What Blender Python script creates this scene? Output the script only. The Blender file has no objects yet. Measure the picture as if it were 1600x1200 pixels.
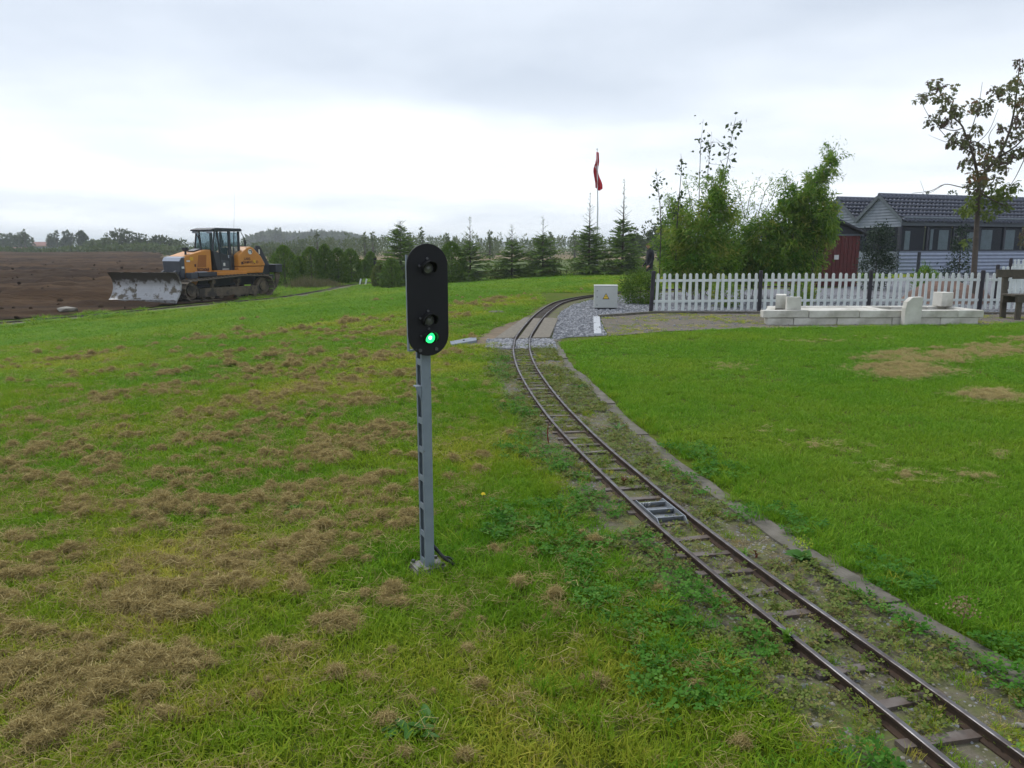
import bpy, bmesh, math, random
import numpy as np
from mathutils import Vector, Matrix, Euler

R = math.radians
random.seed(7)
rng = np.random.default_rng(11)
scene = bpy.context.scene
C = scene.collection

# ------------------------------------------------------------------ camera
EYE = 1.6
PITCH = math.atan(215 / 1200.0)
cam_data = bpy.data.cameras.new("camera")
cam_data.sensor_width = 36.0
cam_data.lens = 27.0
cam_data.clip_start = 0.05
cam_data.clip_end = 6000.0
cam = bpy.data.objects.new("camera", cam_data)
C.objects.link(cam)
cam.location = (0, 0, EYE)
cam.rotation_euler = (R(90) - PITCH, 0, 0)
scene.camera = cam

# ------------------------------------------------------------------ sky and sun (overcast)
SUN_ELEV, SUN_AZ = 52.0, -40.0          # azimuth from +Y towards +X
world = bpy.data.worlds.new("World")
scene.world = world
world.use_nodes = True
nt = world.node_tree
for n in list(nt.nodes):
    nt.nodes.remove(n)


def wn(t, **k):
    n = nt.nodes.new(t)
    for a, b in k.items():
        setattr(n, a, b)
    return n


w_out = wn("ShaderNodeOutputWorld")
w_sky = wn("ShaderNodeTexSky", sky_type='NISHITA')
w_sky.sun_disc = False
w_sky.sun_elevation = R(SUN_ELEV)
w_sky.sun_rotation = R(SUN_AZ)
w_bg = wn("ShaderNodeBackground")
w_bg.inputs["Strength"].default_value = 0.09
w_bg2 = wn("ShaderNodeBackground")
w_bg2.inputs["Strength"].default_value = 1.0
w_mix = wn("ShaderNodeMixShader")
w_mix.inputs[0].default_value = 0.9
w_tc = wn("ShaderNodeTexCoord")
w_sep = wn("ShaderNodeSeparateXYZ")
w_abs = wn("ShaderNodeMath", operation='MAXIMUM')
w_abs.inputs[1].default_value = 0.0
w_add = wn("ShaderNodeMath", operation='ADD')
w_add.inputs[1].default_value = 0.10
w_dx = wn("ShaderNodeMath", operation='DIVIDE')
w_dy = wn("ShaderNodeMath", operation='DIVIDE')
w_cmb = wn("ShaderNodeCombineXYZ")
w_n1 = wn("ShaderNodeTexNoise")
w_n1.inputs["Scale"].default_value = 0.75
w_n1.inputs["Detail"].default_value = 5.0
w_n1.inputs["Roughness"].default_value = 0.5
w_r1 = wn("ShaderNodeValToRGB")
w_r1.color_ramp.elements[0].position = 0.36
w_r1.color_ramp.elements[0].color = (0.84, 0.855, 0.88, 1)
w_r1.color_ramp.elements[1].position = 0.62
w_r1.color_ramp.elements[1].color = (1.08, 1.07, 1.06, 1)
w_el = wn("ShaderNodeValToRGB")
cr = w_el.color_ramp
cr.interpolation = 'B_SPLINE'
for i, (p, c) in enumerate([(0.0, (0.72, 0.77, 0.85)), (0.04, (0.75, 0.80, 0.87)), (0.09, (0.82, 0.86, 0.91)),
                            (0.14, (0.79, 0.83, 0.88)), (0.19, (0.57, 0.62, 0.69)), (0.30, (0.51, 0.56, 0.635)), (1.0, (0.66, 0.72, 0.80))]):
    e = cr.elements[i] if i < 2 else cr.elements.new(p)
    e.position = p
    e.color = (*c, 1)
w_mul = wn("ShaderNodeMixRGB", blend_type='MULTIPLY')
w_mul.inputs[0].default_value = 1.0
L = nt.links.new
L(w_tc.outputs["Generated"], w_sep.inputs[0])
L(w_sep.outputs["Z"], w_abs.inputs[0])
L(w_abs.outputs[0], w_add.inputs[0])
L(w_sep.outputs["X"], w_dx.inputs[0]); L(w_add.outputs[0], w_dx.inputs[1])
L(w_sep.outputs["Y"], w_dy.inputs[0]); L(w_add.outputs[0], w_dy.inputs[1])
L(w_dx.outputs[0], w_cmb.inputs[0]); L(w_dy.outputs[0], w_cmb.inputs[1])
w_cmb.inputs[2].default_value = 3.7
L(w_cmb.outputs[0], w_n1.inputs["Vector"])
L(w_n1.outputs["Fac"], w_r1.inputs[0])
L(w_abs.outputs[0], w_el.inputs[0])
L(w_el.outputs[0], w_mul.inputs[1]); L(w_r1.outputs[0], w_mul.inputs[2])
L(w_mul.outputs[0], w_bg2.inputs["Color"])
L(w_sky.outputs[0], w_bg.inputs["Color"])
L(w_bg.outputs[0], w_mix.inputs[1]); L(w_bg2.outputs[0], w_mix.inputs[2])
L(w_mix.outputs[0], w_out.inputs["Surface"])

sun_d = bpy.data.lights.new("sun", 'SUN')
sun_d.energy = 1.5
sun_d.angle = R(18)
sun_d.color = (1.0, 0.97, 0.92)
sun = bpy.data.objects.new("sun", sun_d)
C.objects.link(sun)
sun.rotation_euler = (R(90 - SUN_ELEV), 0, R(180 - SUN_AZ))

vs = scene.view_settings
vs.view_transform = 'Standard'
vs.look = 'None'
vs.exposure = 0.55
vs.gamma = 1.0
vs.use_curve_mapping = False
scene.cycles.max_bounces = 4
scene.cycles.diffuse_bounces = 2
scene.cycles.glossy_bounces = 3
scene.cycles.transmission_bounces = 3
scene.cycles.transparent_max_bounces = 8
scene.cycles.volume_bounces = 1
scene.cycles.use_adaptive_sampling = True
scene.cycles.adaptive_threshold = 0.02
scene.cycles.caustics_reflective = False
scene.cycles.caustics_refractive = False


# ------------------------------------------------------------------ terrain and image pixel placement helpers
def sstep(a, b, t):
    t = np.clip((np.asarray(t, float) - a) / (b - a), 0, 1)
    return t * t * (3 - 2 * t)


def terr(x, y):
    """Height of the natural ground: it falls gently away towards the field."""
    return -0.72 * sstep(6, 23, -np.asarray(x, float) + 0.3 * np.asarray(y, float))


def tz(x, y):
    return float(terr(x, y))


def _ray(px, py):
    u, v = (px - 800) / 1200.0, (600 - py) / 1200.0
    return (u, math.cos(PITCH) + v * math.sin(PITCH), -math.sin(PITCH) + v * math.cos(PITCH))


def at(px, py, Y):
    """Image pixel cast from the camera out to a chosen depth Y."""
    r = _ray(px, py)
    t = Y / r[1]
    return Vector((r[0] * t, Y, EYE + r[2] * t))


def gnd(px, py, dz=0.0):
    """Image pixel cast from the camera down onto the ground."""
    r = _ray(px, py)
    z = 0.0
    for _ in range(60):
        t = (z + dz - EYE) / r[2]
        z = 0.5 * z + 0.5 * tz(r[0] * t, r[1] * t)
    return Vector((r[0] * t, r[1] * t, z + dz))


def _hash(ix, iy, s):
    h = (ix.astype(np.int64) * 374761393 + iy.astype(np.int64) * 668265263 + s * 974634777) & 0xFFFFFFFF
    h = ((h ^ (h >> 13)) * 1274126177) & 0xFFFFFFFF
    return ((h ^ (h >> 16)) & 0xFFFF) / 65535.0


def vnoise(x, y, s=0):
    x = np.asarray(x, float); y = np.asarray(y, float)
    ix = np.floor(x); iy = np.floor(y)
    fx = x - ix; fy = y - iy
    fx = fx * fx * (3 - 2 * fx); fy = fy * fy * (3 - 2 * fy)
    a = _hash(ix, iy, s); b = _hash(ix + 1, iy, s); c = _hash(ix, iy + 1, s); d = _hash(ix + 1, iy + 1, s)
    return (a * (1 - fx) + b * fx) * (1 - fy) + (c * (1 - fx) + d * fx) * fy


def fbm(x, y, s=0, o=4):
    t = 0; a = 0.5; n = 0
    for i in range(o):
        t = t + a * vnoise(x * 2 ** i + 17.3 * i, y * 2 ** i - 9.1 * i, s + i)
        n += a; a *= 0.5
    return t / n


def inside(x, y, poly):
    x = np.asarray(x); y = np.asarray(y)
    r = np.zeros(x.shape, bool)
    n = len(poly)
    for i in range(n):
        x1, y1 = poly[i][:2]; x2, y2 = poly[(i + 1) % n][:2]
        c = ((y1 > y) != (y2 > y))
        r ^= c & (x < (x2 - x1) * (y - y1) / ((y2 - y1) if y2 != y1 else 1e-9) + x1)
    return r


def polydist(x, y, line):
    """Distance to a polyline and the signed side (left of travel positive)."""
    best = np.full(x.shape, 1e9); side = np.zeros(x.shape)
    for (x1, y1), (x2, y2) in zip(line[:-1], line[1:]):
        dx, dy = x2 - x1, y2 - y1
        l2 = dx * dx + dy * dy
        t = np.clip(((x - x1) * dx + (y - y1) * dy) / l2, 0, 1)
        ex = x - x1 - t * dx; ey = y - y1 - t * dy
        d = np.hypot(ex, ey)
        s = np.sign(dx * (y - y1) - dy * (x - x1))
        m = d < best
        best = np.where(m, d, best); side = np.where(m, s, side)
    return best, side


def spline(pts, step=0.25):
    """Catmull-Rom through 2-D or 3-D points, resampled at about even steps."""
    P = np.array([list(p) for p in pts], float)
    P = np.vstack([2 * P[0] - P[1], P, 2 * P[-1] - P[-2]])
    out = []
    for i in range(1, len(P) - 2):
        n = max(2, int(np.linalg.norm(P[i + 1] - P[i]) / step))
        for k in range(n):
            t = k / n
            out.append(0.5 * ((2 * P[i]) + (-P[i - 1] + P[i + 1]) * t + (2 * P[i - 1] - 5 * P[i] + 4 * P[i + 1] - P[i + 2]) * t * t
                              + (-P[i - 1] + 3 * P[i] - 3 * P[i + 1] + P[i + 2]) * t ** 3))
    out.append(P[-2])
    return np.array(out)


# ------------------------------------------------------------------ materials
MATS = {}


def mat(name, col, rough=0.8, col2=None, scale=6.0, detail=4.0, lo=0.35, hi=0.65, bump=0.0, bscale=None, bdist=0.01, metal=0.0,
        spec=0.4, col3=None, scale3=1.0, lo3=0.5, hi3=0.7, rough2=None, coat=0.0):
    m = bpy.data.materials.new(name)
    m.use_nodes = True
    t = m.node_tree
    b = t.nodes["Principled BSDF"]
    b.inputs["Base Color"].default_value = (*col, 1)
    b.inputs["Roughness"].default_value = rough
    b.inputs["Metallic"].default_value = metal
    b.inputs["Specular IOR Level"].default_value = spec
    b.inputs["Coat Weight"].default_value = coat
    tc = t.nodes.new("ShaderNodeTexCoord")
    src = None

    def ramp_noise(sc, a, h, det=detail):
        n = t.nodes.new("ShaderNodeTexNoise")
        n.inputs["Scale"].default_value = sc
        n.inputs["Detail"].default_value = det
        n.inputs["Roughness"].default_value = 0.6
        t.links.new(tc.outputs["Object"], n.inputs["Vector"])
        r = t.nodes.new("ShaderNodeMapRange")
        r.inputs[1].default_value = a
        r.inputs[2].default_value = h
        t.links.new(n.outputs["Fac"], r.inputs[0])
        return r.outputs[0]

    if col2 is not None:
        f = ramp_noise(scale, lo, hi)
        mx = t.nodes.new("ShaderNodeMixRGB")
        mx.inputs[1].default_value = (*col, 1)
        mx.inputs[2].default_value = (*col2, 1)
        t.links.new(f, mx.inputs[0])
        src = mx.outputs[0]
        if rough2 is not None:
            rr = t.nodes.new("ShaderNodeMapRange")
            rr.inputs[3].default_value = rough
            rr.inputs[4].default_value = rough2
            t.links.new(f, rr.inputs[0])
            t.links.new(rr.outputs[0], b.inputs["Roughness"])
        if col3 is not None:
            f3 = ramp_noise(scale3, lo3, hi3)
            m3 = t.nodes.new("ShaderNodeMixRGB")
            m3.inputs[2].default_value = (*col3, 1)
            t.links.new(src, m3.inputs[1])
            t.links.new(f3, m3.inputs[0])
            src = m3.outputs[0]
        t.links.new(src, b.inputs["Base Color"])
    if bump > 0:
        n = t.nodes.new("ShaderNodeTexNoise")
        n.inputs["Scale"].default_value = bscale or scale * 4
        n.inputs["Detail"].default_value = 5
        t.links.new(tc.outputs["Object"], n.inputs["Vector"])
        bp = t.nodes.new("ShaderNodeBump")
        bp.inputs["Strength"].default_value = bump
        bp.inputs["Distance"].default_value = bdist
        t.links.new(n.outputs["Fac"], bp.inputs["Height"])
        t.links.new(bp.outputs[0], b.inputs["Normal"])
    MATS[name] = m
    return m


def leaf_mat(name, stops, trans=0.3, rough=0.55, spec=0.2, attr='tint', inst=None, instcols=None):
    """Leaf colour from a per-leaf random value; optional second value per instance."""
    m = bpy.data.materials.new(name)
    m.use_nodes = True
    t = m.node_tree
    b = t.nodes["Principled BSDF"]
    b.inputs["Roughness"].default_value = rough
    b.inputs["Specular IOR Level"].default_value = spec
    a = t.nodes.new("ShaderNodeAttribute")
    a.attribute_name = attr
    r = t.nodes.new("ShaderNodeValToRGB")
    ce = r.color_ramp.elements
    for i, c in enumerate(stops):
        e = ce[i] if i < 2 else ce.new(1.0)
        e.position = i / (len(stops) - 1)
        e.color = (*c, 1)
    t.links.new(a.outputs["Fac"], r.inputs[0])
    src = r.outputs[0]
    if inst:
        ai = t.nodes.new("ShaderNodeAttribute")
        ai.attribute_type = 'INSTANCER'
        ai.attribute_name = inst
        r2 = t.nodes.new("ShaderNodeValToRGB")
        c2 = r2.color_ramp.elements
        for i, c in enumerate(instcols):
            e = c2[i] if i < 2 else c2.new(1.0)
            e.position = i / (len(instcols) - 1)
            e.color = (*c, 1)
        t.links.new(ai.outputs["Fac"], r2.inputs[0])
        mx = t.nodes.new("ShaderNodeMixRGB")
        mx.blend_type = 'MULTIPLY'
        mx.inputs[0].default_value = 1.0
        t.links.new(src, mx.inputs[1])
        t.links.new(r2.outputs[0], mx.inputs[2])
        src = mx.outputs[0]
    t.links.new(src, b.inputs["Base Color"])
    if trans > 0:
        tr = t.nodes.new("ShaderNodeBsdfTranslucent")
        t.links.new(src, tr.inputs["Color"])
        ms = t.nodes.new("ShaderNodeMixShader")
        ms.inputs[0].default_value = trans
        t.links.new(b.outputs[0], ms.inputs[1])
        t.links.new(tr.outputs[0], ms.inputs[2])
        t.links.new(ms.outputs[0], t.nodes["Material Output"].inputs["Surface"])
    MATS[name] = m
    return m


def stretch(name, sc):
    """Stretch a material's noise by giving its coordinates a Mapping."""
    t = MATS[name].node_tree
    tc = [n for n in t.nodes if n.type == 'TEX_COORD'][0]
    mp = t.nodes.new("ShaderNodeMapping")
    mp.inputs["Scale"].default_value = sc
    tgt = [l.to_socket for l in tc.outputs["Object"].links]
    for s_ in tgt: t.links.new(mp.outputs[0], s_)
    t.links.new(tc.outputs["Object"], mp.inputs[0])


# ------------------------------------------------------------------ object helpers
def tag(o, label=None, cat=None, group=None, kind=None):
    if label: o["label"] = label
    if cat: o["category"] = cat
    if group: o["group"] = group
    if kind: o["kind"] = kind
    return o


def empty(name, loc=(0, 0, 0), rz=0.0, label=None, cat=None, group=None):
    o = bpy.data.objects.new(name, None)
    C.objects.link(o)
    o.location = loc
    o.rotation_euler = (0, 0, rz)
    return tag(o, label, cat, group)


def link(name, me, parent=None, loc=None, rot=None):
    o = bpy.data.objects.new(name, me)
    C.objects.link(o)
    if parent is not None: o.parent = parent
    if loc is not None: o.location = loc
    if rot is not None: o.rotation_euler = rot
    return o


def copy_tree(o, parent=None):
    c = o.copy()
    C.objects.link(c)
    c.parent = parent
    for ch in list(o.children):
        copy_tree(ch, c)
    return c


class MB:
    def __init__(s):
        s.v = []; s.f = []; s.mi = []

    def add(s, vs_, fs_, mi=0):
        k = len(s.v)
        s.v += [tuple(v) for v in vs_]
        s.f += [tuple(i + k for i in f) for f in fs_]
        s.mi += [mi] * len(fs_)
        return s

    def box(s, c, d, rot=None, mi=0, taper=1.0):
        hx, hy, hz = d[0] / 2, d[1] / 2, d[2] / 2
        vv = [Vector((x * hx * (taper if z > 0 else 1), y * hy * (taper if z > 0 else 1), z * hz)) for z in (-1, 1) for y in (-1, 1) for x in (-1, 1)]
        if rot is not None:
            M = Euler(rot).to_matrix()
            vv = [M @ v for v in vv]
        c = Vector(c)
        return s.add([v + c for v in vv], [(0, 2, 3, 1), (4, 5, 7, 6), (0, 1, 5, 4), (2, 6, 7, 3), (0, 4, 6, 2), (1, 3, 7, 5)], mi)

    def prism(s, poly, h0, h1, axes='xz', mi=0):
        """Extrude a 2-D outline; axes names the outline's plane, the third axis runs h0..h1."""
        def p3(a, b, h):
            return {'xz': (a, h, b), 'yz': (h, a, b), 'xy': (a, b, h)}[axes]
        n = len(poly)
        vv = [p3(a, b, h0) for a, b in poly] + [p3(a, b, h1) for a, b in poly]
        ff = [tuple(range(n - 1, -1, -1)), tuple(range(n, 2 * n))] + [(i, (i + 1) % n, n + (i + 1) % n, n + i) for i in range(n)]
        return s.add(vv, ff, mi)

    def tube(s, pts, rad, n=8, mi=0, cap=True):
        pts = [Vector(p) for p in pts]
        if not hasattr(rad, '__len__'): rad = [rad] * len(pts)
        rings = []
        up = Vector((0, 0, 1))
        for i, p in enumerate(pts):
            d = (pts[min(i + 1, len(pts) - 1)] - pts[max(i - 1, 0)])
            if d.length < 1e-9: d = Vector((0, 0, 1))
            d.normalize()
            a = d.cross(up)
            if a.length < 0.05: a = d.cross(Vector((1, 0, 0)))
            a.normalize()
            b = d.cross(a)
            rings.append([p + (a * math.cos(2 * math.pi * k / n) + b * math.sin(2 * math.pi * k / n)) * rad[i] for k in range(n)])
        vv = [v for r in rings for v in r]
        ff = []
        for i in range(len(pts) - 1):
            for k in range(n):
                ff.append((i * n + k, i * n + (k + 1) % n, (i + 1) * n + (k + 1) % n, (i + 1) * n + k))
        if cap:
            ff.append(tuple(range(n - 1, -1, -1)))
            ff.append(tuple((len(pts) - 1) * n + k for k in range(n)))
        return s.add(vv, ff, mi)

    def sheet(s, pts, faces, mi=0):
        return s.add(pts, faces, mi)

    def mesh(s, name, mats):
        me = bpy.data.meshes.new(name)
        me.from_pydata(s.v, [], s.f)
        if not isinstance(mats, (list, tuple)): mats = [mats]
        for m in mats: me.materials.append(m)
        if len(mats) > 1: me.polygons.foreach_set('material_index', s.mi)
        me.update()
        bm = bmesh.new()
        bm.from_mesh(me)
        bmesh.ops.recalc_face_normals(bm, faces=bm.faces)
        bm.to_mesh(me)
        bm.free()
        return me

    def build(s, name, mats, parent=None, smooth=False, bevel=0.0, loc=None, rot=None, seg=2):
        me = s.mesh(name, mats)
        o = link(name, me, parent, loc, rot)
        if smooth:
            me.polygons.foreach_set('use_smooth', [True] * len(me.polygons))
        if bevel > 0:
            b = o.modifiers.new("bevel", 'BEVEL')
            b.width = bevel
            b.segments = seg
            b.limit_method = 'ANGLE'
            b.angle_limit = R(35)
        return o


def np_mesh(name, verts, faces, m, attrs=None, smooth=False):
    """faces: (M,k) int array. attrs: {name: per-face float array}."""
    verts = np.asarray(verts, np.float32); faces = np.asarray(faces, np.int32)
    me = bpy.data.meshes.new(name)
    k = faces.shape[1]
    me.vertices.add(len(verts)); me.vertices.foreach_set('co', verts.ravel())
    me.loops.add(faces.size); me.loops.foreach_set('vertex_index', faces.ravel())
    me.polygons.add(len(faces))
    me.polygons.foreach_set('loop_start', np.arange(0, faces.size, k, dtype=np.int32))
    if smooth: me.polygons.foreach_set('use_smooth', np.ones(len(faces), bool))
    for nm, a in (attrs or {}).items():
        at_ = me.attributes.new(nm, 'FLOAT', 'FACE')
        at_.data.foreach_set('value', np.asarray(a, np.float32))
    me.materials.append(m)
    me.update(calc_edges=True)
    return me


def unit(a):
    return a / np.maximum(np.linalg.norm(a, axis=1, keepdims=True), 1e-9)


def leaves(pos, d, length, width, tint, m, name, side=None, mid=0.45, fold=0.0):
    """One rhombic leaf per row: base, two flanks, tip."""
    pos = np.asarray(pos, float); d = unit(np.asarray(d, float)); n = len(pos)
    length = np.broadcast_to(length, (n,))[:, None]; width = np.broadcast_to(width, (n,))[:, None]
    if side is None:
        side = np.cross(d, rng.normal(size=(n, 3)))
    side = unit(side)
    nor = np.cross(side, d)
    v = np.empty((n, 4, 3))
    v[:, 0] = pos
    v[:, 1] = pos + d * length * mid + side * width / 2 + nor * width * fold
    v[:, 2] = pos + d * length
    v[:, 3] = pos + d * length * mid - side * width / 2 + nor * width * fold
    f = np.arange(n * 4).reshape(n, 4)
    return np_mesh(name, v.reshape(-1, 3), f, m, {'tint': np.clip(tint, 0, 1)})


def scatter(name, pts, rotz, scl, sources, attrs=None, tilt=0.12, sx=None):
    """Cover for the ground: source meshes set out on given points (uncountable stuff)."""
    n = len(pts)
    me = bpy.data.meshes.new(name)
    me.vertices.add(n)
    me.vertices.foreach_set('co', np.asarray(pts, np.float32).ravel())
    rot = np.stack([rng.normal(0, tilt, n), rng.normal(0, tilt, n), rotz], 1)
    a = me.attributes.new('rot', 'FLOAT_VECTOR', 'POINT'); a.data.foreach_set('vector', rot.astype(np.float32).ravel())
    scl = np.asarray(scl)
    if scl.ndim == 1: scl = np.stack([scl, scl, scl], 1)
    a = me.attributes.new('scl', 'FLOAT_VECTOR', 'POINT'); a.data.foreach_set('vector', scl.astype(np.float32).ravel())
    a = me.attributes.new('idx', 'INT', 'POINT'); a.data.foreach_set('value', rng.integers(0, len(sources), n).astype(np.int32))
    for k, v in (attrs or {}).items():
        a = me.attributes.new(k, 'FLOAT', 'POINT'); a.data.foreach_set('value', np.asarray(v, np.float32))
    o = link(name, me)
    g = bpy.data.node_groups.new(name + "_nodes", 'GeometryNodeTree')
    g.interface.new_socket("Geometry", in_out='INPUT', socket_type='NodeSocketGeometry')
    g.interface.new_socket("Geometry", in_out='OUTPUT', socket_type='NodeSocketGeometry')
    N = g.nodes.new
    gi, go = N("NodeGroupInput"), N("NodeGroupOutput")
    iop = N("GeometryNodeInstanceOnPoints")
    iop.inputs["Pick Instance"].default_value = True
    join = N("GeometryNodeJoinGeometry")
    for s_ in sources:
        so = bpy.data.objects.new(s_.name, s_)
        oi = N("GeometryNodeObjectInfo")
        oi.inputs["Object"].default_value = so
        oi.inputs["As Instance"].default_value = False
        g2i = N("GeometryNodeGeometryToInstance")
        g.links.new(oi.outputs["Geometry"], g2i.inputs[0])
        g.links.new(g2i.outputs[0], join.inputs[0])

    def named(nm, typ):
        q = N("GeometryNodeInputNamedAttribute")
        q.data_type = typ
        q.inputs["Name"].default_value = nm
        return [x for x in q.outputs if x.enabled and x.name == "Attribute"][0]
    e2r = N("FunctionNodeEulerToRotation")
    g.links.new(named('rot', 'FLOAT_VECTOR'), e2r.inputs[0])
    g.links.new(gi.outputs[0], iop.inputs["Points"])
    g.links.new(join.outputs[0], iop.inputs["Instance"])
    g.links.new(named('idx', 'INT'), iop.inputs["Instance Index"])
    g.links.new(e2r.outputs[0], iop.inputs["Rotation"])
    g.links.new(named('scl', 'FLOAT_VECTOR'), iop.inputs["Scale"])
    g.links.new(iop.outputs[0], go.inputs[0])
    mod = o.modifiers.new("cover", 'NODES')
    mod.node_group = g
    for s_ in sources:
        if s_.materials and s_.materials[0].name not in [mm.name for mm in me.materials]:
            me.materials.append(s_.materials[0])
    o["kind"] = "stuff"
    return o


def text_mesh(body, size, m, name="lettering", extrude=0.002, bold=0.0):
    cu = bpy.data.curves.new(name, 'FONT')
    cu.body = body
    cu.size = size
    cu.extrude = extrude
    cu.offset = bold
    cu.align_x = 'CENTER'
    cu.align_y = 'CENTER'
    o = bpy.data.objects.new(name, cu)
    me = bpy.data.meshes.new_from_object(o)
    bpy.data.objects.remove(o)
    me.name = name
    me.materials.clear()
    me.materials.append(m)
    return me
# ------------------------------------------------------------------ palette
mat("turf", (0.092, 0.122, 0.016), 0.95, (0.066, 0.108, 0.012), scale=1.7, bump=0.9, bscale=28, bdist=0.03, spec=0.05,
    col3=(0.115, 0.105, 0.030), scale3=0.45, lo3=0.45, hi3=0.75)
mat("soil", (0.040, 0.023, 0.013), 0.95, (0.088, 0.054, 0.029), scale=0.55, bump=1.0, bscale=7, bdist=0.10, spec=0.05,
    col3=(0.026, 0.016, 0.010), scale3=0.22, lo3=0.45, hi3=0.62)
mat("ballast_dirt", (0.140, 0.122, 0.092), 0.95, (0.085, 0.082, 0.046), scale=14, bump=0.8, bscale=60, bdist=0.012, spec=0.2,
    col3=(0.115, 0.135, 0.035), scale3=3.2, lo3=0.46, hi3=0.64)
mat("grey_gravel", (0.120, 0.125, 0.140), 0.9, (0.20, 0.205, 0.22), scale=26, bump=0.9, bscale=40, bdist=0.02, spec=0.3)
mat("path_dirt", (0.165, 0.140, 0.110), 0.95, (0.120, 0.105, 0.080), scale=2.5, bump=0.6, bscale=45, bdist=0.01, spec=0.2,
    col3=(0.085, 0.100, 0.035), scale3=1.3, lo3=0.55, hi3=0.70)
mat("sandy_path", (0.20, 0.15, 0.10), 0.95, (0.13, 0.105, 0.07), scale=4, bump=0.6, bscale=60, bdist=0.01, spec=0.2)
mat("aggregate_slab", (0.20, 0.178, 0.142), 0.9, (0.135, 0.120, 0.095), scale=16, bump=0.5, bscale=90, bdist=0.006, spec=0.3)
mat("concrete", (0.165, 0.150, 0.125), 0.9, (0.095, 0.088, 0.070), scale=7, bump=0.6, bscale=60, bdist=0.006, spec=0.25,
    col3=(0.10, 0.11, 0.055), scale3=2.0, lo3=0.52, hi3=0.70)
mat("stubble", (0.21, 0.155, 0.085), 0.95, (0.16, 0.13, 0.065), scale=0.05, spec=0.1)
mat("far_meadow", (0.070, 0.110, 0.028), 0.95, (0.095, 0.115, 0.035), scale=0.08, spec=0.1)
mat("rail_side", (0.038, 0.029, 0.023), 0.85, (0.062, 0.040, 0.028), scale=22, bump=0.3, bdist=0.002, spec=0.15)
mat("rail_top", (0.15, 0.145, 0.15), 0.40, (0.085, 0.070, 0.066), scale=9, metal=0.55, rough2=0.6)
mat("sleeper_steel", (0.150, 0.128, 0.112), 0.55, (0.085, 0.060, 0.048), scale=10, bump=0.3, bdist=0.002, spec=0.4)
mat("galvanised", (0.30, 0.325, 0.35), 0.5, (0.22, 0.24, 0.265), scale=18, metal=0.35)
mat("post_grey", (0.195, 0.235, 0.275), 0.5, (0.165, 0.20, 0.24), scale=11, spec=0.45, bump=0.1, bscale=90, bdist=0.001,
    col3=(0.12, 0.13, 0.13), scale3=26, lo3=0.66, hi3=0.74)
mat("slot_shade", (0.045, 0.050, 0.060), 0.7)
mat("signal_black", (0.0055, 0.0055, 0.008), 0.5, (0.015, 0.015, 0.019), scale=7, spec=0.3, lo=0.35, hi=0.75, rough2=0.75, bump=0.08, bscale=60, bdist=0.001,
    col3=(0.030, 0.029, 0.027), scale3=40, lo3=0.66, hi3=0.76)
mat("signal_hood", (0.006, 0.006, 0.007), 0.7)
mat("lens_grey", (0.10, 0.105, 0.105), 0.25, (0.15, 0.155, 0.15), scale=60, spec=0.6)
mat("bolt_grey", (0.10, 0.10, 0.11), 0.4, metal=0.6)
mat("cable_black", (0.015, 0.015, 0.017), 0.5)
mat("white_plank", (0.44, 0.46, 0.49), 0.7, (0.35, 0.365, 0.385), scale=10)
mat("grey_plank", (0.22, 0.25, 0.30), 0.7, (0.17, 0.19, 0.23), scale=10)
mat("cabinet_grey", (0.46, 0.475, 0.455), 0.5, (0.42, 0.435, 0.415), scale=3, spec=0.45)
mat("cabinet_cap", (0.66, 0.67, 0.64), 0.5)
mat("black_paint", (0.014, 0.014, 0.016), 0.55)
mat("warning_yellow", (0.75, 0.52, 0.05), 0.5)
mat("picket_white", (0.66, 0.70, 0.69), 0.6, (0.56, 0.60, 0.58), scale=5, spec=0.35,
    col3=(0.42, 0.45, 0.40), scale3=3.0, lo3=0.60, hi3=0.80)
mat("fence_post", (0.022, 0.020, 0.027), 0.7, (0.036, 0.032, 0.040), scale=12)
mat("bench_wood", (0.095, 0.080, 0.058), 0.85, (0.060, 0.052, 0.040), scale=8, bump=0.4, bdist=0.004)
mat("block_white", (0.62, 0.60, 0.55), 0.9, (0.50, 0.48, 0.43), scale=4.5, bump=0.5, bscale=40, bdist=0.006, spec=0.2,
    col3=(0.30, 0.285, 0.235), scale3=1.6, lo3=0.50, hi3=0.72)
mat("shed_red", (0.115, 0.022, 0.020), 0.75, (0.085, 0.018, 0.017), scale=6)
mat("shed_roof", (0.048, 0.050, 0.060), 0.7, (0.035, 0.037, 0.045), scale=5)
mat("sign_white", (0.62, 0.62, 0.60), 0.6)
mat("clad_pale", (0.30, 0.34, 0.43), 0.6, (0.25, 0.285, 0.37), scale=3)
mat("clad_grey", (0.215, 0.24, 0.285), 0.7, (0.17, 0.195, 0.235), scale=3)
mat("tile_dark", (0.058, 0.066, 0.096), 0.5, (0.080, 0.090, 0.126), scale=5, spec=0.5)
mat("fascia", (0.105, 0.125, 0.145), 0.65, (0.085, 0.10, 0.118), scale=4)
mat("frame_dark", (0.020, 0.022, 0.032), 0.6)
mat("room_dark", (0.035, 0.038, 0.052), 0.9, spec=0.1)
mat("room_board", (0.62, 0.62, 0.60), 0.8, (0.50, 0.50, 0.48), scale=3)
mat("room_slat", (0.42, 0.36, 0.20), 0.8)
mat("machine_orange", (0.56, 0.225, 0.030), 0.42, (0.47, 0.185, 0.028), scale=1.3, spec=0.45, col3=(0.30, 0.15, 0.055), scale3=2.4, lo3=0.60, hi3=0.85)
mat("machine_black", (0.020, 0.023, 0.030), 0.5, (0.032, 0.036, 0.045), scale=5)
mat("machine_grey", (0.055, 0.062, 0.078), 0.45, (0.042, 0.048, 0.060), scale=4)
mat("machine_cap", (0.34, 0.37, 0.44), 0.35)
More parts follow.
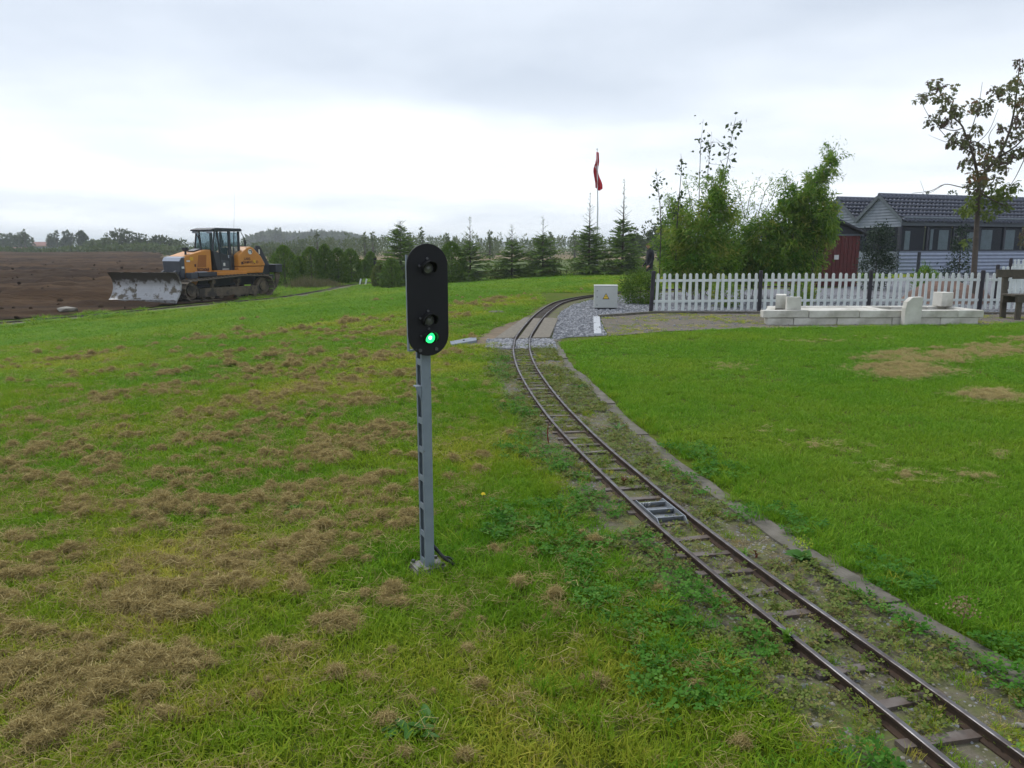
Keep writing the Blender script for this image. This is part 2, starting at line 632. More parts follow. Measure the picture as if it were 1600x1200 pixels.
mat("track_mud", (0.085, 0.066, 0.046), 0.85, (0.140, 0.112, 0.076), scale=4, bump=0.7, bscale=14, bdist=0.03,
    col3=(0.036, 0.030, 0.025), scale3=2.2, lo3=0.48, hi3=0.62)
mat("track_shoe", (0.150, 0.122, 0.090), 0.75, (0.075, 0.060, 0.045), scale=6, bump=0.5, bdist=0.01)
mat("blade_steel", (0.36, 0.36, 0.37), 0.5, (0.46, 0.465, 0.48), scale=2.6, metal=0.25, spec=0.5, lo=0.3, hi=0.7,
    col3=(0.105, 0.085, 0.058), scale3=2.6, lo3=0.53, hi3=0.62)
mat("blade_edge", (0.46, 0.46, 0.47), 0.5, (0.15, 0.12, 0.10), scale=4.5, metal=0.25, lo=0.45, hi=0.68)
mat("decal_red", (0.055, 0.008, 0.008), 0.5)
mat("decal_yellow", (0.62, 0.36, 0.02), 0.5)
mat("decal_pale", (0.62, 0.62, 0.60), 0.5)
mat("bark", (0.105, 0.082, 0.066), 0.9, (0.070, 0.055, 0.046), scale=9, bump=0.5, bdist=0.01)
mat("twig", (0.075, 0.062, 0.060), 0.9)
mat("pole_white", (0.72, 0.74, 0.76), 0.5)
mat("flag_red", (0.56, 0.014, 0.032), 0.75)
mat("flag_white", (0.72, 0.72, 0.74), 0.75)
mat("jacket_dark", (0.012, 0.012, 0.018), 0.8, (0.020, 0.020, 0.028), scale=14)
mat("trousers_dark", (0.017, 0.017, 0.024), 0.85)
mat("skin", (0.42, 0.22, 0.16), 0.55)
mat("cap_dark", (0.030, 0.010, 0.012), 0.8)
mat("hair_grey", (0.18, 0.16, 0.15), 0.9)
mat("shoe_dark", (0.02, 0.018, 0.017), 0.6)
mat("far_white", (0.52, 0.53, 0.53), 0.8)
mat("far_tan", (0.38, 0.30, 0.19), 0.8)
mat("far_roof_red", (0.20, 0.085, 0.065), 0.8)
mat("far_roof_grey", (0.17, 0.18, 0.20), 0.8)
mat("far_window", (0.05, 0.06, 0.08), 0.3)
mat("mound_earth", (0.20, 0.125, 0.095), 0.95, (0.13, 0.085, 0.07), scale=5, bump=0.9, bscale=25, bdist=0.03)
mat("stone_pale", (0.30, 0.28, 0.24), 0.85, (0.20, 0.185, 0.16), scale=20)
mat("stone_grey", (0.16, 0.165, 0.18), 0.75, (0.24, 0.245, 0.26), scale=9)
mat("stone_light", (0.36, 0.365, 0.38), 0.75, (0.28, 0.285, 0.30), scale=9)
mat("flower_yellow", (0.72, 0.55, 0.02), 0.6)

GL = [(0.74, 0.90, 0.8), (1.0, 1.0, 1.0), (1.38, 1.06, 1.2), (2.1, 1.20, 2.4), (3.0, 1.50, 5.0)]
leaf_mat("grass_blade", [(0.102, 0.232, 0.010), (0.165, 0.318, 0.015), (0.250, 0.385, 0.030)], 0.40, 0.65, 0.12, inst='dry', instcols=GL)
leaf_mat("lawn_blade", [(0.102, 0.238, 0.012), (0.162, 0.326, 0.018), (0.245, 0.400, 0.036)], 0.40, 0.65, 0.12, inst='dry', instcols=GL)
leaf_mat("hay_strand", [(0.160, 0.120, 0.044), (0.395, 0.308, 0.128), (0.650, 0.530, 0.250)], 0.25, 0.8, 0.1)
leaf_mat("hay_pale_strand", [(0.280, 0.225, 0.085), (0.480, 0.395, 0.175), (0.640, 0.540, 0.270)], 0.25, 0.8, 0.1)
leaf_mat("clover_leaf", [(0.046, 0.155, 0.014), (0.080, 0.220, 0.022), (0.140, 0.290, 0.045)], 0.40, 0.6, 0.12)
leaf_mat("weed_leaf", [(0.095, 0.160, 0.022), (0.150, 0.200, 0.036), (0.230, 0.200, 0.065)], 0.3, 0.6)
leaf_mat("bright_leaf", [(0.085, 0.200, 0.022), (0.125, 0.260, 0.030), (0.170, 0.310, 0.040)], 0.35, 0.4)
leaf_mat("rosette_leaf", [(0.040, 0.125, 0.018), (0.060, 0.165, 0.024), (0.090, 0.200, 0.040)], 0.35, 0.5, 0.15)
leaf_mat("lime_leaf", [(0.28, 0.36, 0.03), (0.36, 0.44, 0.05), (0.42, 0.46, 0.06)], 0.4, 0.5)
leaf_mat("dry_leaf", [(0.20, 0.15, 0.07), (0.27, 0.21, 0.10), (0.35, 0.29, 0.16)], 0.3, 0.7)
leaf_mat("red_leaf", [(0.22, 0.03, 0.025), (0.17, 0.06, 0.03), (0.10, 0.11, 0.03)], 0.3, 0.5)
leaf_mat("thuja_leaf", [(0.055, 0.115, 0.012), (0.100, 0.180, 0.019), (0.165, 0.240, 0.030)], 0.2, 0.6)
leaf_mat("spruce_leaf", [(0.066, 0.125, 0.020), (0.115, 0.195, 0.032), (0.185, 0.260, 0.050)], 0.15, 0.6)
leaf_mat("bamboo_leaf", [(0.070, 0.165, 0.016), (0.135, 0.255, 0.028), (0.215, 0.330, 0.046), (0.300, 0.325, 0.060)], 0.45, 0.5)
leaf_mat("poplar_leaf", [(0.040, 0.070, 0.026), (0.060, 0.095, 0.035), (0.085, 0.11, 0.045)], 0.3, 0.5)
leaf_mat("oak_leaf", [(0.105, 0.066, 0.056), (0.100, 0.108, 0.044), (0.130, 0.150, 0.048), (0.195, 0.108, 0.048)], 0.45, 0.5)
leaf_mat("green_oak_leaf", [(0.075, 0.110, 0.020), (0.125, 0.175, 0.028), (0.180, 0.215, 0.036)], 0.35, 0.5)
leaf_mat("holly_leaf", [(0.018, 0.034, 0.020), (0.030, 0.052, 0.030), (0.050, 0.075, 0.045)], 0.15, 0.5)
leaf_mat("far_leaf", [(0.036, 0.060, 0.018), (0.055, 0.085, 0.022), (0.085, 0.115, 0.030)], 0.15, 0.7)
leaf_mat("young_leaf", [(0.062, 0.100, 0.026), (0.095, 0.135, 0.036), (0.135, 0.160, 0.050)], 0.2, 0.7)
leaf_mat("pale_shrub_leaf", [(0.080, 0.125, 0.026), (0.125, 0.165, 0.036), (0.20, 0.22, 0.065)], 0.3, 0.6)
leaf_mat("seed_grass", [(0.085, 0.100, 0.035), (0.140, 0.135, 0.062), (0.200, 0.175, 0.090)], 0.3, 0.7)


def emit_mat(name, col, strength):
    m = bpy.data.materials.new(name)
    m.use_nodes = True
    b = m.node_tree.nodes["Principled BSDF"]
    b.inputs["Base Color"].default_value = (*[c * 0.3 for c in col], 1)
    b.inputs["Emission Color"].default_value = (*col, 1)
    b.inputs["Emission Strength"].default_value = strength
    MATS[name] = m


emit_mat("green_light", (0.02, 1.0, 0.18), 1.6)
emit_mat("green_core", (0.45, 1.0, 0.62), 3.0)


def glass_mat(name, tint, mixf, rough=0.05):
    m = bpy.data.materials.new(name)
    m.use_nodes = True
    t = m.node_tree
    b = t.nodes["Principled BSDF"]
    b.inputs["Base Color"].default_value = (*tint, 1)
    b.inputs["Roughness"].default_value = rough
    b.inputs["Specular IOR Level"].default_value = 0.35
    tr = t.nodes.new("ShaderNodeBsdfTransparent")
    tr.inputs["Color"].default_value = (0.80, 0.86, 0.88, 1)
    ms = t.nodes.new("ShaderNodeMixShader")
    ms.inputs[0].default_value = mixf
    t.links.new(tr.outputs[0], ms.inputs[1])
    t.links.new(b.outputs[0], ms.inputs[2])
    t.links.new(ms.outputs[0], t.nodes["Material Output"].inputs["Surface"])
    MATS[name] = m


glass_mat("cab_glass", (0.10, 0.16, 0.17), 0.16)
glass_mat("hall_glass", (0.020, 0.026, 0.042), 0.20)


def blade_material():
    """Polished steel that keeps a crust of dried mud along its upper edge and in blotches."""
    m = MATS["blade_steel"]
    t = m.node_tree
    b = t.nodes["Principled BSDF"]
    src = b.inputs["Base Color"].links[0].from_socket
    tc = [n for n in t.nodes if n.type == 'TEX_COORD'][0]
    sp = t.nodes.new("ShaderNodeSeparateXYZ"); t.links.new(tc.outputs["Object"], sp.inputs[0])
    mr = t.nodes.new("ShaderNodeMapRange"); mr.inputs[1].default_value = 0.55; mr.inputs[2].default_value = 1.45
    t.links.new(sp.outputs["Z"], mr.inputs[0])
    n = t.nodes.new("ShaderNodeTexNoise"); n.inputs["Scale"].default_value = 2.2; n.inputs["Detail"].default_value = 6; n.inputs["Roughness"].default_value = 0.65
    t.links.new(tc.outputs["Object"], n.inputs["Vector"])
    ad = t.nodes.new("ShaderNodeMath"); ad.operation = 'ADD'
    t.links.new(mr.outputs[0], ad.inputs[0]); t.links.new(n.outputs["Fac"], ad.inputs[1])
    r2 = t.nodes.new("ShaderNodeMapRange"); r2.inputs[1].default_value = 0.86; r2.inputs[2].default_value = 1.02
    t.links.new(ad.outputs[0], r2.inputs[0])
    mx = t.nodes.new("ShaderNodeMixRGB"); mx.inputs[2].default_value = (0.078, 0.066, 0.052, 1)
    t.links.new(r2.outputs[0], mx.inputs[0]); t.links.new(src, mx.inputs[1])
    t.links.new(mx.outputs[0], b.inputs["Base Color"])
    rr = t.nodes.new("ShaderNodeMapRange"); rr.inputs[3].default_value = 0.45; rr.inputs[4].default_value = 0.9
    t.links.new(r2.outputs[0], rr.inputs[0]); t.links.new(rr.outputs[0], b.inputs["Roughness"])


blade_material()
M = MATS
stretch("soil", (0.22, 1.0, 1.0))

# ------------------------------------------------------------------ ground
xs = np.concatenate([-np.geomspace(2600, 34, 26), np.arange(-32, 32.1, 0.5), np.geomspace(34, 2600, 26)])
ys = np.concatenate([[-60, -30, -16], np.arange(-8, 70, 0.5), np.geomspace(71, 3600, 40)])
gx, gy = np.meshgrid(xs, ys)
gz = terr(gx, gy)
nx, ny = len(xs), len(ys)
idx = np.arange(nx * ny).reshape(ny, nx)
fc = np.stack([idx[:-1, :-1], idx[:-1, 1:], idx[1:, 1:], idx[1:, :-1]], -1).reshape(-1, 4)
ground = link("ground", np_mesh("ground", np.stack([gx, gy, gz], -1).reshape(-1, 3), fc, M["turf"], smooth=True))
tag(ground, kind="structure")

CENTRE = spline([(2.15, -1.5), (1.90, 0.0), (1.70, 1.0), (1.465, 2.1), (1.285, 2.8), (1.11, 3.45), (0.93, 4.22), (0.765, 5.08), (0.62, 5.89), (0.465, 6.94),
                 (0.33, 8.14), (0.21, 9.62), (0.155, 11.0), (0.155, 12.2), (0.225, 13.7), (0.525, 16.7), (0.83, 19.0), (1.30, 21.65), (1.94, 23.55), (2.78, 25.15),
                 (4.2, 27.2), (8.0, 29.8), (13.0, 31.2), (20.0, 31.6)], 0.22)
CL = [tuple(p) for p in CENTRE]
KERB_L = spline([(2.20, 1.0), (2.02, 1.9), (1.87, 2.54), (1.79, 2.83), (1.68, 3.13), (1.60, 3.42), (1.51, 3.72), (1.40, 4.22), (1.26, 5.0), (1.14, 5.77), (1.05, 6.62),
                 (0.98, 7.19), (0.84, 9.06), (0.73, 10.14), (0.68, 11.6), (0.66, 13.2)], 0.3)
T2 = [tuple(gnd(*p)[:2]) for p in ((-330, 536), (-150, 520), (7.5, 505.6), (169, 491.6), (300, 478.5), (430, 466.5), (500, 455.5), (560, 444.5))]
T2 = T2 + [(T2[-1][0] + 4.5, T2[-1][1] + 9), (T2[-1][0] + 12, T2[-1][1] + 16)]
T2S = spline(T2, 0.5)
T2L = [tuple(p) for p in T2S]
lawn_front = [gnd(*p) for p in ((868, 537), (940, 530), (1010, 523), (1200, 511), (1545, 508), (1600, 504), (1900, 498))]
LFX = np.array([p.x for p in lawn_front]); LFY = np.array([p.y for p in lawn_front])
YARD = [(0.70, 13.15), (0.92, 16.5), (1.22, 19.0), (1.72, 21.4), (2.40, 23.2), (3.3, 24.9), (4.7, 26.6), (8.3, 28.9), (13, 30.2), (16, 36), (40, 60), (60, 60), (60, 17.6),
        (13.5, 17.9), (3.4, 18.55), (1.98, 17.45), (1.72, 13.9), (1.0, 13.6)]
PATH = [(1.74, 13.75), (2.00, 17.42), (3.4, 18.50), (13.5, 18.15), (40, 18.3), (40, 16.6), (11.0, 16.35), (9.9, 15.85), (5.2, 15.1), (3.0, 14.6)]
CROSS = [(-0.28, 13.05), (0.36, 17.3), (1.02, 17.0), (0.70, 13.9), (0.62, 13.2)]
SANDY = [tuple(gnd(*p)[:2]) for p in ((722, 541), (770, 515), (800, 503), (826, 499), (776, 533), (760, 541))]


def flat_sheet(name, poly, dz, m, kind="structure", parent=None):
    bm = bmesh.new()
    vv = [bm.verts.new((p[0], p[1], tz(p[0], p[1]) + dz)) for p in poly]
    bm.faces.new(vv)
    bmesh.ops.triangulate(bm, faces=bm.faces)
    bmesh.ops.recalc_face_normals(bm, faces=bm.faces)
    for f in bm.faces:
        if f.normal.z < 0: f.normal_flip()
    me = bpy.data.meshes.new(name)
    bm.to_mesh(me); bm.free()
    me.materials.append(m)
    return tag(link(name, me, parent), kind=kind)


def strip(name, line, a, b, dz, m, wob=0.0, kind="structure"):
    """Band along a line between offsets a (left) and b (right), following the ground."""
    line = np.asarray(line)[:, :2]
    d = np.gradient(line, axis=0)
    d /= np.linalg.norm(d, axis=1)[:, None]
    nrm = np.stack([-d[:, 1], d[:, 0]], 1)
    n = len(line)
    wa = a + wob * (fbm(np.arange(n) * 0.45, np.zeros(n), 5) - 0.5) * 2
    wb = b + wob * (fbm(np.arange(n) * 0.45, np.ones(n) * 7, 9) - 0.5) * 2
    K = 6
    vv = []
    for k in range(K + 1):
        o = wa + (wb - wa) * k / K
        p = line + nrm * o[:, None]
        vv.append(np.stack([p[:, 0], p[:, 1], terr(p[:, 0], p[:, 1]) + dz], 1))
    vv = np.stack(vv, 1)
    ii = np.arange(n * (K + 1)).reshape(n, K + 1)
    f = np.stack([ii[:-1, :-1], ii[:-1, 1:], ii[1:, 1:], ii[1:, :-1]], -1).reshape(-1, 4)
    me = np_mesh(name, vv.reshape(-1, 3), f[:, ::-1], m, smooth=True)
    o = link(name, me)
    return tag(o, kind=kind)


strip("track_bed", CENTRE[CENTRE[:, 1] < 13.4], 0.52, -0.62, 0.004, M["ballast_dirt"], wob=0.10)
strip("track_bed", CENTRE[CENTRE[:, 1] > 16.8], 0.30, -0.40, 0.004, M["ballast_dirt"], wob=0.05)
flat_sheet("gravel_yard", YARD, 0.008, M["grey_gravel"])
flat_sheet("footpath", PATH, 0.012, M["path_dirt"])
flat_sheet("sandy_path", SANDY, 0.008, M["sandy_path"])
flat_sheet("track_crossing_gravel", [(-0.42, 12.15), (-0.42, 13.05), (-0.24, 13.15), (0.64, 13.25), (0.70, 12.7), (0.66, 12.1)], 0.010, M["grey_gravel"])
strip("siding_bed", T2S, 0.25, -0.75, 0.02, M["path_dirt"], wob=0.2)

# far fields
fy = np.geomspace(105, 330, 8)
flat_sheet("stubble_field", [(-70, 118), (420, 118), (900, 330), (-160, 330)], 0.10, M["stubble"])
flat_sheet("meadow", [(-60, 62), (60, 62), (160, 117), (-68, 117)], 0.05, M["far_meadow"])

# ploughed field: real ridges and clods
FIELD = [(T2L[0][0] - 60, T2L[0][1] - 8)] + [(p[0] - 0.75, p[1] + 0.35) for p in T2L if p[1] < 33.5] + [(-14.6, 38), (-19.5, 48), (-28, 64), (-70, 156), (-260, 156), (-260, 14)]
fx_ = np.concatenate([-np.geomspace(260, 62, 40), np.arange(-61, -8, 0.35)])
fy_ = np.concatenate([np.arange(12, 62, 0.35), np.geomspace(62.4, 156, 90)])
FX, FY = np.meshgrid(fx_, fy_)
ridge = 0.17 * np.sin(FY * 1.6 + 5 * fbm(FX * 0.06, FY * 0.1, 33, 2)) * (FY < 75) + 0.16 * (fbm(FX * 0.05 + FY * 0.03, FY * 0.22, 31, 3) - 0.5) * 2 * 1.7
FZ = terr(FX, FY) + 0.10 + ridge + 0.40 * (fbm(FX * 0.9, FY * 0.9, 41, 4) - 0.5) + 0.26 * (fbm(FX * 2.6, FY * 2.6, 43, 2) - 0.5) \
    + 0.9 * sstep(60, 140, FY) + 0.35 * sstep(35, 60, FY) * (fbm(FX * 0.02, FY * 0.06, 47, 3))
msk = inside(FX, FY, FIELD)
edge = polydist(FX, FY, T2L)[0]
FZ = np.where(edge < 3, terr(FX, FY) + (FZ - terr(FX, FY)) * np.clip(edge / 3, 0.1, 1), FZ)
FZ = np.maximum(FZ, terr(FX, FY) + 0.03)
fi = np.arange(FX.size).reshape(FX.shape)
cell = msk[:-1, :-1] & msk[:-1, 1:] & msk[1:, 1:] & msk[1:, :-1]
ff = np.stack([fi[:-1, :-1], fi[:-1, 1:], fi[1:, 1:], fi[1:, :-1]], -1)[cell]
used, inv = np.unique(ff, return_inverse=True)
pv = np.stack([FX, FY, FZ], -1).reshape(-1, 3)[used]
tag(link("ploughed_field", np_mesh("ploughed_field", pv, inv.reshape(ff.shape), M["soil"], smooth=True)), kind="structure")


# ------------------------------------------------------------------ railway track
def rail_mesh(line, off, name, z0=0.004, h=0.050, head=0.022, foot=0.044):
    line = np.asarray(line)[:, :2]
    d = np.gradient(line, axis=0)
    d /= np.linalg.norm(d, axis=1)[:, None]
    nrm = np.stack([-d[:, 1], d[:, 0]], 1)
    prof = [(-foot / 2, 0), (-foot / 2, 0.006), (-0.006, 0.014), (-0.006, h - 0.016), (-head / 2, h - 0.012), (-head / 2, h - 0.002), (-head / 2 + 0.003, h),
            (head / 2 - 0.003, h), (head / 2, h - 0.002), (head / 2, h - 0.012), (0.006, h - 0.016), (0.006, 0.014), (foot / 2, 0.006), (foot / 2, 0)]
    n, k = len(line), len(prof)
    vv = np.zeros((n, k, 3))
    wig = 0.006 * (fbm(np.arange(n) * 0.3, np.zeros(n) + off * 10, 3) - 0.5)
    for j, (a, b) in enumerate(prof):
        p = line + nrm * (off + a + wig)[:, None]
        vv[:, j] = np.stack([p[:, 0], p[:, 1], terr(p[:, 0], p[:, 1]) + z0 + b], 1)
    mb = MB()
    ii = np.arange(n * k).reshape(n, k)
    fs_, mi = [], []
    for i in range(n - 1):
        for j in range(k - 1):
            fs_.append((ii[i, j], ii[i, j + 1], ii[i + 1, j + 1], ii[i + 1, j]))
            mi.append(1 if j in (5, 6, 7) else 0)
    mb.v = [tuple(v) for v in vv.reshape(-1, 3)]
    mb.f = [tuple(int(q) for q in f) for f in fs_]
    mb.mi = mi
    mb.f.append(tuple(int(q) for q in ii[0, ::-1])); mb.mi.append(0)
    mb.f.append(tuple(int(q) for q in ii[-1])); mb.mi.append(0)
    return mb


def make_track(line, gauge, label, pitch, keep, name="railway_track", small=False):
    t = empty(name, (0, 0, 0), 0, label, "railway track")
    for s_ in (1, -1):
        rail_mesh(line, s_ * gauge / 2, "rail").build("rail", [M["rail_side"], M["rail_top"]], t)
    seg = np.linalg.norm(np.diff(line[:, :2], axis=0), axis=1)
    cum = np.concatenate([[0], np.cumsum(seg)])
    me = MB().box((0, 0, 0), (gauge + 0.11, 0.046, 0.016)).mesh("sleeper", M["sleeper_steel"])
    s_ = 0.1
    while s_ < cum[-1]:
        x = np.interp(s_, cum, line[:, 0]); y = np.interp(s_, cum, line[:, 1])
        x2 = np.interp(s_ + 0.1, cum, line[:, 0]); y2 = np.interp(s_ + 0.1, cum, line[:, 1])
        if keep(x, y):
            a = math.atan2(y2 - y, x2 - x) - math.pi / 2 + random.gauss(0, 0.025)
            link("sleeper", me, t, (x, y, tz(x, y) + 0.0100 + random.uniform(-0.003, 0.004)), (random.gauss(0, 0.03), random.gauss(0, 0.02), a))
        s_ += pitch * random.uniform(0.93, 1.07)
    return t


make_track(CENTRE[CENTRE[:, 1] < 31.3], 0.25, "miniature railway track curving away past the signal and the crossing", 0.225,
           lambda x, y: 1.5 < y < 12.3 or (16.9 < y < 24))
make_track(T2S[:-8], 0.25, "dark miniature railway track along the ploughed field in front of the bulldozer", 0.5, lambda x, y: False)

# concrete edging beside the near track
edging = empty("concrete_edging", (0, 0, 0), 0, "broken grey concrete edging strip between the track bed and the smooth lawn", "edging")
seg = np.linalg.norm(np.diff(KERB_L, axis=0), axis=1)
cum = np.concatenate([[0], np.cumsum(seg)])
s0 = 0.0
while s0 < cum[-1] - 0.1:
    ln = random.uniform(0.95, 1.3)
    s1 = min(s0 + ln - 0.014, cum[-1])
    q = []
    for s_ in np.linspace(s0, s1, 5) + np.array([0, 1, 0, -1, 0]) * random.uniform(-0.05, 0.05):
        x = np.interp(s_, cum, KERB_L[:, 0]); y = np.interp(s_, cum, KERB_L[:, 1])
        x2 = np.interp(min(s_ + 0.05, cum[-1] + 1), cum, KERB_L[:, 0]); y2 = np.interp(s_ + 0.05, cum, KERB_L[:, 1])
        a = math.atan2(y2 - y, x2 - x) if (abs(x2 - x) + abs(y2 - y)) > 1e-6 else math.pi / 2
        q.append((x, y, a))
    mb = MB()
    w = 0.115
    hgt = 0.012 + random.uniform(-0.007, 0.010)
    vv, fs_ = [], []
    for k, (x, y, a) in enumerate(q):
        nx_, ny_ = math.sin(a), -math.cos(a)
        ja, jb = random.uniform(-0.012, 0.012), random.uniform(-0.022, 0.014)
        for (o, z) in ((ja, -0.05), (ja, hgt - 0.004), (ja + 0.008, hgt), (w - 0.008 + jb, hgt + random.uniform(-0.002, 0.002)), (w + jb, hgt - 0.004), (w + jb, -0.05)):
            vv.append((x + nx_ * o, y + ny_ * o, z))
    for k in range(4):
        for j in range(5):
            a_ = k * 6 + j
            fs_.append((a_, a_ + 1, a_ + 7, a_ + 6))
    fs_.append(tuple(range(5, -1, -1))); fs_.append(tuple(range(24, 30)))
    mb.add(vv, fs_)
    mb.build("slab", M["concrete"], edging)
    s0 += ln

# crossing slabs on both sides of and between the rails
cross = empty("level_crossing", (0, 0, 0), 0, "sandy concrete foot crossing laid between and beside the rails", "crossing")


def cline(y):
    return float(np.interp(y, CENTRE[:, 1], CENTRE[:, 0]))


def slab4(name, pts, top, m, parent, bevel=0.006):
    mb = MB()
    vv = [(p[0], p[1], -0.03) for p in pts] + [(p[0], p[1], top) for p in pts]
    mb.add(vv, [(3, 2, 1, 0), (4, 5, 6, 7), (0, 1, 5, 4), (1, 2, 6, 5), (2, 3, 7, 6), (3, 0, 4, 7)])
    return mb.build(name, m, parent, bevel=bevel)


ya, yb = 13.25, 17.05
slab4("outer_slab", [(-0.30, ya - 0.05), (cline(ya) - 0.16, ya), (cline(yb) - 0.16, yb), (0.28, yb + 0.1)], 0.045, M["aggregate_slab"], cross)
slab4("inner_slab", [(cline(ya) - 0.085, ya), (cline(ya) + 0.085, ya), (cline(yb) + 0.085, yb), (cline(yb) - 0.085, yb)], 0.036, M["aggregate_slab"], cross)
slab4("outer_slab", [(cline(ya) + 0.16, ya), (0.66, ya + 0.1), (1.02, yb - 0.1), (cline(yb) + 0.16, yb)], 0.045, M["aggregate_slab"], cross)


def plank(name, pts, h, m, label, bolt=None):
    mb = MB()
    vv = [(p[0], p[1], 0.0) for p in pts] + [(p[0], p[1], h) for p in pts]
    mb.add(vv, [(3, 2, 1, 0), (4, 5, 6, 7), (0, 1, 5, 4), (1, 2, 6, 5), (2, 3, 7, 6), (3, 0, 4, 7)])
    t = empty(name, (0, 0, 0), 0, label, "plank")
    mb.build("board", m, t, bevel=0.006)
    c = Vector((sum(p[0] for p in pts) / 4, sum(p[1] for p in pts) / 4, h)) if bolt is None else Vector(bolt)
    MB().tube([c - Vector((0, 0, 0.01)), c + Vector((0, 0, 0.012))], 0.02, 10).build("bolt", M["frame_dark"], t)
    return t


plank("threshold_board", [tuple(gnd(*p)[:2]) for p in ((928, 524), (940, 524), (937, 497), (927, 497))], 0.04, M["white_plank"],
      "long pale board lying at the edge of the grey gravel by the path", (1.72, 15.0, 0.04))
plank("threshold_board", [tuple(gnd(*p)[:2]) for p in ((705, 543), (745, 536), (744, 530), (703, 538))], 0.05, M["grey_plank"],
      "short blue grey board lying in the grass at the sandy path", None)

# path edging strip (thin kerb along the gravel) and manhole cover
kb = empty("path_kerb", (0, 0, 0), 0, "thin low concrete kerb between the gravel yard and the trodden path", "kerb")
pp = [(1.98, 17.50), (3.4, 18.52), (6.5, 18.45), (9.6, 18.32), (13.5, 18.2), (18, 18.3)]
for a, b in zip(pp[:-1], pp[1:]):
    d = Vector((b[0] - a[0], b[1] - a[1], 0))
    n_ = max(1, int(d.length / 1.0))
    for k in range(n_):
        c = Vector((a[0], a[1], 0.01)) + d * ((k + 0.5) / n_)
        MB().box((0, 0, 0), (d.length / n_ - 0.012, 0.07, 0.11)).build("kerb_stone", M["concrete"], kb, bevel=0.008, loc=c, rot=(0, 0, math.atan2(d.y, d.x)))
mh = gnd(776, 489)
cover = empty("inspection_cover", mh, 0, "small flat concrete inspection cover lying in the lawn left of the track", "manhole cover")
MB().tube([(0, 0, -0.02), (0, 0, 0.035)], 0.205, 24).build("rim", M["concrete"], cover, bevel=0.008)
MB().tube([(0, 0, 0.02), (0, 0, 0.045)], 0.165, 24).build("lid", M["concrete"], cover, bevel=0.005)
MB().box((0.05, 0, 0.05), (0.06, 0.02, 0.012)).build("handle", M["bolt_grey"], cover)

# ------------------------------------------------------------------ lawn masks
def lawn_parts(x, y):
    """True where grass grows, plus helper distances."""
    dc, sc = polydist(x, y, CL)
    sd = dc * sc                                       # left of the track positive
    kx = np.interp(y, KERB_L[:, 1], KERB_L[:, 0])
    d2, s2 = polydist(x, y, T2L)
    right = (x > kx + 0.15) & (y < 13.3) | ((y >= 13.3) & (x > 0.9))
    okr = right & (y < np.interp(x, LFX, LFY))
    okl = (sd > 0.42) & (y < 31) & ~right
    okl |= (y >= 27) & (sd > 0.30)
    okl &= (s2 * d2 < -0.9)
    bad = inside(x, y, YARD) | inside(x, y, PATH) | inside(x, y, CROSS) | inside(x, y, SANDY)
    bad |= (np.hypot(x - mh.x, y - mh.y) < 0.19) | (np.hypot(x + 0.42, y - 3.69) < 0.115)
    return (okr | okl) & ~bad, okr, sd, s2 * d2


def sample(y0, y1, dens, marg=0.5, xmax=None):
    """Random points over the lawn between two distances, inside the view with a margin on each side."""
    w0, w1 = 0.70 * y0 + marg, 0.70 * y1 + marg
    n = int((w0 + w1) * (y1 - y0) * dens)
    t = rng.random(n)
    y = np.sqrt(y0 ** 2 + t * (y1 ** 2 - y0 ** 2))
    x = (rng.random(n) * 2 - 1) * (0.70 * y + marg)
    return x, y


# grass tufts ---------------------------------------------------------
def grass_tuft(name, n, rad, h, w, lean, m, seed, flat=0.0):
    r = np.random.default_rng(seed)
    a = r.random(n) * 2 * np.pi
    q = np.sqrt(r.random(n)) * rad
    base = np.stack([q * np.cos(a), q * np.sin(a), np.zeros(n)], 1)
    hh = h * (0.45 + 0.75 * r.random(n))
    az = r.random(n) * 2 * np.pi
    ln = np.abs(r.normal(lean, lean * 0.5, n))
    d = np.stack([np.cos(az), np.sin(az), np.zeros(n)], 1)
    side = np.stack([-np.sin(az), np.cos(az), np.zeros(n)], 1)
    tw = r.normal(0, 0.6, n)
    side = side * np.cos(tw)[:, None] + d * np.sin(tw)[:, None]
    ww = w * (0.6 + 0.8 * r.random(n))
    v = np.zeros((n, 7, 3))
    for k, (t, f) in enumerate(((0, 0.8), (0.4, 1.0), (0.75, 0.75))):
        c = base + d * (ln * hh * t ** 1.7)[:, None] + np.array([0, 0, 1]) * (hh * (t - 0.35 * np.clip(ln, 0, 1.2) * t * t))[:, None]
        v[:, 2 * k] = c - side * (ww * f / 2)[:, None]
        v[:, 2 * k + 1] = c + side * (ww * f / 2)[:, None]
    v[:, 6] = base + d * (ln * hh)[:, None] + np.array([0, 0, 1]) * (hh * (1 - 0.35 * np.clip(ln, 0, 1.2)))[:, None]
    o = (np.arange(n) * 7)[:, None]
    f = np.concatenate([o + [0, 1, 3, 2], o + [2, 3, 5, 4], o + [4, 5, 6, 6]])
    tint = np.tile(np.clip(r.normal(0.5, 0.28, n), 0, 1), 3)
    # last face is a triangle: build as degenerate-free mesh through two arrays
    me = bpy.data.meshes.new(name)
    quads = f[:2 * n]; tris = f[2 * n:, :3]
    vv = v.reshape(-1, 3).astype(np.float32)
    me.vertices.add(len(vv)); me.vertices.foreach_set('co', vv.ravel())
    loops = np.concatenate([quads.ravel(), tris.ravel()]).astype(np.int32)
    me.loops.add(len(loops)); me.loops.foreach_set('vertex_index', loops)
    st = np.concatenate([np.arange(2 * n) * 4, 8 * n + np.arange(n) * 3]).astype(np.int32)
    me.polygons.add(3 * n); me.polygons.foreach_set('loop_start', st)
    at_ = me.attributes.new('tint', 'FLOAT', 'FACE'); at_.data.foreach_set('value', tint.astype(np.float32))
    me.materials.append(m)
    me.update(calc_edges=True)
    return me


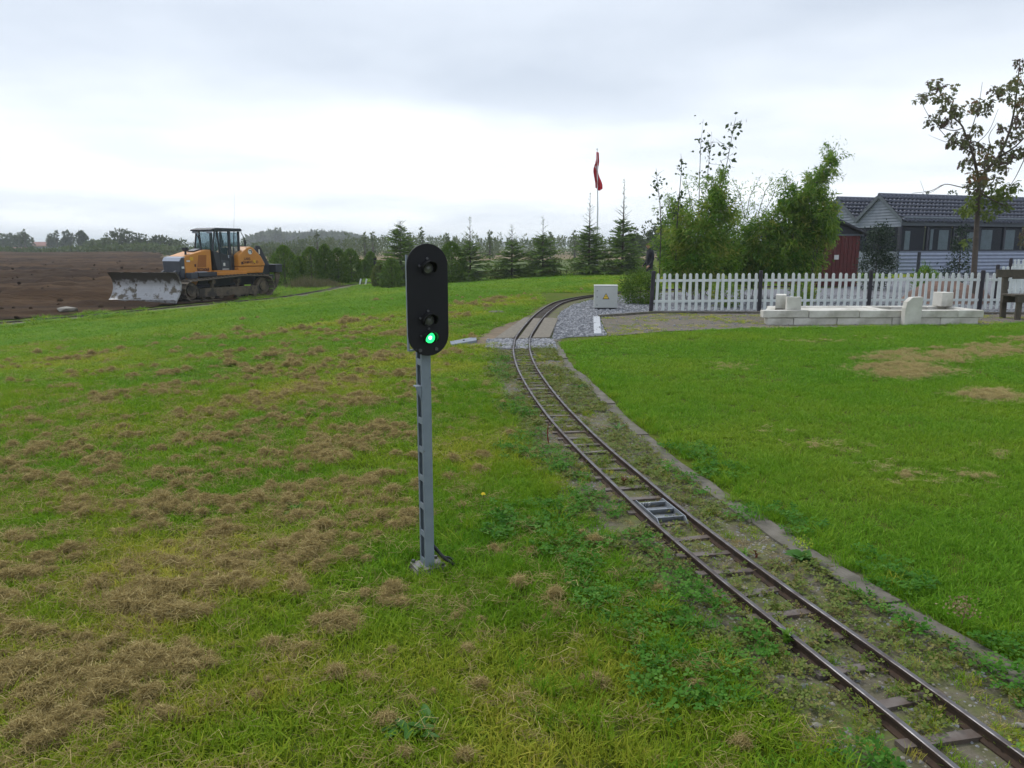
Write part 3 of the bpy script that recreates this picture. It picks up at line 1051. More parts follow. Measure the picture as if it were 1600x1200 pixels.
def hay_clump(name, n, rad, h, m, seed, lng=0.07):
    """A matted tangle of bent straws, mounded in the middle."""
    r = np.random.default_rng(seed)
    a = r.random(n) * 2 * np.pi
    q = np.abs(r.normal(0, 0.5, n)) * rad
    top = h * np.exp(-(q / rad) ** 2 * 1.3)
    z = top * (0.25 + 0.85 * r.random(n))
    c = np.stack([q * np.cos(a), q * np.sin(a), z], 1)
    az = r.random(n) * 2 * np.pi
    el = r.normal(0, 0.35, n)
    d = np.stack([np.cos(az) * np.cos(el), np.sin(az) * np.cos(el), np.sin(el)], 1)
    ll = lng * (0.4 + 1.0 * r.random(n))
    bend = unit(np.cross(d, r.normal(size=(n, 3)))) * (ll * r.uniform(0.1, 0.4, n))[:, None]
    side = unit(np.cross(d, r.normal(size=(n, 3))))
    w = 0.0015 * (0.7 + 0.8 * r.random(n))
    v = np.zeros((n, 6, 3))
    for k, t in enumerate((-0.5, 0.0, 0.5)):
        p = c + d * (ll * t)[:, None] + bend * (1 - (2 * t) ** 2) - bend * 0.4
        p[:, 2] = np.maximum(p[:, 2], 0.004)
        v[:, 2 * k] = p - side * (w / 2)[:, None]
        v[:, 2 * k + 1] = p + side * (w / 2)[:, None]
    o = (np.arange(n) * 6)[:, None]
    f = np.concatenate([o + [0, 1, 3, 2], o + [2, 3, 5, 4]])
    return np_mesh(name, v.reshape(-1, 3), f, m, {'tint': np.tile(np.clip(r.normal(0.5, 0.25, n), 0, 1), 2)})


def clover_tuft(name, n, rad, h, leaf, m, seed):
    r = np.random.default_rng(seed)
    V, Fc, T = [], [], []
    for i in range(n):
        a = r.random() * 6.28; q = math.sqrt(r.random()) * rad
        top = Vector((q * math.cos(a), q * math.sin(a), h * (0.45 + 0.7 * r.random())))
        tilt = Euler((r.normal(0, 0.35), r.normal(0, 0.35), r.random() * 6.28)).to_matrix()
        s_ = leaf * (0.7 + 0.6 * r.random())
        tt = float(np.clip(r.normal(0.5, 0.3), 0, 1))
        for k in range(3):
            b = k * 2.094
            out = []
            for (u, w) in ((0.05, 0), (0.55, 0.42), (1.0, 0.22), (1.0, -0.22), (0.55, -0.42)):
                out.append(top + tilt @ Vector(((u * math.cos(b) - w * math.sin(b)) * s_, (u * math.sin(b) + w * math.cos(b)) * s_, 0.18 * s_ * u)))
            k0 = len(V)
            V += out
            Fc.append([k0, k0 + 1, k0 + 2, k0 + 3, k0 + 4]); T.append(tt)
    return np_mesh(name, np.array([tuple(v) for v in V]), np.array(Fc), m, {'tint': T})


def stone_mesh(name, m, seed, flat=0.7):
    bm = bmesh.new()
    bmesh.ops.create_icosphere(bm, subdivisions=1, radius=1)
    r = random.Random(seed)
    for v in bm.verts:
        v.co *= r.uniform(0.72, 1.15)
        v.co.z *= flat
    me = bpy.data.meshes.new(name)
    bm.to_mesh(me); bm.free()
    me.materials.append(m)
    return me


short_t = [grass_tuft("short_tuft", 34, 0.060, 0.055, 0.0040, 0.75, M["grass_blade"], 100 + i) for i in range(6)]
lush_t = [grass_tuft("lush_tuft", 44, 0.060, 0.060, 0.0036, 0.55, M["lawn_blade"], 200 + i) for i in range(6)]
long_t = [grass_tuft("long_tuft", 40, 0.060, 0.14, 0.0048, 0.65, M["grass_blade"], 300 + i) for i in range(4)]
hay_c = [hay_clump("hay_clump", 300, 0.066, 0.038, M["hay_strand"], 400 + i, 0.055) for i in range(6)]
hay_p = [hay_clump("pale_hay_clump", 200, 0.085, 0.040, M["hay_pale_strand"], 450 + i) for i in range(4)]
straw = [hay_clump("loose_straw", 26, 0.13, 0.035, M["hay_strand"], 480 + i, 0.09) for i in range(5)]
clov = [clover_tuft("clover_tuft", 15, 0.075, 0.056, 0.0165, M["clover_leaf"], 500 + i) for i in range(5)]
weed = [clover_tuft("weed_tuft", 12, 0.05, 0.028, 0.012, M["weed_leaf"], 540 + i) for i in range(4)]


def hay_mask(x, y):
    u = x * 0.95 + y * 0.30; v = -x * 0.30 + y * 0.95
    wx = 0.35 * (fbm(x * 2.3, y * 2.3, 71, 2) - 0.5)
    pa = x * 0.55 + y * 0.83; qa = -x * 0.83 + y * 0.55
    h = 0.46 * fbm(pa / 1.9 + wx, qa / 0.50 + wx, 61, 3) + 0.54 * fbm(x / 0.21 + wx, y / 0.15, 67, 3)
    # side of the line from (-6.8,10) to (-2.6,19): smooth mown band lies beyond it
    side = ((x + 6.8) * 9.0 - (y - 10.0) * 4.2) / math.hypot(9, 4.2)
    zone = sstep(-2.2, 1.2, side)
    dc = np.interp(y, CENTRE[:, 1], CENTRE[:, 0]) - x           # metres left of the track
    zone = zone * sstep(0.9, 2.0, dc + 0.25 * (y > 9))
    zone = zone * (1 - 0.85 * sstep(-0.35, 0.05, x) * (y < 6.5))
    h = h + 0.022 * (x < -0.5) + 0.022 * (1 - sstep(-1.3, -0.7, x)) * (y < 5.0)
    zone = zone * (1 - 0.85 * sstep(-0.95, -0.45, x) * (y < 3.45)) * sstep(0.20, 0.42, np.hypot(x + 0.42, y - 3.6))
    return h, zone, side


def dry_value(x, y, okr):
    d = 0.37 + 1.0 * (fbm(x * 0.55, y * 0.55, 81, 3) - 0.5) + 0.45 * (fbm(x * 2.6, y * 2.6, 83, 2) - 0.5)
    h, zone, side = hay_mask(x, y)
    d = d + 0.16 * zone * sstep(0.42, 0.6, h)
    d = d + 0.30 * np.exp(-((x - 0.15) / 0.8) ** 2 - ((y - 2.65) / 0.8) ** 2)
    d = d - 0.22 * np.exp(-((x + 0.02) / 0.42) ** 2 - ((y - 4.6) / 1.2) ** 2)
    d = np.where(okr, 0.29 + 0.42 * (fbm(x * 0.5, y * 0.5, 91, 3) - 0.5) + 0.45 * (fbm(x * 0.12 + 0.04 * y, y * 0.75, 94, 2) - 0.5) + 0.2 * (fbm(x * 3, y * 3, 93, 2) - 0.5), d)
    dd, ssd = polydist(x, y, T2L)
    d = d + np.where(okr, 0.0, 0.55 * sstep(6, 11, y) * (fbm(dd * 0.55, y * 0.04, 103, 2) - 0.5))
    far = sstep(9, 18, y) * (~okr)
    d = np.where(far > 0, d * (1 - 0.35 * far * (side < -0.5)), d)
    return d


G = {k: [] for k in ('x', 'y', 's', 'dry', 'lush')}
for (y0, y1, dens, sc) in ((1.7, 3.2, 520, 0.95), (3.2, 5.5, 400, 1.05), (5.5, 9, 230, 1.25), (9, 15, 130, 1.65), (15, 26, 62, 2.5), (26, 50, 26, 3.6)):
    x, y = sample(y0, y1, dens)
    ok, okr, sd, s2 = lawn_parts(x, y)
    x, y, okr, s2 = x[ok], y[ok], okr[ok], s2[ok]
    sca = sc * rng.uniform(0.7, 1.25, len(x))
    G['x'].append(x); G['y'].append(y); G['s'].append(sca); G['dry'].append(dry_value(x, y, okr)); G['lush'].append(okr)
gx_, gy_, gs_, gd_, gl_ = (np.concatenate(G[k]) for k in ('x', 'y', 's', 'dry', 'lush'))
gz_ = terr(gx_, gy_)
gh = np.where(gl_, 0.72, 1.0) * np.where((gy_ > 9) & ~gl_, 0.8, 1.0) * gs_ ** 0.12 * (0.75 + 0.6 * fbm(gx_ * 1.1, gy_ * 1.1, 95, 2))
sc3 = np.stack([gs_, gs_, gh], 1)
gp = np.stack([gx_, gy_, gz_], 1)
rz = rng.random(len(gx_)) * 6.283
for nm, sel, src, lab in (("grass", ~gl_, short_t, None), ("grass", gl_, lush_t, None)):
    scatter(nm, gp[sel], rz[sel], sc3[sel], src, {'dry': np.clip(gd_[sel], 0, 1)})

# longer grass: around the signal base, along the edging, along the second track
lx, ly = [], []
x, y = sample(1.8, 9, 85)
ok, okr, sd, s2 = lawn_parts(x, y)
kx = np.interp(y, KERB_L[:, 1], KERB_L[:, 0])
near_edge = (okr & (x < kx + 0.28)) | ((np.abs(x - kx - 0.10) < 0.05) & (y < 4.9) & (fbm(x * 3, y * 3, 55, 2) > 0.33 + 0.10 * (y > 4)))
near_left = (~okr) & (sd < 1.35) & (sd > 0.35) & (fbm(x * 1.7, y * 1.7, 97, 2) > 0.50)
m_ = near_edge | (ok & near_left) | ((np.hypot(x + 0.43, y - 3.75) < 0.22) & (np.hypot(x + 0.43, y - 3.72) > 0.10))
lx.append(x[m_]); ly.append(y[m_])
x, y = sample(20, 56, 12)
d2, s2_ = polydist(x, y, T2L)
q2 = d2 * s2_
m_ = ((q2 < -0.65) & (q2 > -2.0) & (fbm(x * 0.35, y * 0.35, 99, 2) > 0.40)) | ((q2 > 0.2) & (q2 < 0.9) & (fbm(x * 0.5, y * 0.5, 98, 2) > 0.45)) \
    | ((q2 > 0.2) & (q2 < 9) & (y > 33) & ~inside(x, y, FIELD) & (x < 2))
lx2, ly2 = x[m_], y[m_]
lpx = np.concatenate([lx[0], lx2]); lpy = np.concatenate([ly[0], ly2])
lsc = np.concatenate([rng.uniform(0.5, 0.85, len(lx[0])), rng.uniform(2.0, 3.6, len(lx2))])
lh = np.concatenate([rng.uniform(0.40, 0.85, len(lx[0])), rng.uniform(0.45, 0.85, len(lx2)) * np.where((lx2 < -12.6) & (ly2 < 29), 1.5, 1.0)])
scatter("long_grass", np.stack([lpx, lpy, terr(lpx, lpy)], 1), rng.random(len(lpx)) * 6.28, np.stack([lsc, lsc, lh], 1), long_t,
        {'dry': np.clip(rng.normal(0.25, 0.18, len(lpx)), 0, 1)})

# cut hay ---------------------------------------------------------------
HX, HY, HS = [], [], []
for (y0, y1, dens, sc) in ((1.6, 5, 230, 0.85), (5, 9, 150, 0.95), (9, 15, 60, 1.25), (15, 30, 14, 1.7)):
    x, y = sample(y0, y1, dens, 0.7)
    ok, okr, sd, s2 = lawn_parts(x, y)
    h, zone, side = hay_mask(x, y)
    pr = sstep(0.535, 0.610, h) * zone * 0.62 + 0.05 * sstep(0.5, 0.6, h) * sstep(-6, -1, side)
    sel = ok & ~okr & (rng.random(len(x)) < pr)
    HX.append(x[sel]); HY.append(y[sel]); HS.append(sc * rng.uniform(0.5, 1.15, sel.sum()) * (0.75 + 0.5 * sstep(0.55, 0.70, h[sel])))
# the heavier drifts, where the mower left them
for (cx, cy, rx, ry, n_) in ((215, 1052, 125, 22, 150), (300, 945, 110, 24, 120), (150, 1105, 75, 26, 70), (35, 1070, 55, 30, 60), (330, 1095, 45, 20, 36), (290, 1125, 45, 14, 30), (365, 888, 45, 13, 30), (240, 935, 70, 16, 40),
                             (40, 895, 60, 18, 40), (255, 795, 75, 14, 60), (350, 800, 60, 12, 40), (450, 770, 60, 9, 36), (500, 720, 70, 9, 46), (575, 752, 40, 7, 26), (560, 690, 80, 8, 46), (210, 830, 50, 10, 26), (120, 800, 60, 10, 30),
                             (480, 925, 30, 12, 14), (600, 940, 30, 10, 12), (90, 1160, 70, 20, 40), (520, 985, 40, 10, 14), (330, 690, 90, 8, 40), (440, 660, 80, 7, 40), (560, 630, 80, 6, 44), (190, 720, 80, 8, 36), (520, 585, 100, 7, 50)):
    qx, qy = [], []
    for _ in range(int(n_ * 0.85)):
        a, q = random.random() * 6.28, math.sqrt(random.random())
        p = gnd(cx + rx * q * math.cos(a) + random.gauss(0, 8), cy + ry * q * math.sin(a) - 0.10 * rx * q * math.cos(a) + random.gauss(0, 3))
        qx.append(p.x); qy.append(p.y)
    qx, qy = np.array(qx), np.array(qy)
    sel = lawn_parts(qx, qy)[0] & (fbm(qx * 6.5, qy * 6.5, 171, 2) > 0.47)
    HX.append(qx[sel]); HY.append(qy[sel]); HS.append(rng.uniform(0.45, 1.0, sel.sum()) * (1 + 0.03 * qy[sel]))
hx, hy, hs = map(np.concatenate, (HX, HY, HS))
scatter("hay", np.stack([hx, hy, terr(hx, hy) + 0.022], 1), rng.random(len(hx)) * 6.28, np.stack([hs, hs, hs * rng.uniform(0.7, 1.35, len(hs))], 1), hay_c)
SX, SY = [], []
for (y0, y1, dens) in ((1.6, 5, 150), (5, 9, 80), (9, 16, 20)):
    x, y = sample(y0, y1, dens, 0.6)
    ok, okr, sd, s2 = lawn_parts(x, y)
    h, zone, side = hay_mask(x, y)
    sel = ok & ~okr & (rng.random(len(x)) < 0.12 + 0.85 * sstep(0.42, 0.55, h) * np.maximum(zone, 0.3))
    SX.append(x[sel]); SY.append(y[sel])
sx_, sy_ = map(np.concatenate, (SX, SY))
scatter("loose_hay", np.stack([sx_, sy_, terr(sx_, sy_) + 0.018], 1), rng.random(len(sx_)) * 6.28, rng.uniform(0.6, 1.1, len(sx_)), straw)
# hay left on the smooth lawn
PX, PY, PS = [], [], []
for (cx, cy, rx, ry, n_) in ((1420, 573, 78, 22, 1100), (1470, 556, 80, 9, 330), (1545, 621, 40, 6, 150), (1555, 548, 60, 8, 240), (1590, 532, 40, 4, 40), (1250, 534, 18, 3, 12), (1145, 574, 12, 4, 16),
                            (1235, 675, 10, 2, 7), (1272, 700, 16, 4, 10), (1415, 746, 10, 4, 8), (1560, 712, 22, 4, 16), (1290, 535, 20, 3, 14), (1365, 530, 25, 2, 12), (1530, 748, 14, 5, 7)):
    for _ in range(n_):
        a, q = random.random() * 6.28, math.sqrt(random.random())
        p = gnd(cx + rx * q * math.cos(a) + random.gauss(0, 7), cy + ry * q * math.sin(a) + random.gauss(0, 0.8))
        if fbm(np.array([p.x * 6.0]), np.array([p.y * 5.0]), 5, 2)[0] > 0.50:
            PX.append(p.x); PY.append(p.y); PS.append(n_ <= 20)
PX = np.array(PX); PY = np.array(PY); PS = np.array(PS)
psc = rng.uniform(0.35, 0.95, len(PX))
psc = np.where(PS, psc * 0.6, psc)
scatter("hay_on_lawn", np.stack([PX, PY, terr(PX, PY) + np.where(PS, 0.018, 0.028)], 1), rng.random(len(PX)) * 6.28, np.stack([psc, psc, psc * rng.uniform(0.5, 1.3, len(psc))], 1), hay_p)
xx_ = np.concatenate([PX + rng.normal(0, 0.16, len(PX)) for _ in range(2)]); yy_ = np.concatenate([PY + rng.normal(0, 0.14, len(PY)) for _ in range(2)])
scatter("hay_wisps_on_lawn", np.stack([xx_, yy_, terr(xx_, yy_) + 0.025], 1), rng.random(len(xx_)) * 6.28, rng.uniform(0.5, 0.9, len(xx_)),
        [hay_clump("pale_straw", 22, 0.13, 0.02, M["hay_pale_strand"], 490 + i, 0.07) for i in range(4)])

# clover and low weeds beside and inside the track ----------------------------
x, y = sample(1.6, 11, 240, 0.5)
dc, sc_ = polydist(x, y, CL)
sd = dc * sc_
cm = fbm(x * 1.9, y * 1.9, 111, 3)
kx = np.interp(y, KERB_L[:, 1], KERB_L[:, 0])
wid = 1.02 - 0.055 * y
sel = (sd > 0.24) & (sd < wid) & (cm > 0.44) | (np.hypot((x - 0.28) / 0.42, (y - 4.25) / 0.50) < 1.0) & (sd > 0.4) & (cm > 0.36)
sel |= (x > kx + 0.09) & (x < kx + 0.40) & (cm > 0.55) & (y < 6)
sel |= (x > kx - 0.10) & (x < kx + 0.03) & (cm > 0.50) & (y < 5.5)
sel &= rng.random(len(x)) < (0.90 - 0.06 * y)
cs = rng.uniform(0.6, 1.15, sel.sum())
scatter("clover", np.stack([x[sel], y[sel], np.zeros(sel.sum())], 1), rng.random(sel.sum()) * 6.28, cs, clov)
x, y = sample(1.6, 13, 420, 0.3)
dc, sc_ = polydist(x, y, CL)
sd = dc * sc_
wm = fbm(x * 2.4, y * 2.4, 121, 3)
kx = np.interp(y, KERB_L[:, 1], KERB_L[:, 0])
bed = (sd < 0.55) & (x < kx) & (y < 12.4) & (np.abs(np.abs(sd) - 0.125) > 0.03)
sel = bed & (wm > 0.40) & (rng.random(len(x)) < np.where(np.abs(sd) < 0.13, 0.55, 0.9))
scatter("weeds", np.stack([x[sel], y[sel], np.zeros(sel.sum()) + 0.003], 1), rng.random(sel.sum()) * 6.28, rng.uniform(0.5, 1.3, sel.sum()), weed)
sel = bed & (fbm(x * 2.1, y * 2.1, 131, 3) > 0.50) & (rng.random(len(x)) < 0.40)
scatter("bed_grass", np.stack([x[sel], y[sel], np.zeros(sel.sum()) + 0.003], 1), rng.random(sel.sum()) * 6.28,
        np.stack([rng.uniform(0.4, 0.8, sel.sum())] * 2 + [rng.uniform(0.35, 0.95, sel.sum())], 1), short_t, {'dry': np.clip(rng.normal(0.5, 0.22, sel.sum()), 0, 1)})
sel = bed & (rng.random(len(x)) < 0.22)
scatter("bed_straw", np.stack([x[sel], y[sel], np.zeros(sel.sum()) + 0.003], 1), rng.random(sel.sum()) * 6.28, rng.uniform(0.3, 0.6, sel.sum()), straw)

# stones --------------------------------------------------------------------
pale = [stone_mesh("pale_stone", M["stone_pale"], 10 + i) for i in range(3)] + [stone_mesh("grey_stone", M["stone_grey"], 20 + i) for i in range(2)]
grey = [stone_mesh("grey_stone", M["stone_grey"], 30 + i) for i in range(3)] + [stone_mesh("light_stone", M["stone_light"], 40 + i) for i in range(2)]
x, y = sample(1.5, 13, 1900, 0.3)
dc, sc_ = polydist(x, y, CL)
sd = dc * sc_
kx = np.interp(y, KERB_L[:, 1], KERB_L[:, 0])
bed = (sd < 0.50 + 0.1 * (fbm(x, y, 141, 2) - 0.5)) & (x < kx) & (y < 12.4) & (np.abs(np.abs(sd) - 0.125) > 0.022) & (fbm(x * 2.8, y * 2.8, 151, 2) > 0.36)
x, y = x[bed], y[bed]
ss = np.abs(rng.normal(0.003, 0.0035, len(x))) + 0.0025
scatter("track_stones", np.stack([x, y, ss * 0.2], 1), rng.random(len(x)) * 6.28, ss, pale, tilt=0.6)
n_ = 52000
x = rng.uniform(0.3, 14.5, n_); y = rng.uniform(12.0, 25.5, n_)
sel = (inside(x, y, YARD) & ~inside(x, y, PATH)) & (rng.random(n_) < np.where(x > 4.2, 0.35, 1.0)) & (np.abs(x) < 0.68 * y)
xa, ya_ = x[sel], y[sel]
n_ = 4000
x = rng.uniform(-0.42, 0.70, n_); y = rng.uniform(12.0, 13.2, n_)
dc, sc_ = polydist(x, y, CL)
sel = np.abs(dc - 0.125) > 0.03
xa = np.concatenate([xa, x[sel]]); ya_ = np.concatenate([ya_, y[sel]])
ss = np.abs(rng.normal(0.018, 0.007, len(xa))) + 0.006
scatter("yard_gravel", np.stack([xa, ya_, ss * 0.25 + 0.006], 1), rng.random(len(xa)) * 6.28, ss, grey, tilt=0.6)
# clods on the ploughed field
n_ = 1200
x = rng.uniform(-75, -13, n_); y = 20 + 75 * rng.random(n_) ** 1.6
sel = inside(x, y, FIELD) & (polydist(x, y, T2L)[0] > 0.8) & (x > -0.72 * y - 2)
x, y = x[sel], y[sel]
ix = np.clip(np.searchsorted(fx_, x), 0, len(fx_) - 1); iy = np.clip(np.searchsorted(fy_, y), 0, len(fy_) - 1)
ss = np.abs(rng.normal(0.045, 0.04, len(x))) + 0.02
clod = [stone_mesh("clod", M["soil"], 60 + i, 0.75) for i in range(4)]
scatter("soil_clods", np.stack([x, y, FZ[iy, ix] + ss * 0.2], 1), rng.random(len(x)) * 6.28, ss, clod, tilt=0.5)

n_ = 9000
x = rng.uniform(1.7, 14.0, n_); y = rng.uniform(13.6, 18.6, n_)
sel = inside(x, y, PATH) & (fbm(x * 1.3, y * 1.8, 161, 3) > 0.55) & (rng.random(n_) < 0.30)
scatter("path_weeds", np.stack([x[sel], y[sel], np.full(sel.sum(), 0.012)], 1), rng.random(sel.sum()) * 6.28,
        np.stack([rng.uniform(0.7, 1.5, sel.sum())] * 2 + [rng.uniform(0.3, 0.6, sel.sum())], 1), short_t, {'dry': np.clip(rng.normal(0.68, 0.2, sel.sum()), 0, 1)})
sel = inside(x, y, PATH) & (rng.random(n_) < 0.6)
ss = np.abs(rng.normal(0.006, 0.006, sel.sum())) + 0.005
scatter("path_stones", np.stack([x[sel], y[sel], 0.012 + ss * 0.2], 1), rng.random(sel.sum()) * 6.28, ss, pale, tilt=0.6)
# ------------------------------------------------------------------ signal
mat("dirty_plate", (0.20, 0.20, 0.20), 0.7, (0.13, 0.115, 0.085), scale=22, lo=0.4, hi=0.6)
def make_signal(loc, rz, label, lit=True, detail=True):
    s = empty("railway_signal", loc, rz, label, "railway signal")
    top = 1.600
    zc0, zc1 = 1.085 + 0.1, top - 0.1                    # centres of the round ends
    hw = 0.1
    # post: solid front channel, rear channel, side battens with open slots between
    MB().box((0.0, -0.028, 0.56), (0.046, 0.008, 1.10)).build("front_plate", M["post_grey"], s, bevel=0.002)
    MB().box((0.0, 0.050, 0.56), (0.046, 0.008, 1.10)).build("rear_plate", M["post_grey"], s, bevel=0.002)
    for sx_ in (-1, 1):
        MB().box((sx_ * 0.0205, -0.0195, 0.56), (0.005, 0.009, 1.10)).build("flange", M["post_grey"], s)
        MB().box((sx_ * 0.0205, 0.0415, 0.56), (0.005, 0.009, 1.10)).build("flange", M["post_grey"], s)
    bat = MB().box((0, 0, 0), (0.0045, 0.053, 0.030)).mesh("batten", M["post_grey"])
    for k in range(8):
        for sx_ in (-1, 1):
            link("batten", bat, s, (sx_ * 0.0200, 0.011, 0.045 + k * 0.143))
    MB().box((0.006, 0.011, 0.56), (0.010, 0.050, 1.09)).build("slot_shade_box", M["slot_shade"], s)  # dark box inside the post, its colour stands in for shade in the slots
    # base plate, concrete foot
    MB().box((0, 0.002, 0.022), (0.150, 0.125, 0.010)).build("base_plate", M["dirty_plate"], s, bevel=0.002)
    for a, b in ((-0.06, -0.048), (0.06, -0.048), (-0.06, 0.052), (0.06, 0.052)):
        MB().tube([(a, b, 0.026), (a, b, 0.040)], 0.009, 6).build("anchor_bolt", M["bolt_grey"], s)
    MB().box((0, 0, -0.02), (0.17, 0.15, 0.074)).build("footing", M["concrete"], s, bevel=0.012)
    # target plate
    out = []
    for k in range(25):
        a = math.pi * k / 24
        out.append((hw * math.cos(a), zc1 + hw * math.sin(a)))
    for k in range(25):
        a = math.pi + math.pi * k / 24
        out.append((hw * math.cos(a), zc0 + hw * math.sin(a)))
    MB().prism(out, -0.075, -0.067, 'xz').build("target_plate", M["signal_black"], s, bevel=0.0015)
    MB().box((0.0, -0.030, (zc0 + zc1) / 2), (0.125, 0.07, 0.44)).build("lamp_housing", M["signal_black"], s, bevel=0.01)
    # grey frame behind the plate
    fr = MB()
    fr.box((-0.093, -0.052, 1.33), (0.006, 0.02, 0.44))
    fr.box((-0.070, -0.052, 1.113), (0.046, 0.02, 0.008))
    fr.build("rear_frame", M["post_grey"], s)
    # lamps
    for k, (lx_, lz, kind) in enumerate(((0.002, 1.490, 'off'), (0.002, 1.252, 'off'), (0.004, 1.170, 'on'))):
        r = 0.034
        mb = MB()
        n = 28
        vv, ff_ = [], []
        for i in range(n + 1):
            a = R(-35) + (R(250)) * i / n
            ln = 0.060 * (0.35 + 0.65 * max(0, math.sin(math.pi * i / n)))
            for (rr, yy) in ((r, -0.074), (r, -0.074 - ln), (r - 0.004, -0.074 - ln), (r - 0.004, -0.074)):
                vv.append((lx_ + rr * math.cos(a), yy, lz + rr * math.sin(a)))
        for i in range(n):
            for j in range(4):
                ff_.append((i * 4 + j, i * 4 + (j + 1) % 4, (i + 1) * 4 + (j + 1) % 4, (i + 1) * 4 + j))
        ff_.append((0, 1, 2, 3)); ff_.append((n * 4, n * 4 + 3, n * 4 + 2, n * 4 + 1))
        mb.add(vv, ff_)
        hood = mb.build("lamp_hood", M["signal_hood"], s)
        ring = MB()
        vv, ff_ = [], []
        for i in range(32):
            a = 2 * math.pi * i / 32
            for (rr, yy) in ((0.030, -0.0755), (0.030, -0.083), (0.0245, -0.083), (0.0245, -0.0755)):
                vv.append((lx_ + rr * math.cos(a), yy, lz + rr * math.sin(a)))
        for i in range(32):
            for j in range(4):
                ff_.append((i * 4 + j, i * 4 + (j + 1) % 4, ((i + 1) % 32) * 4 + (j + 1) % 4, ((i + 1) % 32) * 4 + j))
        ring.add(vv, ff_)
        ring.build("lens_ring", M["signal_black"], hood)
        mb = MB()                                           # domed lens
        vv = [(lx_, -0.092, lz)]; ff_ = []
        for j in range(1, 5):
            for i in range(24):
                a = 2 * math.pi * i / 24
                rr = 0.0255 * j / 4
                vv.append((lx_ + rr * math.cos(a), -0.078 - 0.014 * (1 - (j / 4) ** 2), lz + rr * math.sin(a)))
        for i in range(24):
            ff_.append((0, 1 + i, 1 + (i + 1) % 24))
            for j in range(3):
                ff_.append((1 + j * 24 + i, 1 + (j + 1) * 24 + i, 1 + (j + 1) * 24 + (i + 1) % 24, 1 + j * 24 + (i + 1) % 24))
        mb.add(vv, ff_)
        le = mb.build("lens", M["green_light"] if kind == 'on' else M["lens_grey"], s, smooth=True)
        if kind == 'on':
            le["label"] = "lit green lens"
            MB().tube([(lx_ - 0.002, -0.0905, lz + 0.001), (lx_ - 0.002, -0.0935, lz + 0.001)], [0.009, 0.004], 16).build("lamp_core", M["green_core"], s)
        for (bx_, bz_) in ((-0.004, 0.043), (-0.043, 0.010)):
            MB().tube([(lx_ + bx_, -0.074, lz + bz_), (lx_ + bx_, -0.083, lz + bz_)], 0.0055, 8).build("bolt", M["bolt_grey"], s)
    for (bx_, bz_) in ((-0.044, 1.113), (0.036, 1.116)):
        MB().tube([(bx_, -0.074, bz_), (bx_, -0.082, bz_)], 0.008, 10).build("bolt", M["bolt_grey"], s)
    # little folded bracket on the flank, cable at the foot
    mb = MB()
    mb.add([(-0.0235, -0.024, 0.86), (-0.052, -0.024, 0.93), (-0.0235, -0.024, 0.93), (-0.0235, -0.020, 0.86), (-0.052, -0.020, 0.93), (-0.0235, -0.020, 0.93)],
           [(0, 1, 2), (3, 5, 4), (0, 3, 4, 1), (1, 4, 5, 2), (2, 5, 3, 0)])
    mb.box((-0.037, -0.002, 0.9325), (0.029, 0.044, 0.005))
    mb.build("bracket", M["post_grey"], s)
    if detail:
        pts = spline([(0.02, 0.03, 0.13), (0.045, 0.02, 0.10), (0.075, -0.01, 0.055), (0.105, -0.03, 0.03), (0.13, -0.05, 0.012), (0.16, -0.06, -0.01)], 0.01)
        MB().tube([tuple(p) for p in pts], 0.0085, 8).build("cable", M["cable_black"], s, smooth=True)
        pts = spline([(0.02, 0.035, 0.12), (0.05, 0.03, 0.085), (0.085, 0.0, 0.05), (0.12, 0.0, 0.035), (0.15, -0.03, 0.01), (0.17, -0.02, -0.01)], 0.01)
        MB().tube([tuple(p) for p in pts], 0.007, 8).build("cable", M["cable_black"], s, smooth=True)
    return s


SIG = gnd(669, 889)
near_sig = make_signal((SIG.x, SIG.y, 0), R(26), "tall black headed railway signal on a slotted grey post, green lamp lit")
near_sig.scale = (1.0, 1.0, 1.008)
fs = at(587, 428, 50)
far_sig = make_signal((fs.x, fs.y, tz(fs.x, fs.y)), R(200), "tiny distant signal with black head and grey post among the hedge conifers", detail=False)

# galvanised plate device between the rails ------------------------------------
tp = empty("track_device", (cline(4.42), 4.42, 0.0), math.atan2(1.0, -0.22) - math.pi / 2, "grey galvanised frame marked M19 fixed between the rails", "track fitting")
for sx_ in (-1, 1):
    out = [(-0.21, 0.020), (-0.165, 0.052), (0.165, 0.052), (0.21, 0.020), (0.21, 0.004), (-0.21, 0.004)]
    MB().prism(out, sx_ * 0.088 - 0.0025, sx_ * 0.088 + 0.0025, 'yz').build("side_plate", M["galvanised"], tp)
for yy in (-0.135, 0.0, 0.130):
    MB().box((0, yy, 0.026), (0.170, 0.006, 0.044), rot=(R(24), 0, 0)).build("cross_plate", M["galvanised"], tp)
MB().box((0, 0.062, 0.014), (0.170, 0.10, 0.005)).build("shelf", M["galvanised"], tp)
MB().box((0, -0.068, 0.014), (0.170, 0.10, 0.005)).build("shelf", M["galvanised"], tp)
link("lettering", text_mesh("M19", 0.042, M["sign_white"]), tp, (-0.045, 0.1245, 0.031), (R(90 + 24), 0, 0))

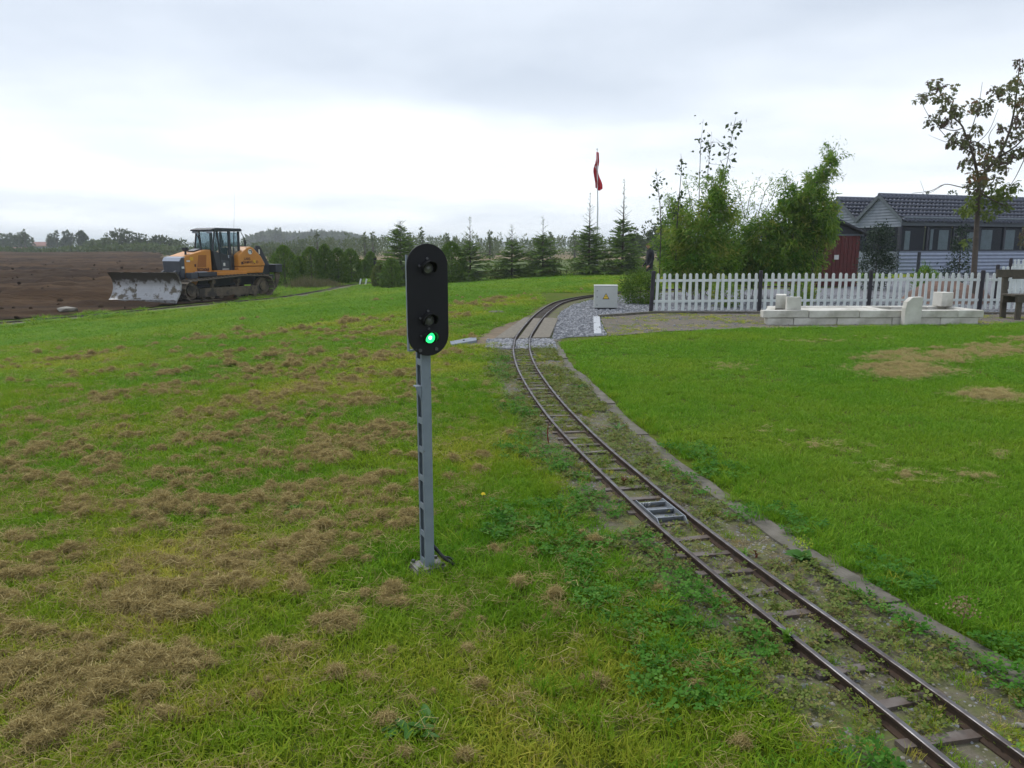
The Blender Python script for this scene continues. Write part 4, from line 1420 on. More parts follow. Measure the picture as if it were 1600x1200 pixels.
# electrical cabinet ---------------------------------------------------------
cb = empty("electrical_cabinet", (2.39, 19.62, 0), R(-3), "pale grey electrical cabinet with a yellow warning triangle beside the gravel", "cabinet")
MB().box((0, 0.15, 0.335), (0.585, 0.30, 0.56)).build("body", M["cabinet_grey"], cb, bevel=0.006)
MB().box((0, -0.008, 0.330), (0.565, 0.018, 0.535)).build("door", M["cabinet_grey"], cb, bevel=0.004)
MB().box((0, 0.15, 0.622), (0.600, 0.325, 0.014)).build("lid", M["cabinet_cap"], cb, bevel=0.003)
MB().box((0, 0.15, 0.030), (0.55, 0.27, 0.050)).build("plinth", M["black_paint"], cb)
for zz in (0.13, 0.335, 0.49):
    MB().tube([(-0.225, -0.016, zz), (-0.225, -0.022, zz)], 0.013, 12).build("lock", M["bolt_grey"], cb)
tri = empty("warning_sign", (0, 0, 0))
tri.parent = cb
for nm, sc_, yy, mm in (("border", 0.090, -0.0185, "black_paint"), ("field", 0.066, -0.0200, "warning_yellow")):
    cz = 0.345
    MB().prism([(-sc_, cz - sc_ * 0.75), (sc_, cz - sc_ * 0.75), (0, cz + sc_ * 0.98)], yy, yy + 0.0022, 'xz').build(nm, M[mm], tri)
MB().prism([(0.010, 0.380), (-0.016, 0.338), (-0.002, 0.338), (-0.010, 0.306), (0.018, 0.350), (0.003, 0.350)], -0.0215, -0.0195, 'xz').build("lightning_bolt", M["black_paint"], tri)

# ------------------------------------------------------------------ picket fences
def picket_mesh(h=0.90, w=0.070, t=0.018):
    return MB().prism([(-w / 2, 0), (w / 2, 0), (w / 2, h - 0.035), (w * 0.18, h - 0.004), (-w * 0.18, h - 0.004), (-w / 2, h - 0.035)], -t / 2, t / 2, 'xz').mesh("picket", M["picket_white"])


PK = picket_mesh()
POST = MB().tube([(0, 0, -0.1), (0, 0, 1.0), (0, 0, 1.02)], [0.050, 0.050, 0.038], 12).mesh("post", M["fence_post"])


def fence(posts, label, spacing=0.170, zs=None, last_post=True, zoff=0.06, kind_scale=1.0):
    f = empty("picket_fence", (posts[0][0], posts[0][1], 0), 0, label, "fence")
    o = Vector((posts[0][0], posts[0][1], 0))
    for k, p in enumerate(posts):
        z = zs[k] if zs else 0
        if k < len(posts) - 1 or last_post:
            link("post", POST, f, Vector((p[0], p[1], z)) - o, (random.gauss(0, 0.012), random.gauss(0, 0.015), 0))
    for k in range(len(posts) - 1):
        a = Vector((posts[k][0], posts[k][1], zs[k] if zs else 0)); b = Vector((posts[k + 1][0], posts[k + 1][1], zs[k + 1] if zs else 0))
        d = b - a
        ang = math.atan2(d.y, d.x)
        n = Vector((math.sin(ang), -math.cos(ang), 0))
        ln = Vector((d.x, d.y)).length
        for zz in (0.22, 0.72):
            MB().box((0, 0, 0), (ln - 0.09, 0.028, 0.062)).build("fence_rail", M["picket_white"], f, bevel=0.004,
                     loc=(a + b) / 2 + Vector((0, 0, zz + zoff)) - o, rot=(0, -math.atan2(d.z, ln), ang))
        m = int(round((ln - 0.16) / spacing))
        for i in range(m + 1):
            t = (0.125 + (ln - 0.25) * i / m) / ln
            p = a + d * t - n * -0.025 + Vector((0, 0, zoff + random.uniform(-0.006, 0.006)))
            link("picket", PK, f, p - o, (random.gauss(0, 0.012), random.gauss(0, 0.016), ang + random.gauss(0, 0.01)))
    return f


fence([(3.39, 18.78), (6.12, 19.05), (8.90, 19.22), (11.72, 19.30), (12.75, 19.35)], "long white picket fence with dark round posts in front of the bamboo and hall", last_post=False)
c0 = at(1558, 440, 21.8)
fence([(c0.x, 21.8), (c0.x + 2.9, 22.0)], "short white picket fence just behind the end of the long fence, lower of two", spacing=0.13, zs=[0.08, 0.08], zoff=0.08)
c1 = at(1577, 430, 24.5)
fence([(c1.x, 24.5), (c1.x + 3.0, 24.6)], "highest white picket fence, the one against the hall wall behind the bench", spacing=0.14, zs=[0.22, 0.22], zoff=0.08)

# ------------------------------------------------------------------ white block bed
def block(name, c, d, parent, rot=(0, 0, 0), mname="block_white", bevel=0.012):
    return MB().box((0, 0, 0), d).build(name, M[mname], parent, bevel=bevel, loc=c, rot=rot)


bd = empty("block_bed", (5.15, 15.75, 0), R(1.2), "long low bed walled with white building blocks on the lawn edge", "raised bed")
Lb, Db = 4.60, 1.25
for row, z in ((0, 0.076), (1, 0.230)):
    x0 = 0.0 if row else 0.10
    lens = [0.95, 1.05, 1.10, 0.95, 0.55] if row else [0.55, 0.90, 1.15, 1.00, 0.80]
    for ln in lens:
        if x0 + ln > Lb: ln = Lb - x0
        if ln < 0.1: break
        hh = 0.150
        block("block", (x0 + ln / 2 - 0.004, 0.10 + (0.02 if row == 0 else 0) + random.uniform(-0.01, 0.01), z + random.uniform(-0.003, 0.003)), (ln - 0.012, 0.20, hh), bd,
              (0, random.gauss(0, 0.004), random.gauss(0, 0.006)))
        block("block", (0.50 + (x0 + ln / 2) * 0.86, Db - 0.1, z), (ln * 0.86 - 0.010, 0.20, hh), bd)
        x0 += ln
for x_ in (0.10, 2.62, Lb - 0.1):
    for z in (0.076, 0.230):
        block("block", (x_ + (0.28 if x_ < 1 else (0.0 if x_ < 3 else -0.02)), Db / 2 + (0.0 if z > 0.1 else 0.01), z), (0.18, Db - 0.42, 0.148), bd, (0, 0, R(-22) if x_ < 1 else 0))
MB().box((Lb / 2 - 0.75, Db / 2, 0.262), (1.95, Db - 0.44, 0.05)).build("slab", M["block_white"], bd, bevel=0.01)
MB().box((3.52, Db / 2, 0.06), (1.5, Db - 0.44, 0.10)).build("earth", M["path_dirt"], bd)


def loose_block(loc, d, rz, label, rx=0.0, notch=False):
    t = empty("building_block", loc, rz, label, "building block")
    if notch:
        MB().prism([(-d[0] / 2, 0), (d[0] / 2, 0), (d[0] / 2, d[2]), (-d[0] / 2 + 0.13, d[2] * 0.985), (-d[0] / 2 + 0.03, d[2] - 0.10), (-d[0] / 2, d[2] * 0.6)], -d[1] / 2, d[1] / 2, 'xz').build(
            "block_body", M["block_white"], t, bevel=0.01, rot=(rx, 0, 0))
    else:
        MB().box((0, 0, d[2] / 2), d).build("block_body", M["block_white"], t, bevel=0.010, rot=(rx, 0, 0))
    return t


for (px0, px1, ptop, pbot, Y, dpt, rz_, lab, nt_) in (
        (1217, 1234, 461, 487, 16.2, 0.42, -20, "upright white block standing at the near end of the block bed, rear of a pair", False),
        (1229, 1253, 464, 491, 15.88, 0.10, -6, "upright white block standing at the near end of the block bed, front of a pair", False),
        (1412, 1443, 464, 508, 15.62, 0.15, 4, "tall chipped white block leaning against the front of the block bed", True),
        (1468, 1490, 457, 483, 16.75, 0.30, 10, "small white block standing on the back of the bed near the wooden bench", False)):
    a = at(px0, pbot, Y); b = at(px1, ptop, Y)
    base = max(0.0, a.z) if pbot > 500 else 0.308
    loose_block(((a.x + b.x) / 2, Y + dpt / 2, base), (b.x - a.x, dpt, b.z - base), R(rz_), lab, notch=nt_)

# ------------------------------------------------------------------ bench at the edge
bn0 = at(1557, 430, 17.3)
bn = empty("garden_bench", (bn0.x, 17.3, 0), R(3), "weathered brown wooden bench with a backrest by the fence end", "bench")
MB().box((1.0, 0.0, 1.005), (2.0, 0.05, 0.175)).build("backrest", M["bench_wood"], bn, bevel=0.006)
MB().box((1.1, -0.04, 0.905), (1.5, 0.03, 0.04)).build("back_rail", M["bench_wood"], bn, bevel=0.004)
for k in range(3):
    MB().box((1.08, -0.16 - 0.15 * k, 0.545), (1.96, 0.135, 0.045)).build("seat_plank", M["bench_wood"], bn, bevel=0.006)
MB().box((1.1, -0.06, 0.445), (1.9, 0.05, 0.16)).build("seat_beam", M["bench_wood"], bn, bevel=0.006)
MB().box((1.1, -0.50, 0.455), (1.9, 0.05, 0.13)).build("seat_beam", M["bench_wood"], bn, bevel=0.006)
for x_ in (0.24, 1.75):
    MB().box((x_, 0.02, 0.50), (0.12, 0.06, 1.0), rot=(R(-4), 0, 0)).build("leg", M["bench_wood"], bn, bevel=0.006)
    MB().box((x_ + 0.02, -0.46, 0.26), (0.12, 0.06, 0.52)).build("leg", M["bench_wood"], bn, bevel=0.006)

# ------------------------------------------------------------------ hall with twin gables
D0 = 44.0
K = at(1409, 341, D0)
EAVE = K.z
zr = lambda Y: at(1600, 344, Y).z - EAVE
lo_, hi_ = 40.0, 60.0
for _ in range(40):
    md = (lo_ + hi_) / 2
    if zr(md) < 0: lo_ = md
    else: hi_ = md
K2 = at(1600, 344, lo_)
HANG = math.atan2(K2.y - K.y, K2.x - K.x)
hall = empty("hall", (K.x, K.y, 0), HANG, "low grey clad hall with twin dark tiled gable roofs and a window band", "building")
GW = 3.3                                              # width of one gable
RIDGE = EAVE + 1.36
LEN = 17.0
SILL, HEAD = 1.36, EAVE - 0.46
FL = -0.3
# corrugated lower wall: real waves, one sheet for each bay
def waves(x0, x1, z0, z1, pitch, amp):
    vv, ff_ = [], []
    n = int((z1 - z0) / pitch * 8)
    for i in range(n + 1):
        z = z0 + (z1 - z0) * i / n
        y = -amp * (0.5 + 0.5 * math.cos(2 * math.pi * (z - z0) / pitch))
        vv += [(x0, y, z), (x1, y, z)]
    for i in range(n):
        ff_.append((2 * i, 2 * i + 1, 2 * i + 3, 2 * i + 2))
    return MB().add(vv, ff_)


bay = 2.0
nb = int(LEN / bay)
for i in range(nb):
    waves(i * bay + 0.004, (i + 1) * bay - 0.004, FL, SILL - 0.03, 0.205, 0.060).build("wall_sheet", M["clad_pale"], hall)
MB().box((LEN / 2, 0.10, (SILL + FL) / 2), (LEN, 0.08, SILL - FL)).build("wall_core", M["clad_grey"], hall)
MB().box((LEN / 2, 0.02, SILL), (LEN + 0.1, 0.16, 0.06)).build("window_sill", M["frame_dark"], hall)
MB().box((LEN / 2, 0.03, (HEAD + EAVE) / 2 + 0.02), (LEN, 0.12, EAVE - HEAD - 0.08)).build("header", M["fascia"], hall)
for i in range(nb + 1):
    MB().box((i * bay, 0.03, (SILL + HEAD) / 2), (0.14, 0.14, HEAD - SILL)).build("mullion", M["frame_dark"], hall)
for i in range(nb):
    MB().box((i * bay + bay / 2, 0.05, (SILL + HEAD) / 2), (bay - 0.14, 0.012, HEAD - SILL - 0.06)).build("window_pane", M["hall_glass"], hall)
# boards and rolled screens standing inside behind the panes
inside_boards = ((0.62, 0.36, 1.05, 'room_board'), (1.88, 0.08, 1.30, 'room_slat'), (2.42, 0.20, 1.15, 'room_board'), (3.32, 0.72, 1.12, 'room_board'), (3.94, 0.08, 1.3, 'room_slat'), (5.4, 0.5, 1.0, 'room_board'),
                 (6.7, 0.85, 1.15, 'room_board'), (8.55, 0.85, 1.15, 'room_board'), (9.6, 0.08, 1.3, 'room_slat'), (10.7, 0.7, 1.1, 'room_board'))
for (bx_, bw, bh, mm) in inside_boards:
    MB().box((bx_, 0.085, SILL + bh / 2 + 0.05), (bw, 0.03, bh)).build("inner_board", M[mm], hall)
MB().box((LEN / 2, 3.0, 1.6), (LEN - 0.3, 0.06, 3.2)).build("inner_wall", M["room_dark"], hall)
MB().box((LEN / 2, 1.7, EAVE - 0.05), (LEN - 0.3, 2.6, 0.05)).build("inner_ceiling", M["room_dark"], hall)
MB().box((LEN / 2, 1.7, -0.02), (LEN - 0.3, 2.6, 0.05)).build("inner_floor", M["room_dark"], hall)
for i in range(nb + 1):
    MB().box((i * bay + 0.3, -0.10, EAVE - 0.14), (0.16, 0.26, 0.12)).build("rafter_end", M["frame_dark"], hall)
# gutter
MB().tube([(-0.05, -0.20, EAVE + 0.02), (LEN, -0.20, EAVE + 0.02)], 0.075, 10).build("gutter", M["fascia"], hall)
# gable end walls (facing the bamboo): boards above, window band below
for g in range(2):
    y0 = g * GW
    nbd = 11
    for i in range(nbd):
        za = HEAD + (RIDGE - HEAD) * i / nbd
        zb = HEAD + (RIDGE - HEAD) * (i + 1) / nbd - 0.012
        def half(z):
            return GW / 2 if z <= EAVE else GW / 2 * max(0.0, (RIDGE - z) / (RIDGE - EAVE))
        ha, hb = half(za), half(zb)
        if ha < 0.05: continue
        cyy = y0 + GW / 2
        mb = MB()
        vv = [(-0.035, cyy - ha, za), (-0.035, cyy + ha, za), (-0.005, cyy + hb, zb), (-0.005, cyy - hb, zb), (0.03, cyy - ha, za), (0.03, cyy + ha, za), (0.03, cyy + hb, zb), (0.03, cyy - hb, zb)]
        mb.add(vv, [(3, 2, 1, 0), (4, 5, 6, 7), (0, 1, 5, 4), (1, 2, 6, 5), (2, 3, 7, 6), (3, 0, 4, 7)])
        mb.build("gable_board", M["clad_grey"], hall)
    for k in range(2):
        MB().box((0.03, y0 + GW / 4 + k * GW / 2, (SILL + HEAD) / 2), (0.012, GW / 2 - 0.12, HEAD - SILL - 0.06)).build("window_pane", M["hall_glass"], hall)
        MB().box((0.02, y0 + k * GW / 2 + (0.0 if k or g else 0.10), (SILL + HEAD) / 2), (0.12, 0.12, HEAD - SILL)).build("mullion", M["frame_dark"], hall)
    MB().box((0.05, y0 + GW / 2, (SILL + FL) / 2), (0.10, GW - 0.1, SILL - FL - 0.1)).build("wall_core", M["clad_grey"], hall)
    # verge boards
    for sgn in (-1, 1):
        a = Vector((-0.14, y0 + GW / 2 + sgn * (GW / 2 + (0.16 if (g == 0 and sgn < 0) or (g == 1 and sgn > 0) else 0.0)), EAVE - (0.16 if (g == 0 and sgn < 0) or (g == 1 and sgn > 0) else 0.0) * (RIDGE - EAVE) / (GW / 2)))
        b = Vector((-0.14, y0 + GW / 2, RIDGE))
        mb = MB()
        vv = []
        for p in (a, b):
            for (dx, dz) in ((0, 0.07), (0, -0.17), (0.05, -0.17), (0.05, 0.07)):
                vv.append((p.x + dx, p.y, p.z + dz))
        mb.add(vv, [(0, 1, 5, 4), (1, 2, 6, 5), (2, 3, 7, 6), (3, 0, 4, 7), (3, 2, 1, 0), (4, 5, 6, 7)])
        mb.build("verge_board", M["fascia"], hall)
# tiled slopes: S-tiles modelled as one waved and stepped sheet
def tiled(y_low, z_low, y_top, z_top, x0, x1, cw=0.30, course=0.33):
    sl = math.hypot(y_top - y_low, z_top - z_low)
    nc = max(1, int(round(sl / course)))
    prof = []
    ncol = int((x1 - x0) / cw)
    ux = np.array([0, 0.12, 0.28, 0.42, 0.55, 0.70, 0.85])
    hz = 0.085 * np.array([0.15, 0.75, 1.0, 0.70, 0.22, 0.0, 0.03])
    X = np.concatenate([x0 + (c + ux) * cw for c in range(ncol)] + [[x1]])
    Hh = np.concatenate([hz for c in range(ncol)] + [[hz[0]]])
    dy, dz = (y_top - y_low) / sl, (z_top - z_low) / sl
    ny_, nz_ = -dz, dy
    if nz_ < 0: ny_, nz_ = -ny_, -nz_
    V = []
    rows = []
    for c in range(nc):
        for (t, lift, back) in ((0.0, 0.022, 0.055), (0.0, 0.100, 0.065), (1.0, 0.012, 0.0)):
            rows.append(((c + t) * sl / nc - back, lift))
        # little drop from one course onto the next comes from the pair of rows
    for (s_, lift) in rows:
        V.append(np.stack([X, y_low + dy * s_ + ny_ * (lift + Hh), z_low + dz * s_ + nz_ * (lift + Hh)], 1))
    V = np.stack(V)
    ii = np.arange(V.shape[0] * V.shape[1]).reshape(V.shape[:2])
    f = np.stack([ii[:-1, :-1], ii[:-1, 1:], ii[1:, 1:], ii[1:, :-1]], -1).reshape(-1, 4)
    return np_mesh("roof_tiles", V.reshape(-1, 3), f, M["tile_dark"])


for g in range(2):
    y0 = g * GW
    ov = 0.22 if g == 0 else 0.0
    sl_ = (RIDGE - EAVE) / (GW / 2)
    o = link("roof_tiles", tiled(y0 - ov, EAVE - ov * sl_, y0 + GW / 2, RIDGE, -0.12, LEN), hall); o["kind"] = "stuff"
    o = link("roof_tiles", tiled(y0 + GW + (0.2 if g else 0), EAVE - (0.2 * sl_ if g else 0), y0 + GW / 2, RIDGE, -0.12, LEN), hall); o["kind"] = "stuff"
    MB().tube([(-0.14, y0 + GW / 2, RIDGE + 0.03), (LEN, y0 + GW / 2, RIDGE + 0.03)], 0.10, 10).build("ridge_cap", M["tile_dark"], hall)
MB().box((LEN / 2, GW * 2, 1.4), (LEN, 0.1, 3.4)).build("rear_wall", M["clad_grey"], hall)
MB().box((LEN, GW, 1.4), (0.1, GW * 2, 3.4)).build("end_wall", M["clad_grey"], hall)
MB().tube([(0.55, -0.9, -0.3), (0.55, -0.9, 1.30)], 0.09, 10).build("screen_post", M["frame_dark"], hall)

# red shed in front of the gable end ---------------------------------------
sh = at(1345, 400, 31.0)
W_ = 2.5
sz_e = at(1345, 367, 31.0).z
sz_r = at(1312, 341, 31.0).z
shed = empty("red_shed", (sh.x - W_, 31.0, 0), R(4), "dark red wooden shed with a grey pitched roof beside the bamboo", "shed")
nbd = 16
for i in range(nbd):
    MB().box(((i + 0.5) * W_ / nbd, 0, sz_e / 2), (W_ / nbd - 0.012, 0.03 + 0.008 * (i % 2), sz_e)).build("wall_board", M["shed_red"], shed)
MB().box((W_ / 2, 1.3, sz_e / 2), (W_ - 0.02, 2.5, sz_e - 0.02)).build("wall", M["shed_red"], shed)
MB().prism([(-0.12, sz_e), (W_ + 0.12, sz_e), (W_ / 2, sz_r - 0.06)], 0.02, 0.07, 'xz').build("gable", M["shed_roof"], shed)
for sgn in (0, 1):
    a = (-0.25 if sgn == 0 else W_ + 0.25)
    zz = sz_e - 0.02
    MB().prism([(a, zz), (W_ / 2, sz_r), (W_ / 2, sz_r + 0.08), (a, zz + 0.08)], -0.25, 2.8, 'xz').build("roof_slope", M["shed_roof"], shed)
MB().box((W_ / 2, -0.01, sz_e + 0.0), (W_ + 0.3, 0.06, 0.07)).build("gable_trim", M["fascia"], shed)
sg = at(1309, 402, 30.95)
MB().box((sg.x - (sh.x - W_), -0.04, sg.z), (0.18, 0.02, 0.18)).build("notice", M["sign_white"], shed)

# reddish earth mound behind the fence -----------------------------------------
mc = at(1478, 470, 22.3)
mx_, my_ = np.meshgrid(np.linspace(-1.3, 1.3, 40), np.linspace(-1.0, 1.0, 30))
mh_ = 0.62 * np.clip(1 - (mx_ / 1.25) ** 2 - (my_ / 0.95) ** 2, 0, 1) ** 0.6 * (0.75 + 0.5 * fbm(mx_ * 2.2, my_ * 2.2, 7)) + 0.05 * fbm(mx_ * 7, my_ * 7, 3)
ii = np.arange(mx_.size).reshape(mx_.shape)
f = np.stack([ii[:-1, :-1], ii[:-1, 1:], ii[1:, 1:], ii[1:, :-1]], -1).reshape(-1, 4)
mo = link("earth_mound", np_mesh("earth_mound", np.stack([mx_, my_, mh_ - 0.03], -1).reshape(-1, 3), f, M["mound_earth"], smooth=True), loc=(mc.x, 22.3, 0))
tag(mo, "reddish brown earth mound behind the white fence near the slim tree", "mound")
# ------------------------------------------------------------------ bulldozer
fdir = Vector((-0.515, -0.857, 0.0))
ldir = Vector((-fdir.y, fdir.x, 0))
mid_ = Vector((-12.35, 34.2, 0.0))
dz_o = mid_ - ldir * 1.45
DZ = empty("bulldozer", (dz_o.x, dz_o.y, tz(dz_o.x, dz_o.y) - 0.02), math.atan2(fdir.y, fdir.x), "muddy orange bulldozer with a wide blade and dark cab parked by the ploughed field", "bulldozer")
DZ.scale = (0.96, 0.96, 0.955)
OR, BK, GY, MU = M["machine_orange"], M["machine_black"], M["machine_grey"], M["track_mud"]


def loop_pts(step):
    """Centre line of one track chain: list of (x, z, angle)."""
    xf, zf, rf, xr, zr_, rr = 2.02, 0.50, 0.44, -2.02, 0.56, 0.50
    out = []
    top = spline([(xr, zr_ + rr), (-0.6, 1.09), (0.8, 1.01), (xf, zf + rf)], step)
    for p in top[:-1]: out.append((p[0], p[1]))
    for k in range(0, 30): a = math.pi / 2 - math.pi * k / 30; out.append((xf + rf * math.cos(a), zf + rf * math.sin(a)))
    for p in spline([(xf, zf - rf), (0, 0.055), (xr, zr_ - rr)], step)[:-1]: out.append((p[0], p[1]))
    for k in range(0, 30): a = -math.pi / 2 - math.pi * k / 30; out.append((xr + rr * math.cos(a), zr_ + rr * math.sin(a)))
    P_ = np.array(out)
    sg_ = np.linalg.norm(np.diff(np.vstack([P_, P_[:1]]), axis=0), axis=1)
    cu = np.concatenate([[0], np.cumsum(sg_)])
    PP = np.vstack([P_, P_[:1]])
    n = int(cu[-1] / step)
    r = []
    for k in range(n):
        s_ = cu[-1] * k / n
        a = np.array([np.interp(s_, cu, PP[:, 0]), np.interp(s_, cu, PP[:, 1])])
        s2 = min(s_ + 0.02, cu[-1] - 1e-4)
        b = np.array([np.interp(s2, cu, PP[:, 0]), np.interp(s2, cu, PP[:, 1])])
        r.append((a[0], a[1], math.atan2(b[1] - a[1], b[0] - a[0])))
    return r


shoe = MB()
shoe.box((0, 0, 0), (0.185, 0.72, 0.035))
shoe.box((0.05, 0, 0.045), (0.026, 0.72, 0.06))
shoe_me = shoe.mesh("track_shoe", M["track_shoe"])
for sy in (1, -1):
    trk = empty("crawler_track", (0, sy * 1.09, 0))
    trk.parent = DZ
    for (x, z, a) in loop_pts(0.205):
        link("track_shoe", shoe_me, trk, (x, 0, z), (0, -a, 0))
    MB().box((0, 0, 0.42), (3.5, 0.34, 0.34)).build("track_frame", MU, trk, bevel=0.03)
    MB().box((0.0, sy * 0.19, 0.40), (3.3, 0.07, 0.40)).build("frame_guard", MU, trk, bevel=0.02)
    for (xx, zz, rr, nm, w) in ((2.02, 0.50, 0.385, "idler", 0.24), (-2.02, 0.56, 0.40, "sprocket", 0.24)):
        mb = MB()
        mb.tube([(xx, -w / 2, zz), (xx, w / 2, zz)], rr, 22)
        mb.tube([(xx, -w / 2 - 0.09, zz), (xx, w / 2 + 0.09, zz)], rr * 0.62, 18)
        mb.build(nm, MU, trk, bevel=0.01)
    for k in range(7):
        MB().tube([(-1.45 + k * 0.48, -0.2, 0.24), (-1.45 + k * 0.48, 0.2, 0.24)], 0.14, 14).build("roller", MU, trk)
    for k in (-0.6, 0.8):
        MB().tube([(k, -0.15, 0.86), (k, 0.15, 0.86)], 0.10, 12).build("carrier_roller", MU, trk)
        MB().box((k, 0, 0.70), (0.12, 0.1, 0.3)).build("roller_bracket", MU, trk)
# hull
MB().box((0, 0, 0.95), (4.4, 1.05, 0.66)).build("hull", BK, DZ, bevel=0.04)
MB().box((-0.2, 0, 1.20), (2.2, 2.0, 0.14)).build("deck", OR, DZ, bevel=0.02)
# hood
FB = empty("front_body", (-0.10, 0, 0)); FB.parent = DZ; FB.scale = (0.80, 1, 1)
hood = MB()
hood.prism([(0.55, 1.22), (2.32, 1.22), (2.36, 1.92), (2.25, 2.02), (1.75, 2.14), (1.10, 2.27), (0.80, 2.30), (0.55, 2.30)], -0.58, 0.58, 'xz')
hd = hood.build("hood", OR, FB, bevel=0.05, seg=3)
MB().prism([(1.35, 1.22), (2.32, 1.22), (2.28, 0.75), (1.90, 0.55), (1.62, 0.78)], -0.60, 0.60, 'xz').build("hood_skirt", OR, FB, bevel=0.03)
MB().prism([(0.95, 1.52), (1.52, 1.52), (1.40, 2.06), (0.88, 2.06)], 0.575, 0.592, 'xz').build("side_grille", mat("grille_orange", (0.30, 0.105, 0.022), 0.7), FB)
MB().prism([(0.95, 1.52), (1.52, 1.52), (1.40, 2.06), (0.88, 2.06)], -0.592, -0.575, 'xz').build("side_grille", M["grille_orange"], FB)
MB().prism([(2.36, 1.05), (2.62, 1.05), (2.66, 1.78), (2.52, 1.93), (2.36, 1.95)], -0.62, 0.62, 'xz').build("radiator_nose", GY, FB, bevel=0.04)
MB().prism([(2.30, 1.96), (2.54, 1.935), (2.67, 1.79), (2.69, 1.80), (2.56, 1.965), (2.30, 2.0)], -0.60, 0.60, 'xz').build("nose_cap", M["machine_cap"], FB)
MB().tube([(1.95, 0.28, 2.05), (1.95, 0.28, 2.25)], 0.055, 12).build("precleaner_stem", BK, FB)
MB().tube([(1.95, 0.28, 2.22), (1.95, 0.28, 2.28), (1.95, 0.28, 2.40)], [0.09, 0.16, 0.17], 16).build("precleaner", BK, FB)
MB().tube([(0.98, 0.30, 2.25), (0.98, 0.30, 2.78), (1.02, 0.30, 2.88), (1.10, 0.30, 2.95)], [0.065, 0.065, 0.06, 0.055], 12).build("exhaust_pipe", BK, FB)
MB().box((1.25, 0.12, 2.28), (0.5, 0.5, 0.05), rot=(0, R(11), 0)).build("hood_top", GY, FB, bevel=0.01)
# battery box / steps above the near track
for sy in (1, -1):
    MB().box((0.95, sy * 0.86, 1.20), (1.0, 0.42, 0.20)).build("step_box", BK, DZ, bevel=0.03)
    MB().box((1.62, sy * 0.82, 1.16), (0.36, 0.40, 0.26)).build("tool_box", GY, DZ, bevel=0.03)
    MB().box((1.18, sy * 0.90, 1.315), (0.46, 0.24, 0.03)).build("grip_plate", M["machine_cap"], DZ)
# cab
cab = empty("cab", (-0.44, 0, 0)); cab.parent = DZ; cab.scale = (0.86, 0.84, 1.0)
MB().prism([(0.62, 1.27), (0.84, 2.26), (-0.10, 2.05), (-0.86, 2.02), (-0.86, 1.27)], -0.78, 0.78, 'xz').build("cab_base", BK, cab, bevel=0.02)
MB().prism([(0.98, 3.16), (0.98, 3.22), (0.60, 3.30), (-1.0, 3.29), (-1.08, 3.24), (-1.08, 3.15), (0.6, 3.13)], -0.86, 0.86, 'xz').build("cab_roof", BK, cab, bevel=0.03)
for sy in (1, -1):
    y = sy * 0.76
    for nm, a, b, w in (("front_pillar", (0.84, 2.24), (0.66, 3.14), 0.075), ("door_pillar", (0.34, 1.35), (0.50, 3.14), 0.08), ("mid_pillar", (-0.22, 1.30), (-0.26, 3.14), 0.13),
                        ("rear_pillar", (-0.86, 2.0), (-0.90, 3.14), 0.11), ("window_bar", (-0.50, 2.05), (-0.62, 3.14), 0.04)):
        MB().tube([(a[0], y, a[1]), (b[0], y, b[1])], w / 2 * 1.25, 6).build(nm, BK, cab)
    for nm, q in (("window_pane", [(0.80, 2.26), (0.63, 3.12), (0.52, 3.12), (0.46, 2.2)]), ("door_pane", [(0.40, 1.85), (0.48, 3.10), (-0.20, 3.10), (-0.18, 1.75)]),
                  ("window_pane", [(-0.30, 2.04), (-0.30, 3.10), (-0.86, 3.10), (-0.84, 2.04)])):
        MB().prism(q, y - 0.006, y + 0.006, 'xz').build(nm, M["cab_glass"], cab)
    MB().prism([(0.36, 1.34), (0.44, 1.85), (-0.18, 1.75), (-0.18, 1.34)], y + sy * 0.01, y + sy * 0.03, 'xz').build("door", GY, cab, bevel=0.008)
    MB().box((-0.12, y + sy * 0.05, 1.98), (0.05, 0.04, 0.14)).build("door_handle", M["machine_cap"], cab)
    for k in range(3):
        MB().box((0.86 - k * 0.02, sy * (0.74 - 0.16 * k), 3.10), (0.09, 0.13, 0.09)).build("work_lamp", M["machine_cap"], cab, bevel=0.01)
    MB().tube([(-1.0, sy * 0.85, 3.12), (-1.12, sy * 0.92, 2.9), (-1.16, sy * 0.94, 2.55)], 0.02, 6).build("mirror_arm", BK, cab)
    MB().box((-1.17, sy * 0.95, 2.60), (0.04, 0.14, 0.30)).build("mirror", BK, cab, bevel=0.01)
MB().prism([(-0.7, 2.26), (0.7, 2.26), (0.66, 3.12), (-0.66, 3.12)], 0.735, 0.745, 'yz').build("windscreen", M["cab_glass"], cab)
MB().prism([(-0.7, 2.05), (0.7, 2.05), (0.66, 3.12), (-0.66, 3.12)], -0.895, -0.885, 'yz').build("rear_pane", M["cab_glass"], cab)
MB().box((-0.42, 0, 2.05), (0.16, 0.55, 0.72), rot=(0, R(-8), 0)).build("seat_back", BK, cab, bevel=0.05)
MB().box((-0.12, 0, 1.95), (0.5, 0.55, 0.16)).build("seat", BK, cab, bevel=0.04)
MB().tube([(-0.75, 0.6, 3.28), (-0.95, 0.62, 4.9)], [0.006, 0.003], 5).build("antenna", BK, cab)
